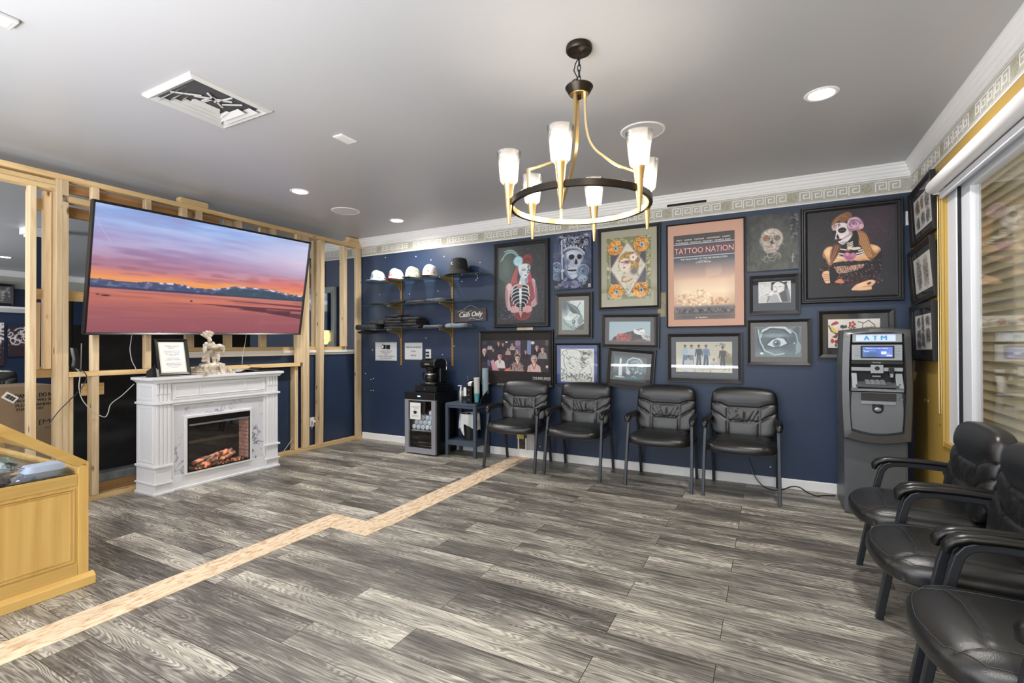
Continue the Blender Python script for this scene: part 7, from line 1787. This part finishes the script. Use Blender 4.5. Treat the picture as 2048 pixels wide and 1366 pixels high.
car = part('carafe', B().lathe([(0, .038), (.058, .038), (.066, .06), (.068, .10), (.060, .135), (.05, .155), (.048, .155), (.058, .134), (.066, .10), (.064, .06), (.056, .041), (0, .041)], (0, -.055, 0), 28), pane_mat('carafe_glass', (200, 200, 200), 1.5, .02, .06, (120, 120, 120)), cm)
part('carafe_lid', B().lathe([(0, .172), (.04, .170), (.05, .158), (.05, .152), (0, .152)], (0, -.055, 0), 24), M_dark, cm)
part('carafe_band', B().lathe([(.062, .128), (.0625, .138), (.057, .145)], (0, -.055, 0), 28), M_chrome, cm)
part('carafe_handle', B().tube([(-.055, -.055, .15), (-.10, -.06, .15), (-.112, -.06, .13), (-.108, -.06, .075), (-.095, -.06, .06)], sec=(.018, .012)), M_dark, cm, bevel=.003)
part('side_trim', B().tube([(.109, .10, .30), (.111, .115, .25), (.110, .11, .18)], .004, 8), M_chrome, cm)
part('power_cord', B().tube([(.03, .115, .04), (.10, .13, .06), (.13, .14, .02), (.09, .15, .006)], .0035, 6), M_dark, cm)

M_slate = mat('slate_paint', (66, 78, 94), .5)
tb = thing('side_table', 'slate blue small side table between the cooler and the first chair', 'table', (-4.14, -.165, 0))
part('table_top', B().box(-.205, .205, -.165, .155, .583, .607), M_slate, tb, bevel=.002)
for sx in (-1, 1):
    for sy in (-1, 1): part('leg', B().box(sx * .19 - .018, sx * .19 + .018, sy * .142 - .018 - .005, sy * .142 + .018 - .005, 0, .583), M_slate, tb, bevel=.002)
part('apron', B().box(-.172, .172, -.157, -.145, .552, .583).box(-.172, .172, .128, .14, .552, .583).box(-.2, -.188, -.13, .12, .552, .583).box(.188, .2, -.13, .12, .552, .583), M_slate, tb, bevel=.001)
part('lower_shelf', B().box(-.19, .19, -.145, .135, .165, .18), M_slate, tb, bevel=.001)
part('shelf_rail', B().box(-.172, .172, -.160, -.148, .125, .175).box(.19, .202, -.13, .12, .125, .175).box(-.202, -.19, -.13, .12, .125, .175), M_slate, tb, bevel=.001)
bn = thing('waste_bin', 'black waste bin with a white liner bag on the lower shelf of the side table', 'waste bin', (-4.115, -.165, .181))
part('bucket', B().lathe([(0, 0), (.075, 0), (.108, .29), (.104, .29), (.072, .006), (0, .006)], n=28), mat('bin_mesh', (30, 30, 32), .5), bn)
bag = B(); rs = []; n = 48
for r_, z_, am_ in ((.099, .22, 0), (.104, .297, .001), (.114, .300, .002), (.118, .27, .004), (.122, .22, .007), (.123, .185, .010)):
    rs.append([((r_ + am_ * math.sin(9 * a)) * math.cos(a), (r_ + am_ * math.sin(9 * a)) * math.sin(a), z_ - (.08 * (.5 + .5 * math.sin(2.2 * a + .6)) if z_ < .2 else (.03 * (.5 + .5 * math.sin(2.2 * a + .6)) if z_ < .25 else 0))) for a in [2 * PI * k / n for k in range(n)]])
bag.ring(rs, True, False); part('liner_bag', bag, mat('white_bag', (206, 210, 216), .35), bn)
part('bag_tail', B().etube([(-.05, -.105, .22), (-.03, -.122, .15), (-.01, -.126, .09), (.0, -.124, .06)], [.07, .05, .03, .012], [.012, .016, .014, .008], 14, up=(0, 1, 0)), MATS['white_bag'], bn)
pb = thing('pump_bottle', 'slim silver pump bottle at the left of the side table', 'bottle', (-4.185, -.245, .608))
part('body', B().lathe([(0, 0), (.024, 0), (.026, .004), (.026, .125), (.018, .148), (.010, .155), (0, .155)], n=24), mat('brushed_silver', (170, 172, 172), .3, metal=.8), pb)
part('pump', B().lathe([(0, .154), (.012, .154), (.012, .172), (.005, .176), (.004, .195), (0, .195)], n=16).box(-.04, .012, -.006, .006, .190, .199), M_shell, pb, bevel=.001)
og = thing('coffee_organizer', 'black coffee condiment organizer with little drawers on the side table', 'organizer', (-4.02, -.19, .608))
part('body', B().prism([(-.10, 0), (.12, 0), (.12, .22), (.06, .262), (-.03, .262), (-.075, .245), (-.10, .20)], 0, -.062, -.056).prism([(-.10, 0), (.12, 0), (.12, .22), (.06, .262), (-.03, .262), (-.075, .245), (-.10, .20)], 0, .0, .006).box(-.062, .006, -.09, .12, .0, .19).prism([(-.10, 0), (.12, 0), (.12, .18), (-.09, .05)], 0, .12, .126).box(.0, .126, -.10, .12, 0, .012).box(0, .126, .112, .12, 0, .21), M_dark, og, bevel=.001)
for z_ in (.02, .075, .13):
    dw = part('drawer', B().box(-.052, -.002, -.104, -.09, z_, z_ + .048), M_dark, og, bevel=.002)
    part('drawer_tab', B().box(-.038, -.016, -.107, -.104, z_ + .02, z_ + .028), M_silver, dw)
part('packets', B().obox((-.028, -.06, .225), (.045, 0, 0), (0, .05, .02), (0, -.01, .03)).obox((-.02, -.03, .235), (.04, .01, 0), (0, .04, 0), (0, 0, .03)), M_paper, og)
part('stirrer', B().tube([(-.05, -.04, .2), (-.085, -.05, .315)], .0022, 6), M_chrome, og)
solo('white_card', B().obox((-4.125, -.24, .735), (.075, -.02, .0), (.0, .001, .001), (.012, 0, .10)), M_paper, 'tilted cream card leaning at the left of the coffee organizer', 'card')
def cup_stack(x, y, n_, r_, m, lb, col2=None):
    for k in range(n_):
        t = thing('paper_cup', lb, 'cup', (x, y, .622 + k * .011), group='nested cups in the organizer')
        part('cup', B().lathe([(0, 0), (r_ * .74, 0), (r_ * 1.0, .098), (r_ * 1.05, .10), (r_ * .97, .098), (r_ * .72, .004), (0, .004)], n=20), m, t)


MC1 = mat('white_cup', (222, 224, 224), .5); MC2 = mat('blue_grey_cup', (170, 190, 204), .5)
for k in range(18):
    t = thing('paper_cup', 'white paper cup nested in the front stack of the coffee organizer', 'cup', (-3.985, -.22, .622 + k * .0105), group='nested cups, front stack'); part('cup', B().lathe([(0, 0), (.026, 0), (.034, .098), (.036, .10), (.033, .098), (.025, .004), (0, .004)], n=18), MC1 if k else mat('teal_cup', (90, 170, 180), .5), t)
for k in range(24):
    t = thing('paper_cup', 'pale blue cup nested in the taller rear stack of the coffee organizer', 'cup', (-3.93, -.12, .622 + k * .0120), group='nested cups, rear stack'); part('cup', B().lathe([(0, 0), (.028, 0), (.038, .105), (.040, .107), (.036, .105), (.027, .004), (0, .004)], n=18), MC2, t)

# ------------------------------------------------------------------ maple display case (end panel faces the room)
KX, KX2 = -4.28, -5.55
dc = thing('display_case', 'maple and glass slope topped display case at the left edge', 'display case', (-4.9, -4.6, 0))
YE = -3.695; SL = .745                                       # slope of the top
zt = lambda y: .655 + (YE - y) * SL
yb_ = -5.6
ztop = 1.12; ytop = YE - (ztop - .655) / SL
def pan(x0, x1): return B()


for (xa, xb, nm) in ((KX - .03, KX, 'end'), (KX2, KX2 + .03, 'far')):
    e1 = B().prism([(YE, .60), (YE, 0.055), (yb_, .055), (yb_, .60)], 0, xa, xb)                      # lower slab
    part('end_panel', e1, M_maple, dc, True)
    part('sloping_rail', B().prism([(YE, .655), (ytop, ztop), (yb_, ztop), (yb_, ztop - .05), (ytop - .02, ztop - .05), (YE - .045, .634)], 0, xa - .004, xb + .004), M_mapley, dc, True, .003)
    part('stile', B().prism([(YE, .655), (YE - .045, .634), (YE - .045, .056), (YE, .056)], 0, xa - .004, xb + .006), M_maple, dc, True, .003)
    part('glass_rail', B().box(xa - .004, xb + .005, yb_, YE - .046, .538, .600), M_mapley, dc, True, .003)
    part('end_glass', B().prism([(YE - .045, .60), (YE - .045, .634), (ytop - .02, ztop - .05), (yb_, ztop - .05), (yb_, .60)], 0, (xa + xb) / 2 - .002, (xa + xb) / 2 + .002), M_pane, dc, True)
part('panel_bead', B().box(KX, KX + .007, YE - .066, YE - .058, .14, .528).box(KX, KX + .007, yb_, YE - .058, .520, .528).box(KX, KX + .007, yb_, YE - .058, .135, .143), M_maple, dc, True, .002)
part('panel_bead', B().box(KX, KX + .004, YE - .08, YE - .075, .155, .515).box(KX, KX + .004, yb_, YE - .075, .51, .515).box(KX, KX + .004, yb_, YE - .075, .152, .157), M_maple, dc, True, .001)
part('bottom_rail', B().box(KX, KX + .005, yb_, YE - .046, .06, .125), M_mapley, dc, True, .002)
part('base_moulding', B().prism([(0, 0), (.032, 0), (.032, .045), (.02, .058), (.0, .066)], 1, yb_, YE + .022).move((KX, 0, 0)), M_mapley, dc, True, .003)
part('front_panel', B().box(KX2, KX, YE - .02, YE, .0, .60), M_maple, dc, True)
part('front_rail', B().box(KX2, KX, YE - .030, YE, .60, .616), M_maple, dc, True, .002)
part('front_glass', B().add([(KX2 + .03, YE - .01, .616), (KX - .04, YE - .01, .616), (KX - .04, YE - .01, .66), (KX2 + .03, YE - .01, .66)], [(0, 1, 2, 3)]), M_pane, dc, True)
part('top_glass', B().prism([(YE - .03, .665), (ytop, ztop + .004), (ytop, ztop), (YE - .03, .659)], 0, KX2 + .03, KX - .03).box(KX2 + .03, KX - .03, yb_, ytop, ztop, ztop + .005), M_pane, dc, True)
part('display_deck', B().box(KX2 + .03, KX - .03, yb_, YE - .02, .57, .585), mat('case_deck', (120, 110, 90), .5), dc, True)
part('corner_scratch', B().obox((KX + .0, YE - .02, .645), (.03, 0, 0), (0, .012, .004), (0, 0, .001)), M_brass, dc, True)
# goods in the case
CZ = .586
t = thing('foam_tray', 'pale blue foam tray box near the glass inside the display case', 'tray', (-4.44, -3.83, CZ))
trb = B(); rs = []
for s_, z_ in ((.72, 0), (.80, .008), (1, .045), (1.03, .05), (1, .055), (.84, .085), (.78, .09)): rs.append([((.062 * s_) * math.copysign(abs(math.cos(a)) ** .35, math.cos(a)), (.085 * s_) * math.copysign(abs(math.sin(a)) ** .35, math.sin(a)), z_ * .75) for a in [2 * PI * (k + .5) / 28 for k in range(28)]])
trb.ring(rs); part('tray_shell', trb, mat('pale_blue_foam', (176, 192, 220), .5), t)
def crumple(nm, lb, cat, c_, r, m, seed):
    g = B(); rr = random.Random(seed); rs = []; n = 18
    for i in range(8):
        ph = -PI / 2 + PI * i / 7
        rs.append([(c_[0] + r[0] * math.cos(ph) * math.cos(a) * rr.uniform(.7, 1.2), c_[1] + r[1] * math.cos(ph) * math.sin(a) * rr.uniform(.7, 1.2), c_[2] + r[2] * (1 + math.sin(ph)) * rr.uniform(.75, 1.15)) for a in [2 * PI * k / n for k in range(n)]])
    g.ring(rs, True, True, False); return solo(nm, g, m, lb, cat)


crumple('plastic_bag', 'shiny clear crumpled plastic bag inside the display case', 'bag', (-4.40, -3.92, CZ), (.04, .05, .018), pane_mat('bag_film', (230, 235, 245), 1.5, .08, .35, (200, 210, 225)), 3)
crumple('plastic_bag', 'pale blue crumpled bag at the back left of the display case', 'bag', (-4.60, -3.98, CZ), (.07, .06, .045), mat('blue_bag', (170, 190, 205), .35), 9)
crumple('plastic_bag', 'tan paper and plastic packet behind the foam tray', 'bag', (-4.55, -3.86, CZ), (.07, .06, .02), mat('tan_packet', (200, 172, 140), .6), 13)
crumple('dark_cloth', 'dark crumpled cloth at the left edge of the display case', 'cloth', (-4.38, -4.02, CZ), (.045, .05, .02), mat('dark_mesh', (40, 42, 46), .7), 15)
crumple('plastic_bag', 'grey green crumpled film heap further inside the display case', 'bag', (-4.85, -3.88, CZ), (.10, .07, .03), mat('grey_green_film', (110, 122, 114), .4), 19)
crumple('plastic_bag', 'white crumpled wrapper in the middle of the display case', 'bag', (-4.70, -4.02, CZ), (.05, .05, .028), mat('white_wrapper', (210, 210, 205), .4), 23)
for k, (x, y, lb) in enumerate([(-4.50, -3.96, 'small coiled chain lying in the display case'), (-4.48, -3.90, 'second thin chain lying by the tan packet')]):
    rr = random.Random(k + 4); solo('chain', B().tube([(x + .03 * math.cos(q * 1.1) * (1 + q * .06), y + .035 * math.sin(q * 1.1), CZ + .04 + .002 * q) for q in range(14)], .003, 6), M_silver, lb, 'chain')

# ------------------------------------------------------------------ cardboard box and odds behind the studs
cbx = thing('cardboard_box', 'large brown cardboard box with black printed warning behind the studs', 'box', (-6.62, -3.62, 0))
M_card = mat('cardboard', (142, 122, 98), .8, vary=(128, 108, 86), vscale=3)
part('carton', B().box(-.22, .22, -.52, .50, 0, .955), M_card, cbx, bevel=.006)
part('top_flap', B().box(-.225, .226, -.526, .0, .955, .961), M_card, cbx)
XM = Matrix.Translation((.2205, 0, 0)) @ Matrix.Rotation(PI / 2, 4, 'Z')
def bxz(px, py): p = PX(px, py, -6.40); return (p[1] + 3.62, p[2])


rows = []
x0_, z0_ = bxz(30, 793)
for s_, l_, r_, yy, hh in (('DANGER: DO NOT', 30, 118, 793, .034), ('PRODUCT WILL SHIFT', 31, 116, 803, .022), ('PLEASE HANDLE', 31, 105, 812, .022), ('THANK YOU', 31, 86, 820, .022)):
    a, z_ = bxz(l_, yy); c_, _ = bxz(r_, yy); rows.append((s_, (a + c_) / 2, z_, c_ - a, hh))
letters('printed_warning', rows, M_ink, cbx, XM, .03)
a, z_ = bxz(78, 845); letters('printed_logo', [('[M.C', a + .07, z_, .14, .045)], M_ink, cbx, XM); letters('printed_caption', [('STUDIOS', a + .09, z_ - .05, .10, .014)], M_ink, cbx, XM)
a, z_ = bxz(20, 795)
g = B().box(-.045, .045, -.001, 0, -.028, .028); g2 = B(); rr = random.Random(2); xx = -.03
while xx < .03: w__ = rr.uniform(.001, .003); g2.box(xx, xx + w__, -.0016, -.001, -.016, .016); xx += w__ + rr.uniform(.001, .002)
LM = Matrix.Translation((.2205, a, z_)) @ Matrix.Rotation(PI / 2, 4, 'Z') @ Matrix.Rotation(math.radians(38), 4, 'Y')
part('shipping_label', g.move(M=LM), M_paper, cbx); part('barcode', g2.move(M=LM), M_ink, cbx)

rt_ = thing('router', 'upright black router with an antenna standing on the middle rail', 'router', (-6.02, -3.12, 1.071))
part('body', B().prism([(-.015, 0), (.02, 0), (.025, .08), (.01, .19), (-.02, .195), (-.005, .1)], 0, -.03, .03), M_dark, rt_, bevel=.004)
part('antenna', B().tube([(0, .04, .02), (0, .045, .23)], .004, 8), M_silver, rt_)
part('stand', B().box(-.03, .03, -.02, .03, -.0, .006), M_dark, rt_)
solo('red_led', B().obox((-6.29, -3.06, .515), (.004, 0, 0), (0, .022, 0), (0, 0, .004)).obox((-6.29, -3.05, .50), (.004, 0, 0), (0, .004, 0), (0, 0, .03)).obox((-6.29, -3.06, .49), (.004, 0, 0), (0, .022, 0), (0, 0, .004)), mat('red_glow', (255, 60, 40), .5, emit=(255, 60, 30), estr=2), 'tiny red lit mark on the black panel behind the case', 'indicator light')


def cable(lb, pts, r_, m, nm='cable'):
    P_ = [np.array(p, float) for p in pts]; out = []
    for i in range(len(P_) - 1):
        p0, p1, p2, p3 = P_[max(i - 1, 0)], P_[i], P_[i + 1], P_[min(i + 2, len(P_) - 1)]
        for k in range(6):
            u_ = k / 6; out.append(.5 * ((2 * p1) + (-p0 + p2) * u_ + (2 * p0 - 5 * p1 + 4 * p2 - p3) * u_ ** 2 + (-p0 + 3 * p1 - 3 * p2 + p3) * u_ ** 3))
    out.append(P_[-1]); return solo(nm, B().tube(out, r_, 6), m, lb, 'cable')


M_wc = mat('white_cable', (186, 186, 184), .5)
XW = -5.955
cable('dark cable looping from the router down and behind the display case', [PX(*q, XW) for q in ((150, 738), (165, 742), (173, 752), (170, 765), (160, 780), (140, 800), (118, 822), (100, 845))], .0035, M_dark)
cable('thin grey cable dipping from the router to the mantel corner', [PX(*q, XW) for q in ((152, 738), (160, 748), (158, 775), (165, 800), (185, 822), (208, 834), (216, 826), (222, 808), (245, 790), (268, 768))], .0035, M_wc)
cable('white cable hanging from the television to the middle rail', [PX(*q, XW + .0) for q in ((264, 668), (262, 682), (260, 700), (264, 722), (271, 736), (273, 748))], .003, M_wc)
cable('thin dark cable hanging from the television behind the statue', [PX(*q, XW) for q in ((493, 665), (490, 688), (486, 708), (484, 728))], .003, M_wc)
cable('white cable running down to the bottom plate right of the fireplace', [PX(*q, -6.03) for q in ((594, 868), (582, 882), (572, 896), (565, 906))], .004, M_wc)
cable('second white cable beside it, right of the fireplace', [PX(*q, -6.03) for q in ((596, 876), (588, 888), (580, 900))], .004, M_wc)
t = thing('wall_outlet', 'white outlet with a plug on the low blue wall behind the stud', 'outlet', tuple(PX(624, 853, -6.083)))
part('cover_plate', B().box(0, .006, -.035, .035, 0, .115), M_shell, t, bevel=.001); part('plug', B().box(.006, .04, -.018, .02, .05, .08), M_shell, t, bevel=.003)
part('cord', B().tube([(.035, 0, .06), (.045, -.02, .03), (.03, -.03, -.02)], .003, 6), M_shell, t)
t = thing('hand_clamp', 'small black clamp tool lying on the grey slab', 'tool', (-6.25, -2.93, .171), .5)
part('jaw', B().tube([(-.05, -.04, .01), (0, 0, .02), (.05, .045, .015)], [.012, .016, .010], 8), M_matte, t); part('handle', B().tube([(0, 0, .02), (.0, .02, .05), (-.01, .03, .085)], [.01, .008, .006], 8), M_matte, t)
fl0 = PZ(1480, 918, .003)
cable('black power cord trailing over the floor to the cash machine', [(-1.20, -.03, .24), (-1.15, -.06, .10), (-1.08, -.10, .02), (-1.0, -.14, .005), (-.93, -.10, .005), (-.86, -.06, .03), (-.80, -.05, .032), (-.74, -.09, .006), (-.68, -.16, .005), (-.62, -.12, .005), (-.54, -.09, .006)], .005, M_dark)

# ------------------------------------------------------------------ roller shade over the window
rs_ = thing('roller_shade', 'rolled up white roller shade above the right hand window', 'roller shade', (-.06, -2.2, 2.27))
part('tube', B().lathe([(0, -1.25), (.028, -1.25), (.040, -1.24), (.043, -1.22), (.043, 1.36), (.040, 1.385), (.028, 1.395), (0, 1.395)], (0, 0, .035), 28, False, 'y'), M_shell, rs_)
part('hem_bar', B().box(.030, .050, -1.25, 1.38, -.045, .0), M_upvc, rs_, bevel=.004)
part('bracket', B().box(.0, .058, 1.385, 1.395, -.01, .06), M_shell, rs_)
bc = B(); n = 34
p_t, p_b = 0, -1.46
pts = [(.045, 1.43, p_t + (p_b - p_t) * k / 60) for k in range(61)] + [(.045, 1.455, p_b - .012), (.045, 1.475, p_b)] + [(.045, 1.48, p_b + (p_t - p_b) * k / 60) for k in range(61)]
part('pull_chain', B().tube(pts, .0028, 5), M_brass, rs_)
